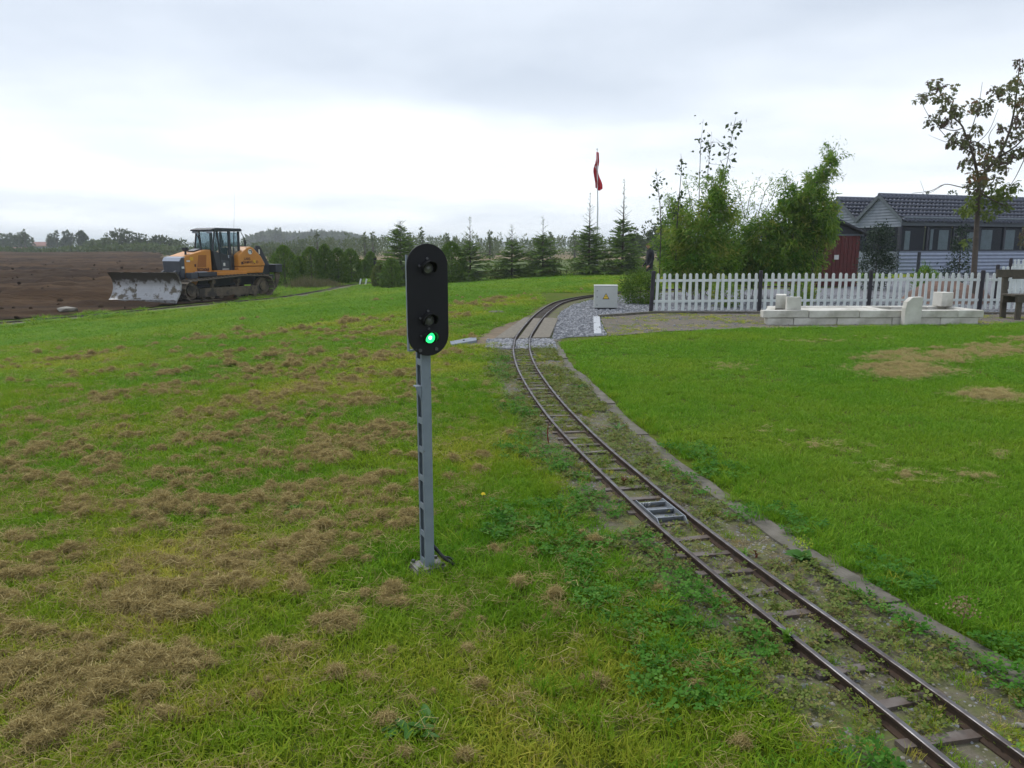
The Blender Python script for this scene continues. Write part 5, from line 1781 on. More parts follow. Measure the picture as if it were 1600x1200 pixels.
# rear fuel tank and counter panels
MB().prism([(-0.86, 1.50), (-0.86, 2.05), (-1.42, 2.40), (-1.60, 2.45), (-1.78, 2.38), (-2.22, 1.98), (-2.44, 1.62), (-2.44, 1.50)], -0.98, 0.98, 'xz').build("fuel_tank", OR, DZ, bevel=0.06, seg=3)
MB().prism([(-0.86, 1.18), (-0.86, 1.495), (-2.42, 1.495), (-2.30, 1.18)], -0.94, 0.94, 'xz').build("tank_skirt", OR, DZ, bevel=0.03)
MB().prism([(0.52, 1.30), (-0.86, 1.22), (-0.86, 1.34), (0.52, 1.36)], 0.74, 0.96, 'xz').build("side_step", OR, DZ, bevel=0.01)
MB().box((-2.15, 0.93, 2.20), (0.05, 0.03, 0.22)).build("tail_lamp", M["decal_pale"], DZ)
# ripper
rp = empty("ripper", (0, 0, 0)); rp.parent = DZ
for y in (-0.55, 0.55):
    MB().prism([(-2.05, 2.05), (-2.30, 2.50), (-2.50, 2.46), (-3.05, 1.50), (-3.0, 1.0), (-2.4, 0.85), (-2.3, 1.5)], y - 0.07, y + 0.07, 'xz').build("ripper_arm", BK, rp, bevel=0.02)
    MB().tube([(-2.35, y * 0.6, 2.3), (-3.2, y * 0.6, 1.35)], 0.07, 10).build("ripper_cylinder", GY, rp)
MB().box((-3.22, 0, 1.38), (0.42, 2.15, 0.40)).build("ripper_beam", BK, rp, bevel=0.03)
for y in (-0.85, 0.0, 0.85):
    MB().prism([(-3.05, 1.5), (-3.42, 1.5), (-3.40, 0.95), (-3.18, 0.42), (-3.02, 0.32), (-3.16, 0.95)], y - 0.045, y + 0.045, 'xz').build("ripper_shank", MU, rp, bevel=0.01)
MB().box((-3.0, 0, 0.95), (0.9, 0.8, 0.2)).build("ripper_frame", BK, rp, bevel=0.02)
# blade
BL = empty("blade", (3.45, 0.22, 0), R(24)); BL.parent = DZ
bw, bh = 3.05, 1.36
prof = []
for k in range(15):
    t = k / 14
    z = 0.16 + (bh - 0.16) * t
    x = 0.34 - 1.24 * (1 - (2 * t - 1.08) ** 2) * 0.30 + 0.05 * t
    prof.append((x, z))
mb = MB()
nyb = 30
rb = random.Random(5)
vv = []
for j in range(nyb + 1):
    y = -bw / 2 + bw * j / nyb
    for (x, z) in prof: vv.append((x, y, z + (rb.uniform(-0.012, 0.006) if z > bh - 0.02 else 0)))
    for (x, z) in reversed(prof): vv.append((x - 0.045, y, z))
kk = 2 * len(prof)
ffc = []
for j in range(nyb):
    for i in range(kk):
        ffc.append((j * kk + i, j * kk + (i + 1) % kk, (j + 1) * kk + (i + 1) % kk, (j + 1) * kk + i))
ffc.append(tuple(range(kk - 1, -1, -1))); ffc.append(tuple(nyb * kk + i for i in range(kk)))
mb.add(vv, ffc)
mb.build("mouldboard", M["blade_steel"], BL)
for k in range(3):
    MB().box((0.405, -bw / 3 + k * bw / 3, 0.10), (0.035, bw / 3 - 0.008, 0.215), rot=(0, R(20), 0)).build("cutting_edge", M["blade_edge"], BL, bevel=0.004)
for sy in (-1, 1):
    MB().prism([(0.42, 0.02)] + [(x + 0.02, z) for x, z in prof] + [(x - 0.10, z) for x, z in reversed(prof)], sy * (bw / 2) - 0.02, sy * (bw / 2) + 0.02, 'xz').build("end_plate", M["blade_steel"], BL)
for y in (-0.9, 0, 0.9):
    MB().box((-0.30, y, 0.7), (0.14, 0.06, 1.0)).build("rib", M["track_mud"], BL)
for sy in (-1, 1):
    MB().tube([(0.6, sy * 0.62, 0.62), (2.95, sy * 0.62, 0.55)], 0.11, 8).build("push_arm", BK, DZ)
    MB().tube([(2.1, sy * 0.42, 1.35), (2.92, sy * 0.42, 0.85)], 0.06, 10).build("lift_cylinder", GY, DZ)
# decals and lettering on the near side (+Y)
def side_text(body, size, mm, x, z, y, bold=0.0):
    link("lettering", text_mesh(body, size, mm, extrude=0.002, bold=bold), FB if x > 0.6 else DZ, (x, y, z), (R(90), 0, R(180)))


side_text("86226068", 0.20, M["decal_red"], 1.16, 1.40, 0.588, 0.006)
side_text("LARS", 0.17, M["decal_red"], -1.36, 1.86, 0.986, 0.004)
side_text("DAMVCQ O", 0.17, M["decal_red"], -1.55, 1.70, 0.986, 0.004)
MB().box((1.66, 0.588, 1.60), (0.10, 0.012, 0.12)).build("decal", M["decal_red"], FB)
MB().box((-1.06, 0.986, 1.67), (0.12, 0.012, 0.12)).build("decal", M["decal_red"], DZ)
MB().box((-1.78, 0.986, 1.74), (0.13, 0.012, 0.14)).build("decal", M["decal_yellow"], DZ)
MB().box((1.88, 0.588, 1.90), (0.22, 0.012, 0.15)).build("decal", M["decal_yellow"], FB)
MB().box((2.20, 0.608, 1.02), (0.13, 0.012, 0.24)).build("decal", M["decal_yellow"], FB)
MB().box((2.10, 0.588, 1.80), (0.22, 0.012, 0.07)).build("decal", M["decal_pale"], FB)
MB().box((2.50, 0.63, 1.52), (0.16, 0.012, 0.09)).build("decal", M["decal_pale"], FB)
MB().box((0.18, 0.795, 1.62), (0.12, 0.012, 0.14)).build("decal", M["decal_pale"], cab)
MB().box((0.10, 0.795, 1.40), (0.42, 0.012, 0.03)).build("decal", M["decal_pale"], cab)
emb = empty("emblem", (0, 0, 0)); emb.parent = DZ
MB().tube([(-1.56, 0.975, 2.20), (-1.56, 0.990, 2.20)], 0.125, 20).build("disc", M["decal_pale"], emb)
MB().prism([(-1.47, 2.29), (-1.52, 2.22), (-1.58, 2.25), (-1.62, 2.13), (-1.66, 2.16), (-1.63, 2.28), (-1.55, 2.27)], 0.991, 0.998, 'xz').build("bird", M["machine_black"], emb)

# ------------------------------------------------------------------ vegetation builders
def ellipsoid_points(n, c, r, shell=0.55):
    d = unit(rng.normal(size=(n, 3)))
    q = shell + (1 - shell) * rng.random(n) ** 0.6
    return np.asarray(c) + d * np.asarray(r) * q[:, None], d


def trunk(parent, pts, rads, m="bark", name="trunk"):
    return MB().tube(pts, rads, 8).build(name, M[m], parent, smooth=True)


def foliage(parent, P_, D_, ln, wd, tint, m, name="crown", side=None):
    return link(name, leaves(P_, D_, ln, wd, tint, M[m], name, side=side), parent)


def thuja(px, ptop, pbot_z, Y, wpx, label, seed, m="thuja_leaf", group="thuja row behind the bulldozer", n=3400, cat="conifer"):
    x = at(px, 430, Y).x
    z0 = tz(x, Y) if pbot_z is None else pbot_z
    h = at(px, ptop, Y).z - z0
    rad = wpx / 2 * Y / 1200 * 1.02
    root = empty("thuja", (x, Y, z0), random.random() * 6, label, cat, group)
    trunk(root, [(0, 0, -0.1), (0, 0, h * 0.6), (0, 0, h * 0.9)], [0.06, 0.04, 0.01])
    t = rng.random(n) ** 1.15
    a = rng.random(n) * 6.283
    prof_ = np.where(t < 0.12, 0.75 + 2.0 * t, (1 - ((t - 0.12) / 0.88) ** 1.9) ** 0.62)
    bumps = 0.68 + 0.55 * fbm(a * 1.6 + seed * 3, t * h * 1.3, seed, 3) + 0.25 * (fbm(a * 5, t * h * 4, seed + 5, 2) - 0.5)
    q = rad * prof_ * bumps * (0.55 + 0.47 * rng.random(n) ** 0.5)
    P_ = np.stack([q * np.cos(a), q * np.sin(a), t * h * 0.97], 1)
    D_ = np.stack([np.cos(a) * 0.55, np.sin(a) * 0.55, np.full(n, 0.8)], 1) + rng.normal(0, 0.30, (n, 3))
    tint = 0.5 + 0.9 * (fbm(a * 3 + seed, t * h * 2.2, seed + 9, 3) - 0.5) + rng.normal(0, 0.16, n)
    foliage(root, P_, D_, rng.uniform(0.10, 0.20, n) * (0.8 + 0.1 * h), rng.uniform(0.05, 0.09, n), tint, m)
    return root


def spruce(px, ptop, Y, wpx, label, seed, bare=0.25, group="young spruces along the lawn edge", side_lean=0.0, dens=1.0, cat="spruce"):
    x = at(px, 430, Y).x
    z0 = tz(x, Y)
    h = at(px, ptop, Y).z - z0
    rad = wpx / 2 * Y / 1200 * 1.02
    root = empty("spruce_tree", (x, Y, z0), 0, label, cat, group)
    r_ = np.random.default_rng(seed)
    trunk(root, [(0, 0, -0.1), (0, 0, h * 0.5), (0.0, 0, h * 0.8), (0, 0, h)], [0.02 + 0.012 * h, 0.014 * h * 0.5 + 0.012, 0.016, 0.006])
    PP, DD, LL, WW, TT = [], [], [], [], []
    br = MB()
    hb = h * (1 - bare)
    z = 0.12
    while z < hb + 0.02 * h:
        t = z / hb
        Lb_ = rad * (1.10 * max(0.0, 1 - t) ** 0.58 + 0.12) * (1 if t > 0.12 else 0.9)
        nb_ = int(r_.integers(7, 13) * (1.1 - 0.25 * t) * dens)
        for k in range(nb_):
            a = r_.random() * 6.283
            ln_ = Lb_ * r_.uniform(0.45, 1.35)
            el = 0.55 * t - 0.10 + r_.normal(0, 0.10)
            d = np.array([math.cos(a) * math.cos(el), math.sin(a) * math.cos(el), math.sin(el)])
            base = np.array([0, 0, z + r_.normal(0, 0.05)])
            br.tube([tuple(base), tuple(base + d * ln_ * 0.95)], [0.012, 0.004], 3, cap=False)
            sidev = np.array([-math.sin(a), math.cos(a), 0])
            m_ = max(3, int(ln_ / 0.060))
            s_ = np.linspace(0.12, 1.0, m_)
            for sg_ in (-1, 1):
                tl = 0.30 * ln_ * (1.15 - s_) + 0.11
                pp_ = base + d * (ln_ * s_)[:, None] + np.array([0, 0, -1]) * (0.10 * ln_ * s_ ** 2)[:, None]
                dd_ = d * 0.75 + sg_ * sidev * 0.72 + r_.normal(0, 0.16, (m_, 3)) + np.array([0, 0, -0.10])
                PP.append(pp_); DD.append(dd_); LL.append(tl * r_.uniform(0.75, 1.25, m_)); WW.append(np.full(m_, 0.042) * r_.uniform(0.8, 1.4, m_))
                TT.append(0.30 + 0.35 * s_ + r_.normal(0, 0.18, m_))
        z += 0.115 + 0.05 * r_.random()
    # sparse leader: bare shoots with short needles
    zz = hb
    while zz < h * 0.985:
        t = (zz - hb) / (h - hb + 1e-6)
        for k in range(int(r_.integers(1, 4))):
            a = r_.random() * 6.283
            ln_ = (0.55 * rad * max(0.0, 1 - t) ** 1.5 + 0.10) * r_.uniform(0.4, 1.1)
            d = np.array([math.cos(a) * 0.75, math.sin(a) * 0.75, 0.55])
            base = np.array([0, 0, zz])
            br.tube([tuple(base), tuple(base + d * ln_)], [0.010, 0.004], 3, cap=False)
            m_ = max(3, int(ln_ / 0.05))
            s_ = np.linspace(0.2, 1, m_)
            PP.append(base + d * (ln_ * s_)[:, None]); DD.append(d + r_.normal(0, 0.6, (m_, 3))); LL.append(np.full(m_, 0.085)); WW.append(np.full(m_, 0.024)); TT.append(r_.normal(0.35, 0.2, m_))
        zz += r_.uniform(0.09, 0.17)
    br.build("branches", M["twig"], root)
    P_, D_ = np.vstack(PP), np.vstack(DD)
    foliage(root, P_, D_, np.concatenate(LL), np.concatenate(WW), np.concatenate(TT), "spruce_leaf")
    return root


def shrub(name, loc, clumps, n, ln, wd, m, label, cat, group=None, droop=0.0, up=0.3, stems=None, seed=0, shell=0.45, tintshift=0.0, stem_r=0.03, per=26, sig=0.17, tv=0.22):
    """clumps: list of (centre, radii) relative to loc."""
    root = empty(name, loc, 0, label, cat, group)
    vol = np.array([c[1][0] * c[1][1] + c[1][0] * c[1][2] for c in clumps])
    vol = vol / vol.sum()
    PP, DD, TT = [], [], []
    for (c, r), v in zip(clumps, vol):
        k = max(20, int(n * v))
        nsub = max(6, k // per)                              # small sprays inside each clump
        sc_, sd_ = ellipsoid_points(nsub, c, r, shell)
        w = rng.integers(0, nsub, k)
        p = sc_[w] + rng.normal(0, 1, (k, 3)) * np.minimum(np.array(r) * 0.20, sig)
        d = sd_[w] * 0.7 + rng.normal(0, 0.55, (k, 3)) + np.array([0, 0, up - droop])
        PP.append(p); DD.append(d)
        TT.append(np.clip(0.45 + tintshift + rng.normal(0, tv, nsub)[w] + rng.normal(0, 0.14, k), 0, 1))
    P_ = np.vstack(PP)
    P_[:, 2] = np.maximum(P_[:, 2], 0.03)
    k = len(P_)
    foliage(root, P_, np.vstack(DD), ln * rng.uniform(0.65, 1.3, k), wd * rng.uniform(0.7, 1.3, k), np.concatenate(TT), m)
    mb = MB()
    for st in (stems or [[(0, 0, -0.05), (0, 0, max(c[0][2] for c in clumps))]]):
        mb.tube(st, list(np.linspace(stem_r, stem_r * 0.3, len(st))), 6)
    mb.build("stem", M["twig"], root)
    return root


# thujas behind the bulldozer ---------------------------------------------------
for i, (px, pt, Y, w, lab) in enumerate((
        (445, 384, 46, 50, "thuja closest behind the bulldozer's ripper, broad and dark"), (467, 402, 47, 24, "small narrow thuja squeezed between two big ones behind the bulldozer"),
        (487, 386, 48, 44, "second broad thuja after the ripper, with a rounded top"), (509, 382, 48.5, 34, "tallest pointed thuja in the middle of the row"),
        (529, 388, 49, 38, "thuja with a blunt top just after the tallest one"), (549, 389, 50, 40, "last broad thuja of the row before the gap"),
        (570, 406, 56, 20, "low thuja standing in the gap beside the tiny distant signal"), (580, 394, 57, 26, "narrow thuja directly behind the tiny distant signal"))):
    thuja(px, pt, None, Y, w, lab, 20 + i)
# tall flowering grass beside the ripper
for (px, Y, hh, lab) in ((478, 44.0, 0.85, "tall pale grass clump in front of the thujas, larger one"), (505, 45.0, 0.60, "tall pale grass clump in front of the thujas, smaller one")):
    p = at(px, 440, Y)
    g_ = empty("tall_grass", (p.x, Y, tz(p.x, Y)), 0, lab, "grass clump", "tall grass clumps by the thujas")
    n = 900
    q = rng.normal(0, 0.45, (n, 2))
    P_ = np.stack([q[:, 0] * 1.3, q[:, 1], np.zeros(n)], 1)
    D_ = np.stack([rng.normal(0, 0.3, n), rng.normal(0, 0.3, n), np.ones(n)], 1)
    foliage(g_, P_, D_, rng.uniform(0.4, 1.1, n) * hh * np.exp(-(q[:, 0] ** 2 + q[:, 1] ** 2) * 0.8), 0.022, rng.normal(0.6, 0.25, n), "seed_grass", "blades")

# spruces -----------------------------------------------------------------------
for i, (px, pt, Y, w, bare, lab) in enumerate((
        (627, 343, 43.0, 62, 0.13, "big dense spruce just before the black signal head"), (735, 338, 45.0, 66, 0.40, "dark spruce with a bare leader just after the signal head"),
        (800, 350, 46.0, 54, 0.32, "low ragged spruce, second after the signal head"), (848, 336, 46.0, 60, 0.34, "spruce with a forked bare top, third after the signal head"),
        (920, 300, 45.0, 60, 0.42, "tall thin spruce standing beside the flagpole"), (972, 279, 44.0, 66, 0.44, "tallest spruce with a long bare leader, before the bamboo"))):
    spruce(px, pt, Y, w, lab, 60 + i, bare)
thuja(612, 404, None, 41.5, 34, "dark round bush at the foot of the big dense spruce", 41, "spruce_leaf", None, 2200, "bush")
thuja(706, 378, None, 45, 52, "broad green bush half hidden by the black signal head", 42, "thuja_leaf", None, 3600, "bush")
thuja(594, 410, None, 44.5, 26, "small yellowish bush in front of the tiny distant signal", 43, "pale_shrub_leaf", None, 1500, "bush")
for i, (px, Y, wr, hr, m_, lab) in enumerate((
        (775, 46.5, 0.9, 0.7, "pale_shrub_leaf", "low yellow green shrub between the first two spruces after the signal head"), (826, 47, 0.8, 0.6, "thuja_leaf", "low dark shrub between the ragged and the forked spruce"),
        (885, 46.5, 1.2, 0.75, "pale_shrub_leaf", "wide low shrub between the forked spruce and the flagpole spruce"), (943, 45, 0.8, 0.7, "pale_shrub_leaf", "pale leafy shrub at the foot of the flagpole"),
        (1000, 45, 0.9, 0.55, "thuja_leaf", "low green shrub between the tallest spruce and the standing man"), (640, 42.5, 0.5, 0.8, "pale_shrub_leaf", "pale plume like shrub touching the signal head's edge"))):
    p = at(px, 430, Y)
    shrub("low_shrub", (p.x, Y, tz(p.x, Y)), [((0, 0, hr * 0.6), (wr, 0.6, hr * 0.6)), ((wr * 0.5, 0, hr * 0.4), (wr * 0.6, 0.5, hr * 0.45))], 900, 0.14, 0.06, m_, lab, "shrub", "low shrubs between the spruces")

# round bush at the fence end
p = at(1001, 470, 21.6)
shrub("round_bush", (p.x, 21.6, 0), [((0, 0, 0.42), (0.48, 0.45, 0.44))], 5200, 0.06, 0.03, "thuja_leaf", "round clipped green bush at the end of the white fence", "bush", shell=0.75)

# bamboo ---------------------------------------------------------------------
def bamboo(px, Y, label, clumps, culms, n, seed, tint=0.0):
    """clumps: ellipse centres and radii in image pixels; culms: image pixel points."""
    x = at(px, 430, Y).x
    k = Y / 1200 * 1.02
    zb = lambda py: at(px, py, Y).z
    cl = []
    for (cx, cy, rx, ry) in clumps:
        cl.append((((cx - px) * k, random.uniform(-0.5, 0.5), zb(cy)), (rx * k, max(0.5, rx * k * 0.8), ry * k)))
    st = []
    for (pts) in culms:
        yy = random.uniform(-0.5, 0.5)
        st.append([tuple(((q[0] - px) * k, yy * (0.5 + 0.5 * i / len(pts)), zb(q[1]))) for i, q in enumerate(pts)])
    for c in cl:
        st.append([(c[0][0] * 0.4, 0, -0.05), (c[0][0] * 0.7, c[0][1] * 0.5, c[0][2] * 0.6), c[0]])
    root = shrub("bamboo_clump", (x, Y, 0), cl, int(n * 1.8), 0.165, 0.036, "bamboo_leaf", label, "bamboo", "bamboo clumps behind the fence", droop=0.75, up=0.2, stems=st, seed=seed, shell=0.30, tintshift=tint, stem_r=0.012, per=46, sig=0.11, tv=0.30)
    # feathery culms arching out of the mass, leafy over their outer half
    PP, DD = [], []
    fe = MB()
    rb_ = random.Random(seed)
    for k_ in range(46):
        c, r = cl[rb_.randrange(len(cl))]
        a = rb_.uniform(0, 6.283); el = rb_.uniform(-0.1, 1.45)
        dv = Vector((math.cos(a) * math.cos(el), math.sin(a) * math.cos(el), math.sin(el)))
        p1 = Vector(c) + Vector((dv.x * r[0], dv.y * r[1], dv.z * r[2])) * 0.75
        p2 = p1 + Vector((dv.x * 0.25, dv.y * 0.25, 0.16 + 0.22 * max(0, dv.z)))
        p3 = p2 + Vector((dv.x * 0.28, dv.y * 0.28, rb_.uniform(-0.10, 0.16)))
        pts = np.array([tuple(q) for q in (Vector(c), p1, p2, p3)])
        fe.tube([tuple(q) for q in pts], [0.006, 0.005, 0.004, 0.002], 4, cap=False)
        for i in range(1, 3):
            t = rng.random(26)[:, None]
            PP.append(pts[i] * (1 - t) + pts[i + 1] * t + rng.normal(0, 0.045, (26, 3))); DD.append(rng.normal(0, 0.55, (26, 3)) + np.array([dv.x * 0.6, dv.y * 0.6, -0.55]))
    fe.build("culms", M["twig"], root)
    # wisps of leaf on the free culms
    for s_ in st[:len(culms)]:
        s_ = np.array(s_)
        for i in range(len(s_) - 1):
            m_ = 60 if i else 30
            t = rng.random(m_)[:, None]
            PP.append(s_[i] * (1 - t) + s_[i + 1] * t + rng.normal(0, 0.09, (m_, 3))); DD.append(rng.normal(0, 0.8, (m_, 3)) + [0, 0, -0.5])
    if PP:
        P_ = np.vstack(PP)
        foliage(root, P_, np.vstack(DD), rng.uniform(0.06, 0.15, len(P_)), 0.026, rng.normal(0.45, 0.2, len(P_)), "bamboo_leaf", "wisps")
    return root


bamboo(1085, 22.4, "broad bamboo clump nearest the standing man, with yellowish leaves", [(1052, 410, 22, 32), (1085, 375, 42, 48), (1110, 330, 26, 34), (1060, 352, 22, 28), (1120, 405, 34, 40), (1080, 420, 42, 26), (1112, 302, 10, 16)],
       [[(1080, 330), (1072, 300), (1066, 275)], [(1050, 345), (1044, 318), (1040, 300)], [(1100, 315), (1092, 290), (1080, 272)]], 9500, 1, 0.10)
bamboo(1165, 23.4, "low wispy bamboo clump in the middle of the three", [(1150, 385, 30, 45), (1180, 370, 26, 42), (1165, 412, 40, 32), (1192, 402, 26, 36)],
       [[(1150, 345), (1146, 315), (1158, 285)], [(1165, 335), (1170, 305), (1186, 272)], [(1178, 335), (1186, 300), (1196, 280)], [(1160, 340), (1150, 300), (1140, 282)], [(1185, 340), (1200, 310), (1206, 290)]], 6000, 2, 0.02)
bamboo(1250, 22.6, "tall bamboo clump arching up beside the red shed", [(1240, 370, 40, 54), (1262, 320, 32, 38), (1272, 284, 15, 22), (1281, 258, 6, 16), (1235, 310, 16, 18), (1232, 410, 28, 30), (1262, 392, 32, 42), (1280, 345, 18, 32)],
       [[(1275, 270), (1284, 245), (1296, 220)], [(1240, 310), (1232, 285), (1225, 272)]], 10500, 3, -0.06)


# bare-stemmed saplings rising out of the bamboo ---------------------------------
def sapling(pts, Y, label, lf=0.13, n=46, frac=0.35, m="poplar_leaf", spread=0.12):
    P0 = [at(a, b, Y) for a, b in pts]
    base = Vector((P0[0].x, Y, 0))
    root = empty("sapling", base, 0, label, "sapling", "saplings in the bamboo")
    loc_ = [Vector((0, 0, -0.05))] + [p - base for p in P0]
    trunk(root, [tuple(v) for v in loc_], list(np.linspace(0.018, 0.004, len(loc_))), "twig", "stem")
    A = np.array([tuple(v) for v in loc_])
    cu = np.concatenate([[0], np.cumsum(np.linalg.norm(np.diff(A, axis=0), axis=1))])
    s_ = (frac + (1 - frac) * rng.random(n // 5)) * cu[-1] * 0.985
    c_ = np.stack([np.interp(s_, cu, A[:, k]) for k in range(3)], 1)
    w = rng.integers(0, len(c_), n)
    P_ = c_[w] + rng.normal(0, spread, (n, 3)) * [1, 1, 0.6]
    D_ = rng.normal(0, 0.7, (n, 3)) + [0, 0, -0.35]
    foliage(root, P_, D_, lf * rng.uniform(0.7, 1.3, n), lf * 0.75 * rng.uniform(0.7, 1.2, n), rng.normal(0.4, 0.25, n), m)
    tw = MB()
    for c in c_:
        j = np.argmin(np.linalg.norm(A - c, axis=1))
        e = c + rng.normal(0, spread * 1.2, 3)
        tw.tube([tuple(c), tuple(e)], [0.006, 0.003], 3, cap=False)
    tw.build("twigs", M["twig"], root)


sapling([(1118, 330), (1128, 290), (1137, 250), (1146, 200), (1150, 183)], 23.2, "tallest leafy sapling rising above the bamboo", 0.15, 110, 0.52, spread=0.16)
sapling([(1100, 330), (1104, 290), (1108, 250), (1112, 206)], 23.4, "slim sapling just before the tallest one above the bamboo", 0.12, 60, 0.60)
sapling([(1092, 330), (1093, 280), (1095, 225), (1099, 186)], 23.5, "thinnest nearly leafless sapling above the bamboo", 0.10, 24, 0.60)
sapling([(1058, 350), (1062, 300), (1065, 262), (1064, 240)], 22.0, "leafy sapling above the yellowish side of the bamboo", 0.11, 60, 0.62, spread=0.09)
sapling([(1033, 355), (1031, 315), (1027, 285), (1025, 262)], 22.0, "thin sapling at the outer edge of the bamboo above the man", 0.11, 44, 0.62, spread=0.10)

# dark evergreens by the hall
p = at(1368, 430, 28.5); kk_ = 28.5 / 1200
shrub("holly_shrub", (p.x, 28.5, 0), [((0, 0, 0.75), (26 * kk_, 0.55, 0.7)), ((0.05, 0, 1.6), (21 * kk_, 0.5, 0.65)), ((0.1, 0, 2.05), (15 * kk_, 0.4, 0.32))], 4200, 0.085, 0.05, "holly_leaf",
      "dense dark evergreen shrub in front of the gable end", "shrub", shell=0.6)
p = at(1497, 430, 27.5)
shrub("holly_shrub", (p.x, 27.5, 0), [((-0.15, 0, 0.55), (22 * kk_, 0.45, 0.5)), ((0.05, 0, 1.25), (17 * kk_, 0.4, 0.55)), ((0.1, 0, 1.9), (13 * kk_, 0.35, 0.42))], 1500, 0.085, 0.05, "holly_leaf",
      "loose dark evergreen shrub before the hall windows by the slim tree", "shrub", shell=0.4)
p = at(1446, 430, 25)
shrub("grass_bush", (p.x, 25, 0), [((0, 0, 0.45), (0.32, 0.3, 0.42))], 1400, 0.14, 0.03, "bamboo_leaf", "small bright green tufted bush above the pickets before the hall", "bush", up=1.0, shell=0.2)
for (px, Y, wd_, hh, lab) in ((1135, 20.5, 0.34, 0.75, "green shrub showing through the pickets under the middle bamboo"), (1253, 20.4, 0.30, 0.70, "yellowish shrub showing through the pickets behind the upright blocks")):
    p = at(px, 450, Y)
    shrub("low_shrub", (p.x, Y, 0), [((0, 0, hh / 2), (wd_, wd_, hh / 2))], 1200, 0.10, 0.03, "bamboo_leaf", lab, "shrub", droop=0.4, tintshift=0.15)

# ------------------------------------------------------------------ slim oak
OY = 21.6
ob = at(1520, 452, OY)
oak = empty("oak_tree", (ob.x, OY, 0), 0, "slim young oak with sparse reddish leaves in front of the hall", "tree")
rq = random.Random(3)


def o3(px, py, dy=0.0):
    q = at(px, py, OY + dy)
    return (q.x - ob.x, dy, q.z)


kz = OY / 1200 * 1.02
limbs = [
    ([(1520, 470, 0), (1521, 440, 0), (1524, 390, 0), (1527, 340, 0), (1529, 300, 0), (1530, 275, 0)], 0.085, 0.055),
    ([(1530, 285, 0), (1525, 262, -.1), (1520, 240, -.2), (1510, 215, -.3), (1504, 198, -.4), (1495, 188, -.5), (1480, 175, -.5), (1468, 155, -.4)], 0.045, 0.010),
    ([(1530, 280, 0), (1545, 262, .2), (1560, 245, .4), (1572, 220, .5), (1580, 195, .5), (1586, 165, .4), (1590, 130, .3), (1594, 92, .2)], 0.050, 0.010),
    ([(1572, 220, .5), (1585, 190, .8), (1600, 165, 1.0), (1625, 140, 1.1)], 0.026, 0.008),
    ([(1560, 245, .4), (1585, 230, .1), (1612, 205, -.2), (1640, 190, -.4)], 0.026, 0.008),
    ([(1520, 240, -.2), (1490, 222, .1), (1475, 210, .2), (1464, 196, .3)], 0.018, 0.006),
    ([(1505, 200, -.4), (1490, 204, -.6), (1470, 198, -.7), (1452, 182, -.8), (1440, 160, -.8)], 0.015, 0.005),
    ([(1512, 218, -.3), (1522, 190, -.1), (1530, 160, .1), (1535, 128, .2)], 0.016, 0.004),
    ([(1528, 298, 0), (1500, 292, -.3), (1476, 288, -.5), (1455, 298, -.6), (1425, 302, -.6)], 0.018, 0.005),
    ([(1476, 288, -.5), (1448, 302, -.7), (1438, 282, -.8)], 0.008, 0.003),
    ([(1553, 240, .3), (1545, 214, .5), (1558, 192, .6)], 0.014, 0.005),
    ([(1525, 225, 0), (1545, 205, -.2), (1560, 170, -.3)], 0.010, 0.004),
    ([(1530, 300, 0), (1550, 312, -.2), (1575, 322, -.3), (1590, 318, -.4)], 0.022, 0.008),
    ([(1528, 320, 0), (1512, 330, -.2), (1498, 335, -.4)], 0.016, 0.006),
    ([(1600, 250, 0), (1585, 280, -.1), (1570, 300, -.2)], 0.012, 0.005),
    ([(1478, 222, -.4), (1460, 215, -.5), (1450, 210, -.5)], 0.007, 0.002),
]
for i, (pts, r0, r1) in enumerate(limbs):
    q = [o3(*p) for p in pts]
    q = [tuple(v) for v in spline(q, 0.12)]
    trunk(oak, q, list(np.linspace(r0, r1, len(q))), "bark", "trunk" if i == 0 else "limb")
lclumps = [(1448, 152, 12, 9, 22, 0), (1462, 132, 16, 10, 30, 0), (1476, 152, 16, 9, 34, 0), (1485, 168, 16, 10, 36, 0), (1460, 188, 16, 12, 38, 0), (1484, 188, 12, 8, 24, 0), (1500, 178, 10, 7, 18, 0), (1490, 136, 8, 4, 8, 0),
           (1520, 165, 14, 12, 30, 0), (1535, 170, 14, 10, 28, 0), (1545, 158, 8, 7, 14, 0), (1556, 142, 12, 9, 24, 0), (1574, 138, 16, 9, 34, 0), (1590, 128, 14, 12, 34, 0), (1594, 98, 8, 8, 14, 0), (1578, 155, 12, 7, 20, 0),
           (1592, 160, 12, 14, 34, 0), (1600, 185, 14, 14, 36, 0), (1566, 200, 8, 8, 16, 0), (1590, 208, 14, 12, 30, 0), (1500, 215, 18, 10, 40, 0), (1520, 228, 16, 9, 32, 0), (1488, 224, 10, 6, 16, 0), (1526, 202, 9, 9, 18, 0),
           (1510, 255, 12, 10, 28, 0), (1535, 245, 16, 12, 40, 0), (1552, 256, 18, 12, 44, 0), (1575, 245, 18, 10, 40, 0), (1595, 236, 14, 10, 30, 0), (1528, 275, 16, 10, 40, 0), (1548, 280, 16, 10, 38, 0), (1525, 292, 18, 9, 40, 0),
           (1570, 222, 12, 7, 20, 0), (1566, 262, 10, 8, 20, 0), (1545, 230, 8, 5, 10, 0), (1430, 158, 3, 3, 4, 0), (1620, 150, 20, 25, 60, 0), (1625, 220, 20, 25, 60, 0),
           (1552, 305, 20, 12, 56, 1), (1572, 300, 18, 14, 50, 1), (1562, 322, 18, 10, 46, 1), (1520, 318, 18, 14, 50, 1), (1508, 330, 14, 9, 34, 1), (1540, 335, 16, 8, 36, 1), (1585, 290, 10, 8, 20, 1), (1508, 380, 4, 8, 8, 1), (1600, 370, 8, 18, 22, 0)]
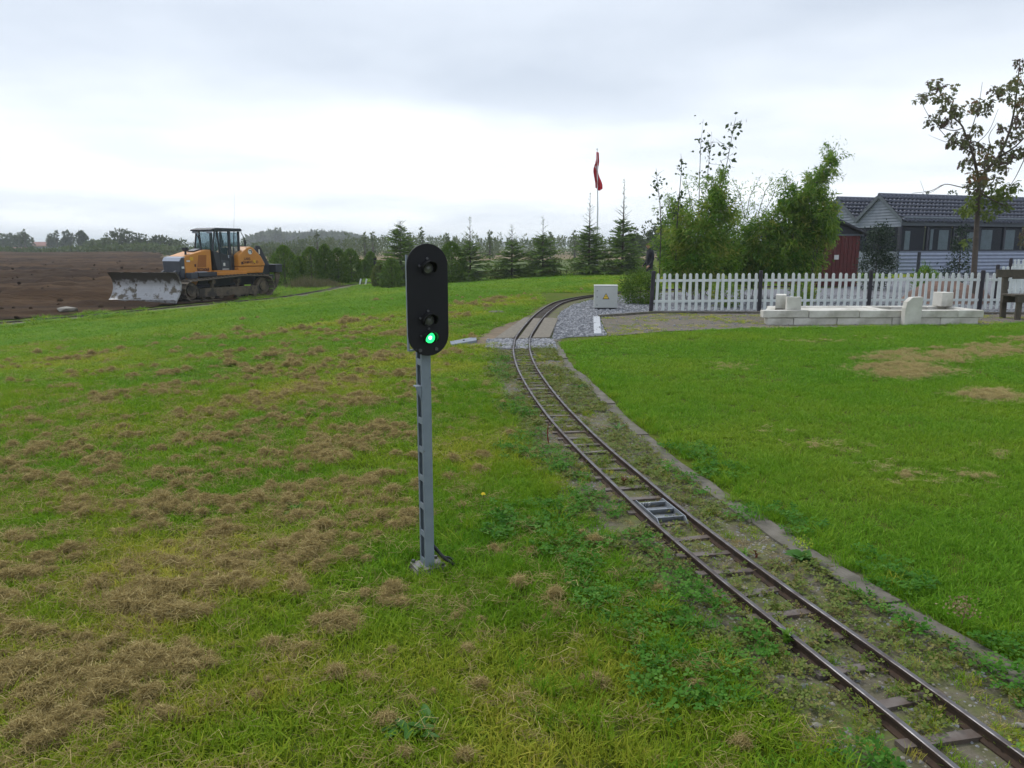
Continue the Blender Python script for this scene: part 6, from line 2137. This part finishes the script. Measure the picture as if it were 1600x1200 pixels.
outl = [(0, 0), (0.18, 0.07), (0.30, 0.30), (0.42, 0.12), (0.58, 0.38), (0.68, 0.12), (0.85, 0.20), (1.0, 0.0), (0.85, -0.20), (0.68, -0.12), (0.58, -0.38), (0.42, -0.12), (0.30, -0.30), (0.18, -0.07)]
for gi, mname in ((0, "oak_leaf"), (1, "green_oak_leaf")):
    V, Fc, T = [], [], []
    for (cx, cy, rx, ry, n, g) in lclumps:
        if g != gi: continue
        cdep = rq.uniform(-0.6, 0.6)
        ct = rq.gauss(0.45, 0.16)
        for _ in range(int(n * 2.1)):
            a = rq.random() * 6.283; q = math.sqrt(rq.random())
            p = Vector(o3(cx + rx * q * math.cos(a), cy + ry * q * math.sin(a), cdep + rq.gauss(0, 0.25)))
            L_ = rq.uniform(0.10, 0.165)
            Mx = Euler((rq.gauss(0, 0.7), rq.gauss(0.6, 0.5), rq.random() * 6.283)).to_matrix()
            k0 = len(V)
            V += [tuple(p + Mx @ Vector((u * L_, w * L_, 0.06 * L_ * math.sin(u * 5)))) for u, w in outl]
            Fc.append(list(range(k0, k0 + len(outl)))); T.append(min(1, max(0, ct + rq.gauss(0, 0.22))))
    link("crown", np_mesh("crown", np.array(V), np.array(Fc), M[mname], {'tint': T}), oak)

# ------------------------------------------------------------------ flagpole and flag
FYp = 50.0
fb = at(932, 428, FYp)
ft = at(933, 234, FYp)
z0 = tz(fb.x, FYp)
pole = empty("flagpole", (fb.x, FYp, z0), 0, "thin white flagpole among the spruces", "flagpole")
MB().tube([(0, 0, 0), (0.0, 0, 4), (ft.x - fb.x, 0, ft.z - z0)], [0.055, 0.045, 0.028], 10).build("pole", M["pole_white"], pole, smooth=True)
MB().tube([(ft.x - fb.x, 0, ft.z - z0), (ft.x - fb.x, 0, ft.z - z0 + 0.05), (ft.x - fb.x, 0, ft.z - z0 + 0.10)], [0.04, 0.055, 0.02], 10).build("finial", M["pole_white"], pole)
MB().box((0, 0, 0.4), (0.16, 0.16, 0.8)).build("base", M["pole_white"], pole, bevel=0.01)
flag = empty("flag", (ft.x, FYp, ft.z - 0.12), 0, "limp red flag with a white cross hanging from the flagpole", "flag")
# hanging cloth: rows down the drop, folded columns
nr, nc = 40, 24
drop = ft.z - 0.12 - at(932, 297, FYp).z
vv, ff_, mi = [], [], []
for i in range(nr + 1):
    t = i / nr
    wdt = 0.13 + 0.26 * sstep(0.12, 0.50, t) + 0.05 * math.sin(t * 9)
    off = 0.02 - 0.12 * sstep(0.2, 0.5, t) + 0.20 * sstep(0.5, 0.95, t)
    for j in range(nc + 1):
        s_ = j / nc
        fold = 0.05 * math.sin(s_ * 17 + t * 3.0) * (0.5 + float(wdt))
        vv.append((float(off) + (s_ - 0.40) * float(wdt) + fold, 0.10 * math.cos(s_ * 17 + t * 3.0) * (0.4 + float(wdt)),
                   -drop * t * (0.90 + 0.10 * math.sin(s_ * 2.6)) - 0.05 * s_))
for i in range(nr):
    for j in range(nc):
        ff_.append((i * (nc + 1) + j, i * (nc + 1) + j + 1, (i + 1) * (nc + 1) + j + 1, (i + 1) * (nc + 1) + j))
        t, s_ = (i + 0.5) / nr, (j + 0.5) / nc
        white = (0.29 < t - 0.25 * s_ < 0.34 and s_ < 0.5) or (abs(s_ - 0.92 + 0.25 * t) < 0.06 and 0.36 < t < 0.60)
        mi.append(1 if white else 0)
mb = MB(); mb.v = vv; mb.f = ff_; mb.mi = mi
fo = mb.build("cloth", [M["flag_red"], M["flag_white"]], flag, smooth=True)
sol = fo.modifiers.new("thickness", 'SOLIDIFY'); sol.thickness = 0.006
# small sign post near the flagpole
p = at(945, 415, 48)
sp = empty("sign_post", (p.x, 48, tz(p.x, 48)), R(10), "small dark board on a post beside the flagpole", "sign")
MB().tube([(0, 0, 0), (0, 0, 1.1)], 0.03, 8).build("post", M["bench_wood"], sp)
MB().box((0, -0.03, 1.22), (0.28, 0.03, 0.42), rot=(0, R(8), 0)).build("board", M["bench_wood"], sp)
# white boards at the far end of the second track
for (px, lab) in ((563, "white marker board by the far end of the second track, nearer one"), (572, "white marker board by the far end of the second track, farther one")):
    p = gnd(px, 446)
    wb = empty("marker_board", p, R(20), lab, "marker", "white marker boards by the second track")
    MB().box((0, 0, 0.2), (0.09, 0.05, 0.42), rot=(0, R(14), 0)).build("board", M["pole_white"], wb, bevel=0.005)
    MB().box((0, 0.04, 0.05), (0.12, 0.04, 0.12)).build("foot", M["frame_dark"], wb)

# ------------------------------------------------------------------ man beside the bamboo
PYm = 29.0
pm = at(1014, 452, PYm)
man = empty("person", (pm.x, PYm, 0.0), R(180 + 12), "person in dark jacket, dark trousers and cap standing side on by the bamboo", "person")
# local frame: +X is where he looks (picture left after the turn), Z up
J = {'pel': (0, 0, 0.95), 'waist': (0.01, 0, 1.10), 'chest': (0.02, 0, 1.32), 'neck': (0.03, 0, 1.49), 'nk2': (0.05, 0, 1.55), 'head': (0.065, 0, 1.63), 'crown': (0.06, 0, 1.72),
     'hl': (0, 0.09, 0.90), 'kl': (0.04, 0.10, 0.50), 'al': (-0.02, 0.10, 0.09), 'fl': (0.15, 0.12, 0.035), 'hr': (0, -0.09, 0.90), 'kr': (0.02, -0.11, 0.50), 'ar': (-0.05, -0.12, 0.09), 'fr': (0.12, -0.14, 0.035),
     'sl': (0.01, 0.19, 1.42), 'el': (-0.03, 0.25, 1.14), 'wl': (0.10, 0.22, 0.92), 'ml': (0.15, 0.20, 0.85), 'sr': (0.01, -0.19, 1.42), 'er': (-0.03, -0.25, 1.14), 'wr': (0.12, -0.20, 0.95), 'mr': (0.18, -0.17, 0.90)}
RD = {'pel': .165, 'waist': .155, 'chest': .17, 'neck': .07, 'nk2': .058, 'head': .098, 'crown': .072, 'hl': .10, 'kl': .072, 'al': .05, 'fl': .04, 'hr': .10, 'kr': .072, 'ar': .05, 'fr': .04,
      'sl': .075, 'el': .055, 'wl': .042, 'ml': .036, 'sr': .075, 'er': .055, 'wr': .042, 'mr': .036}
ED = [('pel', 'waist'), ('waist', 'chest'), ('chest', 'neck'), ('neck', 'nk2'), ('nk2', 'head'), ('head', 'crown'), ('pel', 'hl'), ('hl', 'kl'), ('kl', 'al'), ('al', 'fl'), ('pel', 'hr'), ('hr', 'kr'), ('kr', 'ar'), ('ar', 'fr'),
      ('chest', 'sl'), ('sl', 'el'), ('el', 'wl'), ('wl', 'ml'), ('chest', 'sr'), ('sr', 'er'), ('er', 'wr'), ('wr', 'mr')]
# fingers: short chains rooted in each palm
for s_, (mm_, sy) in {'l': ('ml', 1), 'r': ('mr', -1)}.items():
    b = Vector(J[mm_])
    for k in range(4):
        f1 = b + Vector((0.035, (k - 1.5) * 0.020, -0.035)); f2 = f1 + Vector((0.012 - 0.004 * abs(k - 1.5), 0, -0.035 + 0.006 * abs(k - 1.5)))
        J[f'{s_}f{k}a'] = tuple(f1); J[f'{s_}f{k}b'] = tuple(f2); RD[f'{s_}f{k}a'] = 0.010; RD[f'{s_}f{k}b'] = 0.008
        ED += [(mm_, f'{s_}f{k}a'), (f'{s_}f{k}a', f'{s_}f{k}b')]
    t1 = b + Vector((0.045, -sy * 0.035, 0.005))
    J[f'{s_}t'] = tuple(t1); RD[f'{s_}t'] = 0.010; ED.append((mm_, f'{s_}t'))
keys = list(J)
bme = bpy.data.meshes.new("body_frame")
bme.from_pydata([J[k] for k in keys], [(keys.index(a), keys.index(b)) for a, b in ED], [])
bo = bpy.data.objects.new("body_frame", bme)
C.objects.link(bo)
sk = bo.modifiers.new("skin", 'SKIN')
if not bme.skin_vertices: bme.skin_vertices.new()
for i, k in enumerate(keys):
    r = RD[k]
    bme.skin_vertices[0].data[i].radius = (r * (0.80 if k in ('pel', 'waist', 'chest') else 1.0), r)
    bme.skin_vertices[0].data[i].use_root = (k == 'pel')
ss_ = bo.modifiers.new("smooth", 'SUBSURF'); ss_.levels = 2; ss_.render_levels = 2
dg = bpy.context.evaluated_depsgraph_get()
bm2 = bpy.data.meshes.new_from_object(bo.evaluated_get(dg))
bpy.data.objects.remove(bo)
bm2.name = "body"
for mm in ("jacket_dark", "trousers_dark", "skin", "shoe_dark"): bm2.materials.append(M[mm])
for pl in bm2.polygons:
    c = pl.center
    if c.z > 1.53: pl.material_index = 2
    elif c.z < 0.08: pl.material_index = 3
    elif c.z < 0.905 and abs(c.y) > 0.145 and c.x > 0.10: pl.material_index = 2
    elif c.z < 0.88: pl.material_index = 1
    else: pl.material_index = 0
    pl.use_smooth = True
body = link("body", bm2, man)
cap = MB()
for rr0, rr1, za, zb in ((0.104, 0.103, 1.680, 1.70), (0.103, 0.088, 1.70, 1.735), (0.088, 0.04, 1.735, 1.755)):
    cap.tube([(0.055, 0, za), (0.055, 0, zb)], [rr0, rr1], 16)
cap.prism([(0.14, -0.07), (0.23, -0.05), (0.25, 0), (0.23, 0.05), (0.14, 0.07)], 1.685, 1.697, 'xy')
cap.build("cap", M["cap_dark"], man)
face = MB()
face.add([(0.150, -0.015, 1.60), (0.150, 0.015, 1.60), (0.185, 0, 1.605), (0.152, 0, 1.655)], [(0, 1, 2), (1, 3, 2), (3, 0, 2), (0, 3, 1)])
face.build("nose", M["skin"], man)
for sy in (-1, 1):
    MB().tube([(0.142, sy * 0.035, 1.645), (0.154, sy * 0.035, 1.645)], 0.011, 8).build("eye", M["frame_dark"], man)
    MB().tube([(0.06, sy * 0.092, 1.64), (0.055, sy * 0.110, 1.642)], [0.03, 0.024], 8).build("ear", M["skin"], man)
MB().box((0.150, 0, 1.578), (0.012, 0.045, 0.008)).build("mouth", M["decal_red"], man)
MB().tube([(-0.01, 0, 1.60), (-0.015, 0, 1.685)], [0.075, 0.085], 12).build("hair", M["hair_grey"], man)
MB().tube([(0.03, 0, 1.47), (0.045, 0, 1.535)], [0.095, 0.072], 14).build("collar", M["jacket_dark"], man)
# ------------------------------------------------------------------ far country
def far_tree(px, ptop, Y, wpx, label, seed, m="far_leaf", group="distant trees", n=700, name="distant_tree", cat="tree", slim=False):
    x = at(px, 390, Y).x
    z0 = tz(x, Y)
    h = at(px, ptop, Y).z - z0
    rad = wpx / 2 * Y / 1200
    root = empty(name, (x, Y, z0), 0, label, cat, group)
    r_ = np.random.default_rng(seed)
    trunk(root, [(0, 0, -0.2), (0, 0, h * 0.5), (0.1, 0, h * 0.8)], [0.04 * h, 0.025 * h, 0.01 * h])
    cl = []
    if slim:
        for k in range(9): cl.append(((r_.normal(0, 0.30) * rad * (1 - k / 9), 0, h * (0.10 + 0.10 * k)), (rad * (1.0 - 0.105 * k) * r_.uniform(0.5, 1.1), rad * (1.0 - 0.105 * k) * 0.6, h * r_.uniform(0.05, 0.10))))
    else:
        for k in range(11):
            a = r_.random() * 6.28; q = r_.random() ** 0.5 * 0.62
            zc = h * r_.uniform(0.30, 0.78)
            s_ = r_.uniform(0.28, 0.48) * (1.1 - 0.5 * abs(zc / h - 0.5))
            cl.append(((rad * q * math.cos(a), rad * q * math.sin(a), zc), (rad * s_ * 1.25, rad * s_ * 1.25, min(h * 0.22, rad * s_ * 1.1))))
        cl.append(((0, 0, h * 0.86), (rad * 0.42, rad * 0.42, h * 0.14)))
        cl.append(((0, 0, h * 0.22), (rad * 0.8, rad * 0.8, h * 0.2)))
    PP, DD, TT = [], [], []
    for c, r in cl:
        k = n // len(cl)
        p, d = ellipsoid_points(k, c, r, 0.55)
        PP.append(p); DD.append(d + r_.normal(0, 0.5, (k, 3))); TT.append(np.clip(r_.normal(0.45, 0.12) + r_.normal(0, 0.18, k), 0, 1))
    P_ = np.vstack(PP)
    k = len(P_)
    lf = max(0.16, Y * 0.0022)
    foliage(root, P_, np.vstack(DD), lf * 1.6 * r_.uniform(0.7, 1.4, k), lf * r_.uniform(0.7, 1.3, k), np.concatenate(TT), m)
    return root


def treeline(name, pts, Y, depth, m, label, n, lf, ragged=0.25, seed=0, cat="wood"):
    """A far wood that reads as one mass. pts: (px, ptop) skyline."""
    r_ = np.random.default_rng(seed)
    pxs = np.array([p[0] for p in pts], float); tops = np.array([p[1] for p in pts], float)
    u = r_.uniform(pxs[0], pxs[-1], n)
    tp_ = np.interp(u, pxs, tops)
    yy = Y + r_.uniform(0, depth, n)
    k = Y / 1200.0
    x = (u - 800) * k
    ht = np.array([at(800, q, Y).z for q in tp_]) - (-0.72)
    var = 1 - ragged * fbm(x / (0.5 + Y * 0.012), yy / (0.5 + Y * 0.012), seed, 3) - 0.5 * ragged * vnoise(x / (Y * 0.004), yy * 0.1, seed + 3)
    ht = ht * var / (1 - 0.35 * ragged)
    z = ht * np.sqrt(r_.random(n)) * (0.98) - 0.72
    P_ = np.stack([x, yy, z], 1)
    D_ = r_.normal(0, 0.6, (n, 3)) + [0, -0.2, 0.5]
    tint = np.clip(0.45 + 0.9 * (fbm(x / (Y * 0.01), z * 0.6, seed + 7, 2) - 0.5) + r_.normal(0, 0.15, n), 0, 1)
    o = link(name, leaves(P_, D_, lf * 1.5 * r_.uniform(0.6, 1.4, n), lf * r_.uniform(0.7, 1.3, n), tint, M[m], name))
    tag(o, label, cat, kind="stuff")
    return o


treeline("far_wood", [(385, 372), (410, 364), (428, 361), (445, 366), (480, 364), (512, 362), (540, 366), (556, 372), (566, 380)], 520, 60, "far_leaf", "long dark blue green wood on the horizon behind the thujas", 9000, 2.0, 0.22, 3)
treeline("far_hedge", [(-120, 388), (60, 388), (150, 384), (200, 380), (240, 380), (290, 386), (330, 385), (420, 384), (470, 386)], 165, 12, "young_leaf", "low green hedge beyond the ploughed field", 7000, 0.55, 0.35, 5, "hedge")
sky_pts = [(395, 385), (430, 383), (470, 378), (500, 374), (540, 376), (566, 373), (600, 372), (640, 371), (690, 372), (740, 376), (790, 374), (830, 375), (870, 372), (905, 370), (930, 371), (975, 376), (1040, 378)]
rp_ = np.random.default_rng(77)
PP, DD, LL, WW, TT = [], [], [], [], []
for k in range(330):
    u = rp_.uniform(395, 1040); Yt = rp_.uniform(165, 200)
    top = np.interp(u, [q[0] for q in sky_pts], [q[1] for q in sky_pts]) - rp_.exponential(2.6) + 2
    ht = at(u, top, Yt).z + 0.72
    xx = (u - 800) / 1200 * Yt * 1.02
    m_ = 62
    t = rp_.random(m_) ** 0.9
    rr_ = (0.95 * (1 - t) ** 0.8 + 0.10) * rp_.uniform(0.7, 1.5)
    a = rp_.random(m_) * 6.283
    PP.append(np.stack([xx + rr_ * np.cos(a), Yt + rr_ * np.sin(a), t * ht - 0.72], 1))
    DD.append(np.stack([np.cos(a) * 0.6, np.sin(a) * 0.6, np.full(m_, 0.7)], 1) + rp_.normal(0, 0.35, (m_, 3)))
    LL.append(rp_.uniform(0.35, 0.9, m_)); WW.append(rp_.uniform(0.12, 0.35, m_)); TT.append(np.clip(rp_.normal(0.45, 0.15) + rp_.normal(0, 0.15, m_), 0, 1))
yp = link("young_plantation", leaves(np.vstack(PP), np.vstack(DD), np.concatenate(LL), np.concatenate(WW), np.concatenate(TT), M["young_leaf"], "young_plantation"))
tag(yp, "ragged young plantation running across the far side of the stubble field", "plantation", kind="stuff")
treeline("horizon_wood", [(-500, 384), (-200, 382), (0, 383), (300, 381), (600, 380), (960, 379), (1000, 378), (1400, 378), (2100, 380)], 900, 80, "far_leaf", "faint wood along the whole horizon", 7000, 3.0, 0.3, 11)
# broad trees told apart on the skyline
for i, (px, pt, Y, w, m_, lab, sl) in enumerate((
        (12, 366, 260, 60, "far_leaf", "dark broad tree at the picture's edge above the pale sheds", False), (36, 365, 250, 36, "far_leaf", "rounded tree just before the bare spruce tip above the sheds", False),
        (40, 360, 245, 8, "far_leaf", "thin spruce tip sticking out above the shed trees", True), (81, 367, 270, 12, "far_leaf", "small dark conifer just after the red roof", False), (90, 362, 265, 9, "far_leaf", "narrow pointed conifer after the red roof", True),
        (106, 362, 262, 18, "far_leaf", "bushy conifer, last of the group after the red roof", False), (129, 362, 240, 18, "far_leaf", "lone round topped tree standing apart on the skyline", False),
        (150, 376, 200, 34, "young_leaf", "low leafy tree under the lone round topped tree", False), (190, 359, 190, 52, "far_leaf", "largest broad tree above the ploughed field before the bulldozer", False), (165, 374, 186, 36, "young_leaf", "pale bushy tree in front of the largest broad tree's near flank", False),
        (222, 366, 192, 36, "far_leaf", "second broad tree just after the largest one", False), (250, 369, 196, 38, "far_leaf", "broad tree nearest the bulldozer's blade", False), (275, 375, 205, 30, "young_leaf", "low tree just above the bulldozer's nose", False),
        (410, 364, 480, 16, "far_leaf", "grey rounded tree on the wood's near end behind the ripper", False), (436, 358, 470, 18, "far_leaf", "tallest grey tree rising out of the far wood", False),
        (496, 358, 150, 14, "young_leaf", "young tree with a forked tip above the thujas", True), (570, 364, 150, 9, "young_leaf", "thin young tree above the tiny distant signal", True), (583, 362, 160, 9, "young_leaf", "narrow young tree next to the thin one above the tiny signal", True),
        (660, 355, 120, 18, "young_leaf", "airy young tree between the dense spruce and the signal head", True), (640, 362, 122, 14, "young_leaf", "small airy tree directly behind the dense spruce", True), (765, 362, 130, 12, "young_leaf", "small airy tree after the bare leader spruce", True),
        (700, 366, 126, 12, "young_leaf", "small airy tree above the signal head's far shoulder", True), (860, 362, 140, 10, "young_leaf", "small airy tree just after the forked spruce", True), (898, 362, 140, 16, "young_leaf", "small airy tree before the flagpole spruce", True),
        (1012, 346, 92, 44, "far_leaf", "dark broad tree above the standing man's cap", False), (990, 356, 95, 26, "far_leaf", "dark tree between the tallest spruce and the man", False), (1030, 343, 96, 34, "far_leaf", "dark tree rising behind the edge of the bamboo", False),
        (1440, 299, 75, 26, "far_leaf", "grey green tree top showing over the hall ridge, first of two", False), (1480, 297, 76, 36, "far_leaf", "grey green tree top over the hall ridge by the oak", False))):
    far_tree(px, pt, Y, w, lab, 300 + i, m_, "trees on the skyline", (900 if w > 14 else 420) if not sl else 170, slim=sl)
# low shrubs between the track end and the thujas / meadow
for i, (px, Y, w, h_, lab) in enumerate(((425, 60, 2.6, 1.7, "pale green bush directly behind the ripper"), (470, 75, 3.5, 1.9, "olive bush far behind the gap in the thujas"))):
    p = at(px, 400, Y)
    shrub("field_bush", (p.x, Y, tz(p.x, Y)), [((0, 0, h_ * 0.5), (w * 0.6, w * 0.5, h_ * 0.5)), ((w * 0.5, 0.2, h_ * 0.4), (w * 0.4, w * 0.4, h_ * 0.42))], 1200, 0.24, 0.13, "young_leaf", lab, "bush", "bushes in the far grass")


def far_house(px0, px1, ptop, pbot, Y, wallm, roofm, roof_px, label, cat="building", panels=0, win=0):
    a = at(px0, pbot, Y); b = at(px1, ptop, Y)
    W = b.x - a.x
    zb_ = tz(a.x, Y) - 0.3
    H_ = b.z - zb_
    rh = roof_px * Y / 1200
    root = empty("farm_building", (a.x, Y, zb_), 0, label, cat, "buildings on the skyline")
    MB().box((W / 2, 3, H_ / 2), (W, 6, H_)).build("wall", M[wallm], root)
    if roof_px > 0:
        MB().prism([(-0.4, H_), (6.4, H_), (3, H_ + rh)], -0.3, W + 0.3, 'yz').build("roof", M[roofm], root)
    else:
        MB().box((W / 2, 3, H_ + 0.1), (W + 0.4, 6.4, 0.2)).build("roof", M[roofm], root)
    for k in range(panels):
        MB().box(((k + 0.5) * W / panels, -0.04, H_ * 0.45), (W / panels * 0.12, 0.08, H_ * 0.9)).build("wall_rib", M["far_roof_grey"], root)
    for k in range(win):
        MB().box(((k + 0.5) * W / win, -0.05, H_ * 0.55), (W / win * 0.4, 0.1, H_ * 0.28)).build("window", M["far_window"], root)


far_house(-20, 12, 393, 404, 175, "far_white", "far_roof_grey", 0, "low white shed at the picture's edge beyond the field", panels=4)
far_house(14, 34, 393, 404, 172, "far_white", "far_roof_grey", 0, "low white shed with ribbed wall next to the tan one", panels=3)
far_house(13, 27, 388, 396, 180, "far_tan", "far_roof_red", 1.5, "small tan building behind the white sheds")
far_house(58, 106, 387, 398, 185, "far_white", "far_roof_grey", 0, "long white flat roofed building in front of the conifers", panels=5, win=4)
far_house(46, 72, 384, 394, 290, "far_tan", "far_roof_red", 6, "distant house with a dull red roof", win=3)
far_house(120, 142, 379, 388, 300, "far_white", "far_roof_grey", 3, "pale distant house under the lone round topped tree", win=3)
# pale stone lying on the field's edge
st_me = stone_mesh("field_stone", M["stone_pale"], 91, 0.55)
p = gnd(105, 489)
fso = link("field_stone", st_me, loc=(p.x, p.y, p.z + 0.12)); fso.scale = (0.42, 0.28, 0.24)
tag(fso, "pale lump of rock on the soil in front of the blade", "rock")

# ------------------------------------------------------------------ single weeds near the camera
def leaf_blade(name, L_, W_, m, bend, seed, wav=0.12, seg=7):
    """One broad leaf with a midrib fold, arched outward along +X."""
    r = random.Random(seed)
    vv, ff_ = [], []
    for i in range(seg + 1):
        t = i / seg
        w = W_ / 2 * (math.sin(math.pi * min(1, t * 0.93 + 0.07)) ** 0.8) * (1 + wav * r.uniform(-1, 1))
        x = L_ * math.sin(bend * t) / bend if abs(bend) > 1e-3 else L_ * t
        z = L_ * (1 - math.cos(bend * t)) / bend if abs(bend) > 1e-3 else 0
        z = -z
        vv += [(x, -w, z + w * 0.35), (x, 0, z), (x, w, z + w * 0.35)]
    for i in range(seg):
        ff_ += [(i * 3, i * 3 + 1, i * 3 + 4, i * 3 + 3), (i * 3 + 1, i * 3 + 2, i * 3 + 5, i * 3 + 4)]
    me = np_mesh(name, np.array(vv), np.array(ff_), m, {'tint': np.full(len(ff_), r.uniform(0.2, 0.8))}, smooth=True)
    return me


def leafy(name, p, label, cat, n, L_, W_, m, up=0.8, stem=0.0, seed=0, spread=0.0, extra=None):
    root = empty(name, p, random.random() * 6, label, cat)
    r = random.Random(seed)
    variants = [leaf_blade("leaf", L_ * r.uniform(0.8, 1.15), W_ * r.uniform(0.85, 1.15), M[m], r.uniform(0.4, 1.1), seed * 10 + k) for k in range(4)]
    for k in range(n):
        a = k * 2.399 + r.uniform(-0.3, 0.3)
        zz = stem * (k / max(1, n - 1))
        o = link("leaf", variants[k % 4], root, (spread * r.uniform(-1, 1), spread * r.uniform(-1, 1), zz + 0.008), (r.gauss(0, 0.2), -up * r.uniform(0.6, 1.2), a))
        s_ = r.uniform(0.7, 1.1) * (1 - 0.35 * (k / n) * (stem > 0))
        o.scale = (s_, s_, s_)
    if stem > 0:
        MB().tube([(0, 0, 0), (0.01, 0, stem * 0.6), (0.005, 0.01, stem * 1.05)], [0.006, 0.005, 0.003], 6).build("stem", M[m], root)
    return root


def flowers(root, n, z, rad, size, m, seed):
    r = np.random.default_rng(seed)
    P_ = np.stack([r.normal(0, rad, n), r.normal(0, rad, n), z + r.normal(0, rad * 0.6, n)], 1)
    foliage(root, P_, r.normal(0, 1, (n, 3)) + [0, 0, 0.6], size, size * 0.8, r.random(n), m, "flower_heads")


leafy("sow_thistle", gnd(1228, 1012), "bright green long leaved weed growing against the outer side of the near rail", "plant", 11, 0.085, 0.030, "bright_leaf", 1.15, 0.05, 1)
ro = leafy("plantain_rosette", gnd(655, 1146) + Vector((0, 0, 0.016)), "broad leaved green rosette in the grass at the bottom of the picture", "plant", 22, 0.085, 0.026, "rosette_leaf", 0.42, 0.0, 2, 0.055)
leafy("plantain_rosette", gnd(460, 800) + Vector((0, 0, 0.012)), "pale broad leaved rosette among the hay, well before the signal", "plant", 12, 0.12, 0.038, "clover_leaf", 0.4, 0.0, 3, 0.04)
lm = leafy("ladys_mantle", gnd(1252, 880), "leafy weed with lime green flower heads growing on the edging", "plant", 9, 0.11, 0.055, "rosette_leaf", 0.75, 0.02, 4, 0.02)
flowers(lm, 60, 0.105, 0.028, 0.012, "lime_leaf", 4)
lm2 = leafy("ladys_mantle", gnd(1592, 1192), "lime flowered weed at the lower corner beside the rail", "plant", 6, 0.06, 0.03, "bright_leaf", 0.9, 0.03, 5)
flowers(lm2, 50, 0.065, 0.018, 0.012, "lime_leaf", 5)
ds = empty("dry_weed", gnd(1500, 985), 0, "withered straw coloured seed head weed leaning over the edging", "plant")
MB().tube([(0, 0, 0), (0.01, 0, 0.07), (0.02, 0.01, 0.13)], [0.003, 0.0025, 0.001], 5).build("stem", M["dry_leaf"], ds)
flowers(ds, 150, 0.105, 0.030, 0.013, "dry_leaf", 6)
leafy("red_dock", gnd(975, 757), "small red leaved weed between the rails before the metal frame", "plant", 6, 0.06, 0.020, "red_leaf", 1.1, 0.03, 7)
leafy("red_dock", gnd(1180, 872), "small red leaved weed beside the outer rail near the edging", "plant", 5, 0.05, 0.018, "red_leaf", 1.0, 0.02, 8)
leafy("dandelion", gnd(965, 672), "dark green dandelion leaves against the edging halfway along the track", "plant", 8, 0.10, 0.025, "rosette_leaf", 0.8, 0.0, 9)
leafy("dandelion", gnd(905, 608), "dark leafy dandelion beside the edging near the crossing", "plant", 9, 0.12, 0.03, "rosette_leaf", 0.9, 0.0, 10)
leafy("dandelion", gnd(1163, 868), "small dandelion sprouting between the rails after the metal frame", "plant", 7, 0.055, 0.016, "bright_leaf", 0.8, 0.0, 11)
leafy("dandelion", gnd(945, 752), "small dandelion on the inner side of the near rail before the metal frame", "plant", 6, 0.05, 0.014, "bright_leaf", 0.9, 0.0, 12)
sw = leafy("stalky_weed", gnd(857, 694), "thin dark stalky weed standing outside the far rail", "plant", 5, 0.05, 0.012, "red_leaf", 0.9, 0.16, 13)
bc = leafy("buttercup", gnd(755, 786), "single yellow flower in the lush grass behind the signal", "flower", 5, 0.05, 0.014, "rosette_leaf", 0.8, 0.05, 14)
for k in range(5):
    MB().tube([(0, 0, 0.055), (0.012 * math.cos(k * 1.257), 0.012 * math.sin(k * 1.257), 0.062)], [0.003, 0.008], 6).build("petal", M["flower_yellow"], bc)
# a few larger loose stones by the rails that can be told apart
for i, (px, py, s_, lab) in enumerate(((1276, 1137, 0.020, "pale stone on the bare soil beside the near rail's outer side"), (1163, 922, 0.019, "round pale stone between the rails below the metal frame"),
                                      (1440, 1105, 0.016, "pale stone between the rails near the lower corner"), (1590, 1137, 0.020, "pale stone at the picture's edge beside the edging"), (1118, 845, 0.022, "flat pale stone right after the metal frame"))):
    p = gnd(px, py)
    o = link("loose_stone", stone_mesh("loose_stone", M["stone_pale"], 200 + i, 0.7), loc=(p.x, p.y, s_ * 0.4), rot=(0.2 * i, 0.1, i))
    o.scale = (s_ * 1.3, s_, s_)
    tag(o, lab, "stone", "loose stones by the track")

# ------------------------------------------------------------------ haze
hz = MB().box((0, 1800, 13.1), (5400, 3820, 29.8))
me = bpy.data.meshes.new("haze")
me.from_pydata(hz.v, [], hz.f)
hm = bpy.data.materials.new("haze")
hm.use_nodes = True
for n in list(hm.node_tree.nodes):
    if n.type != 'OUTPUT_MATERIAL': hm.node_tree.nodes.remove(n)
pvn = hm.node_tree.nodes.new("ShaderNodeVolumePrincipled")
pvn.inputs["Color"].default_value = (0.86, 0.91, 1.0, 1)
pvn.inputs["Density"].default_value = 0.00055
pvn.inputs["Anisotropy"].default_value = 0.2
hm.node_tree.links.new(pvn.outputs[0], hm.node_tree.nodes["Material Output"].inputs["Volume"])
me.materials.append(hm)
tag(link("haze", me), kind="stuff")
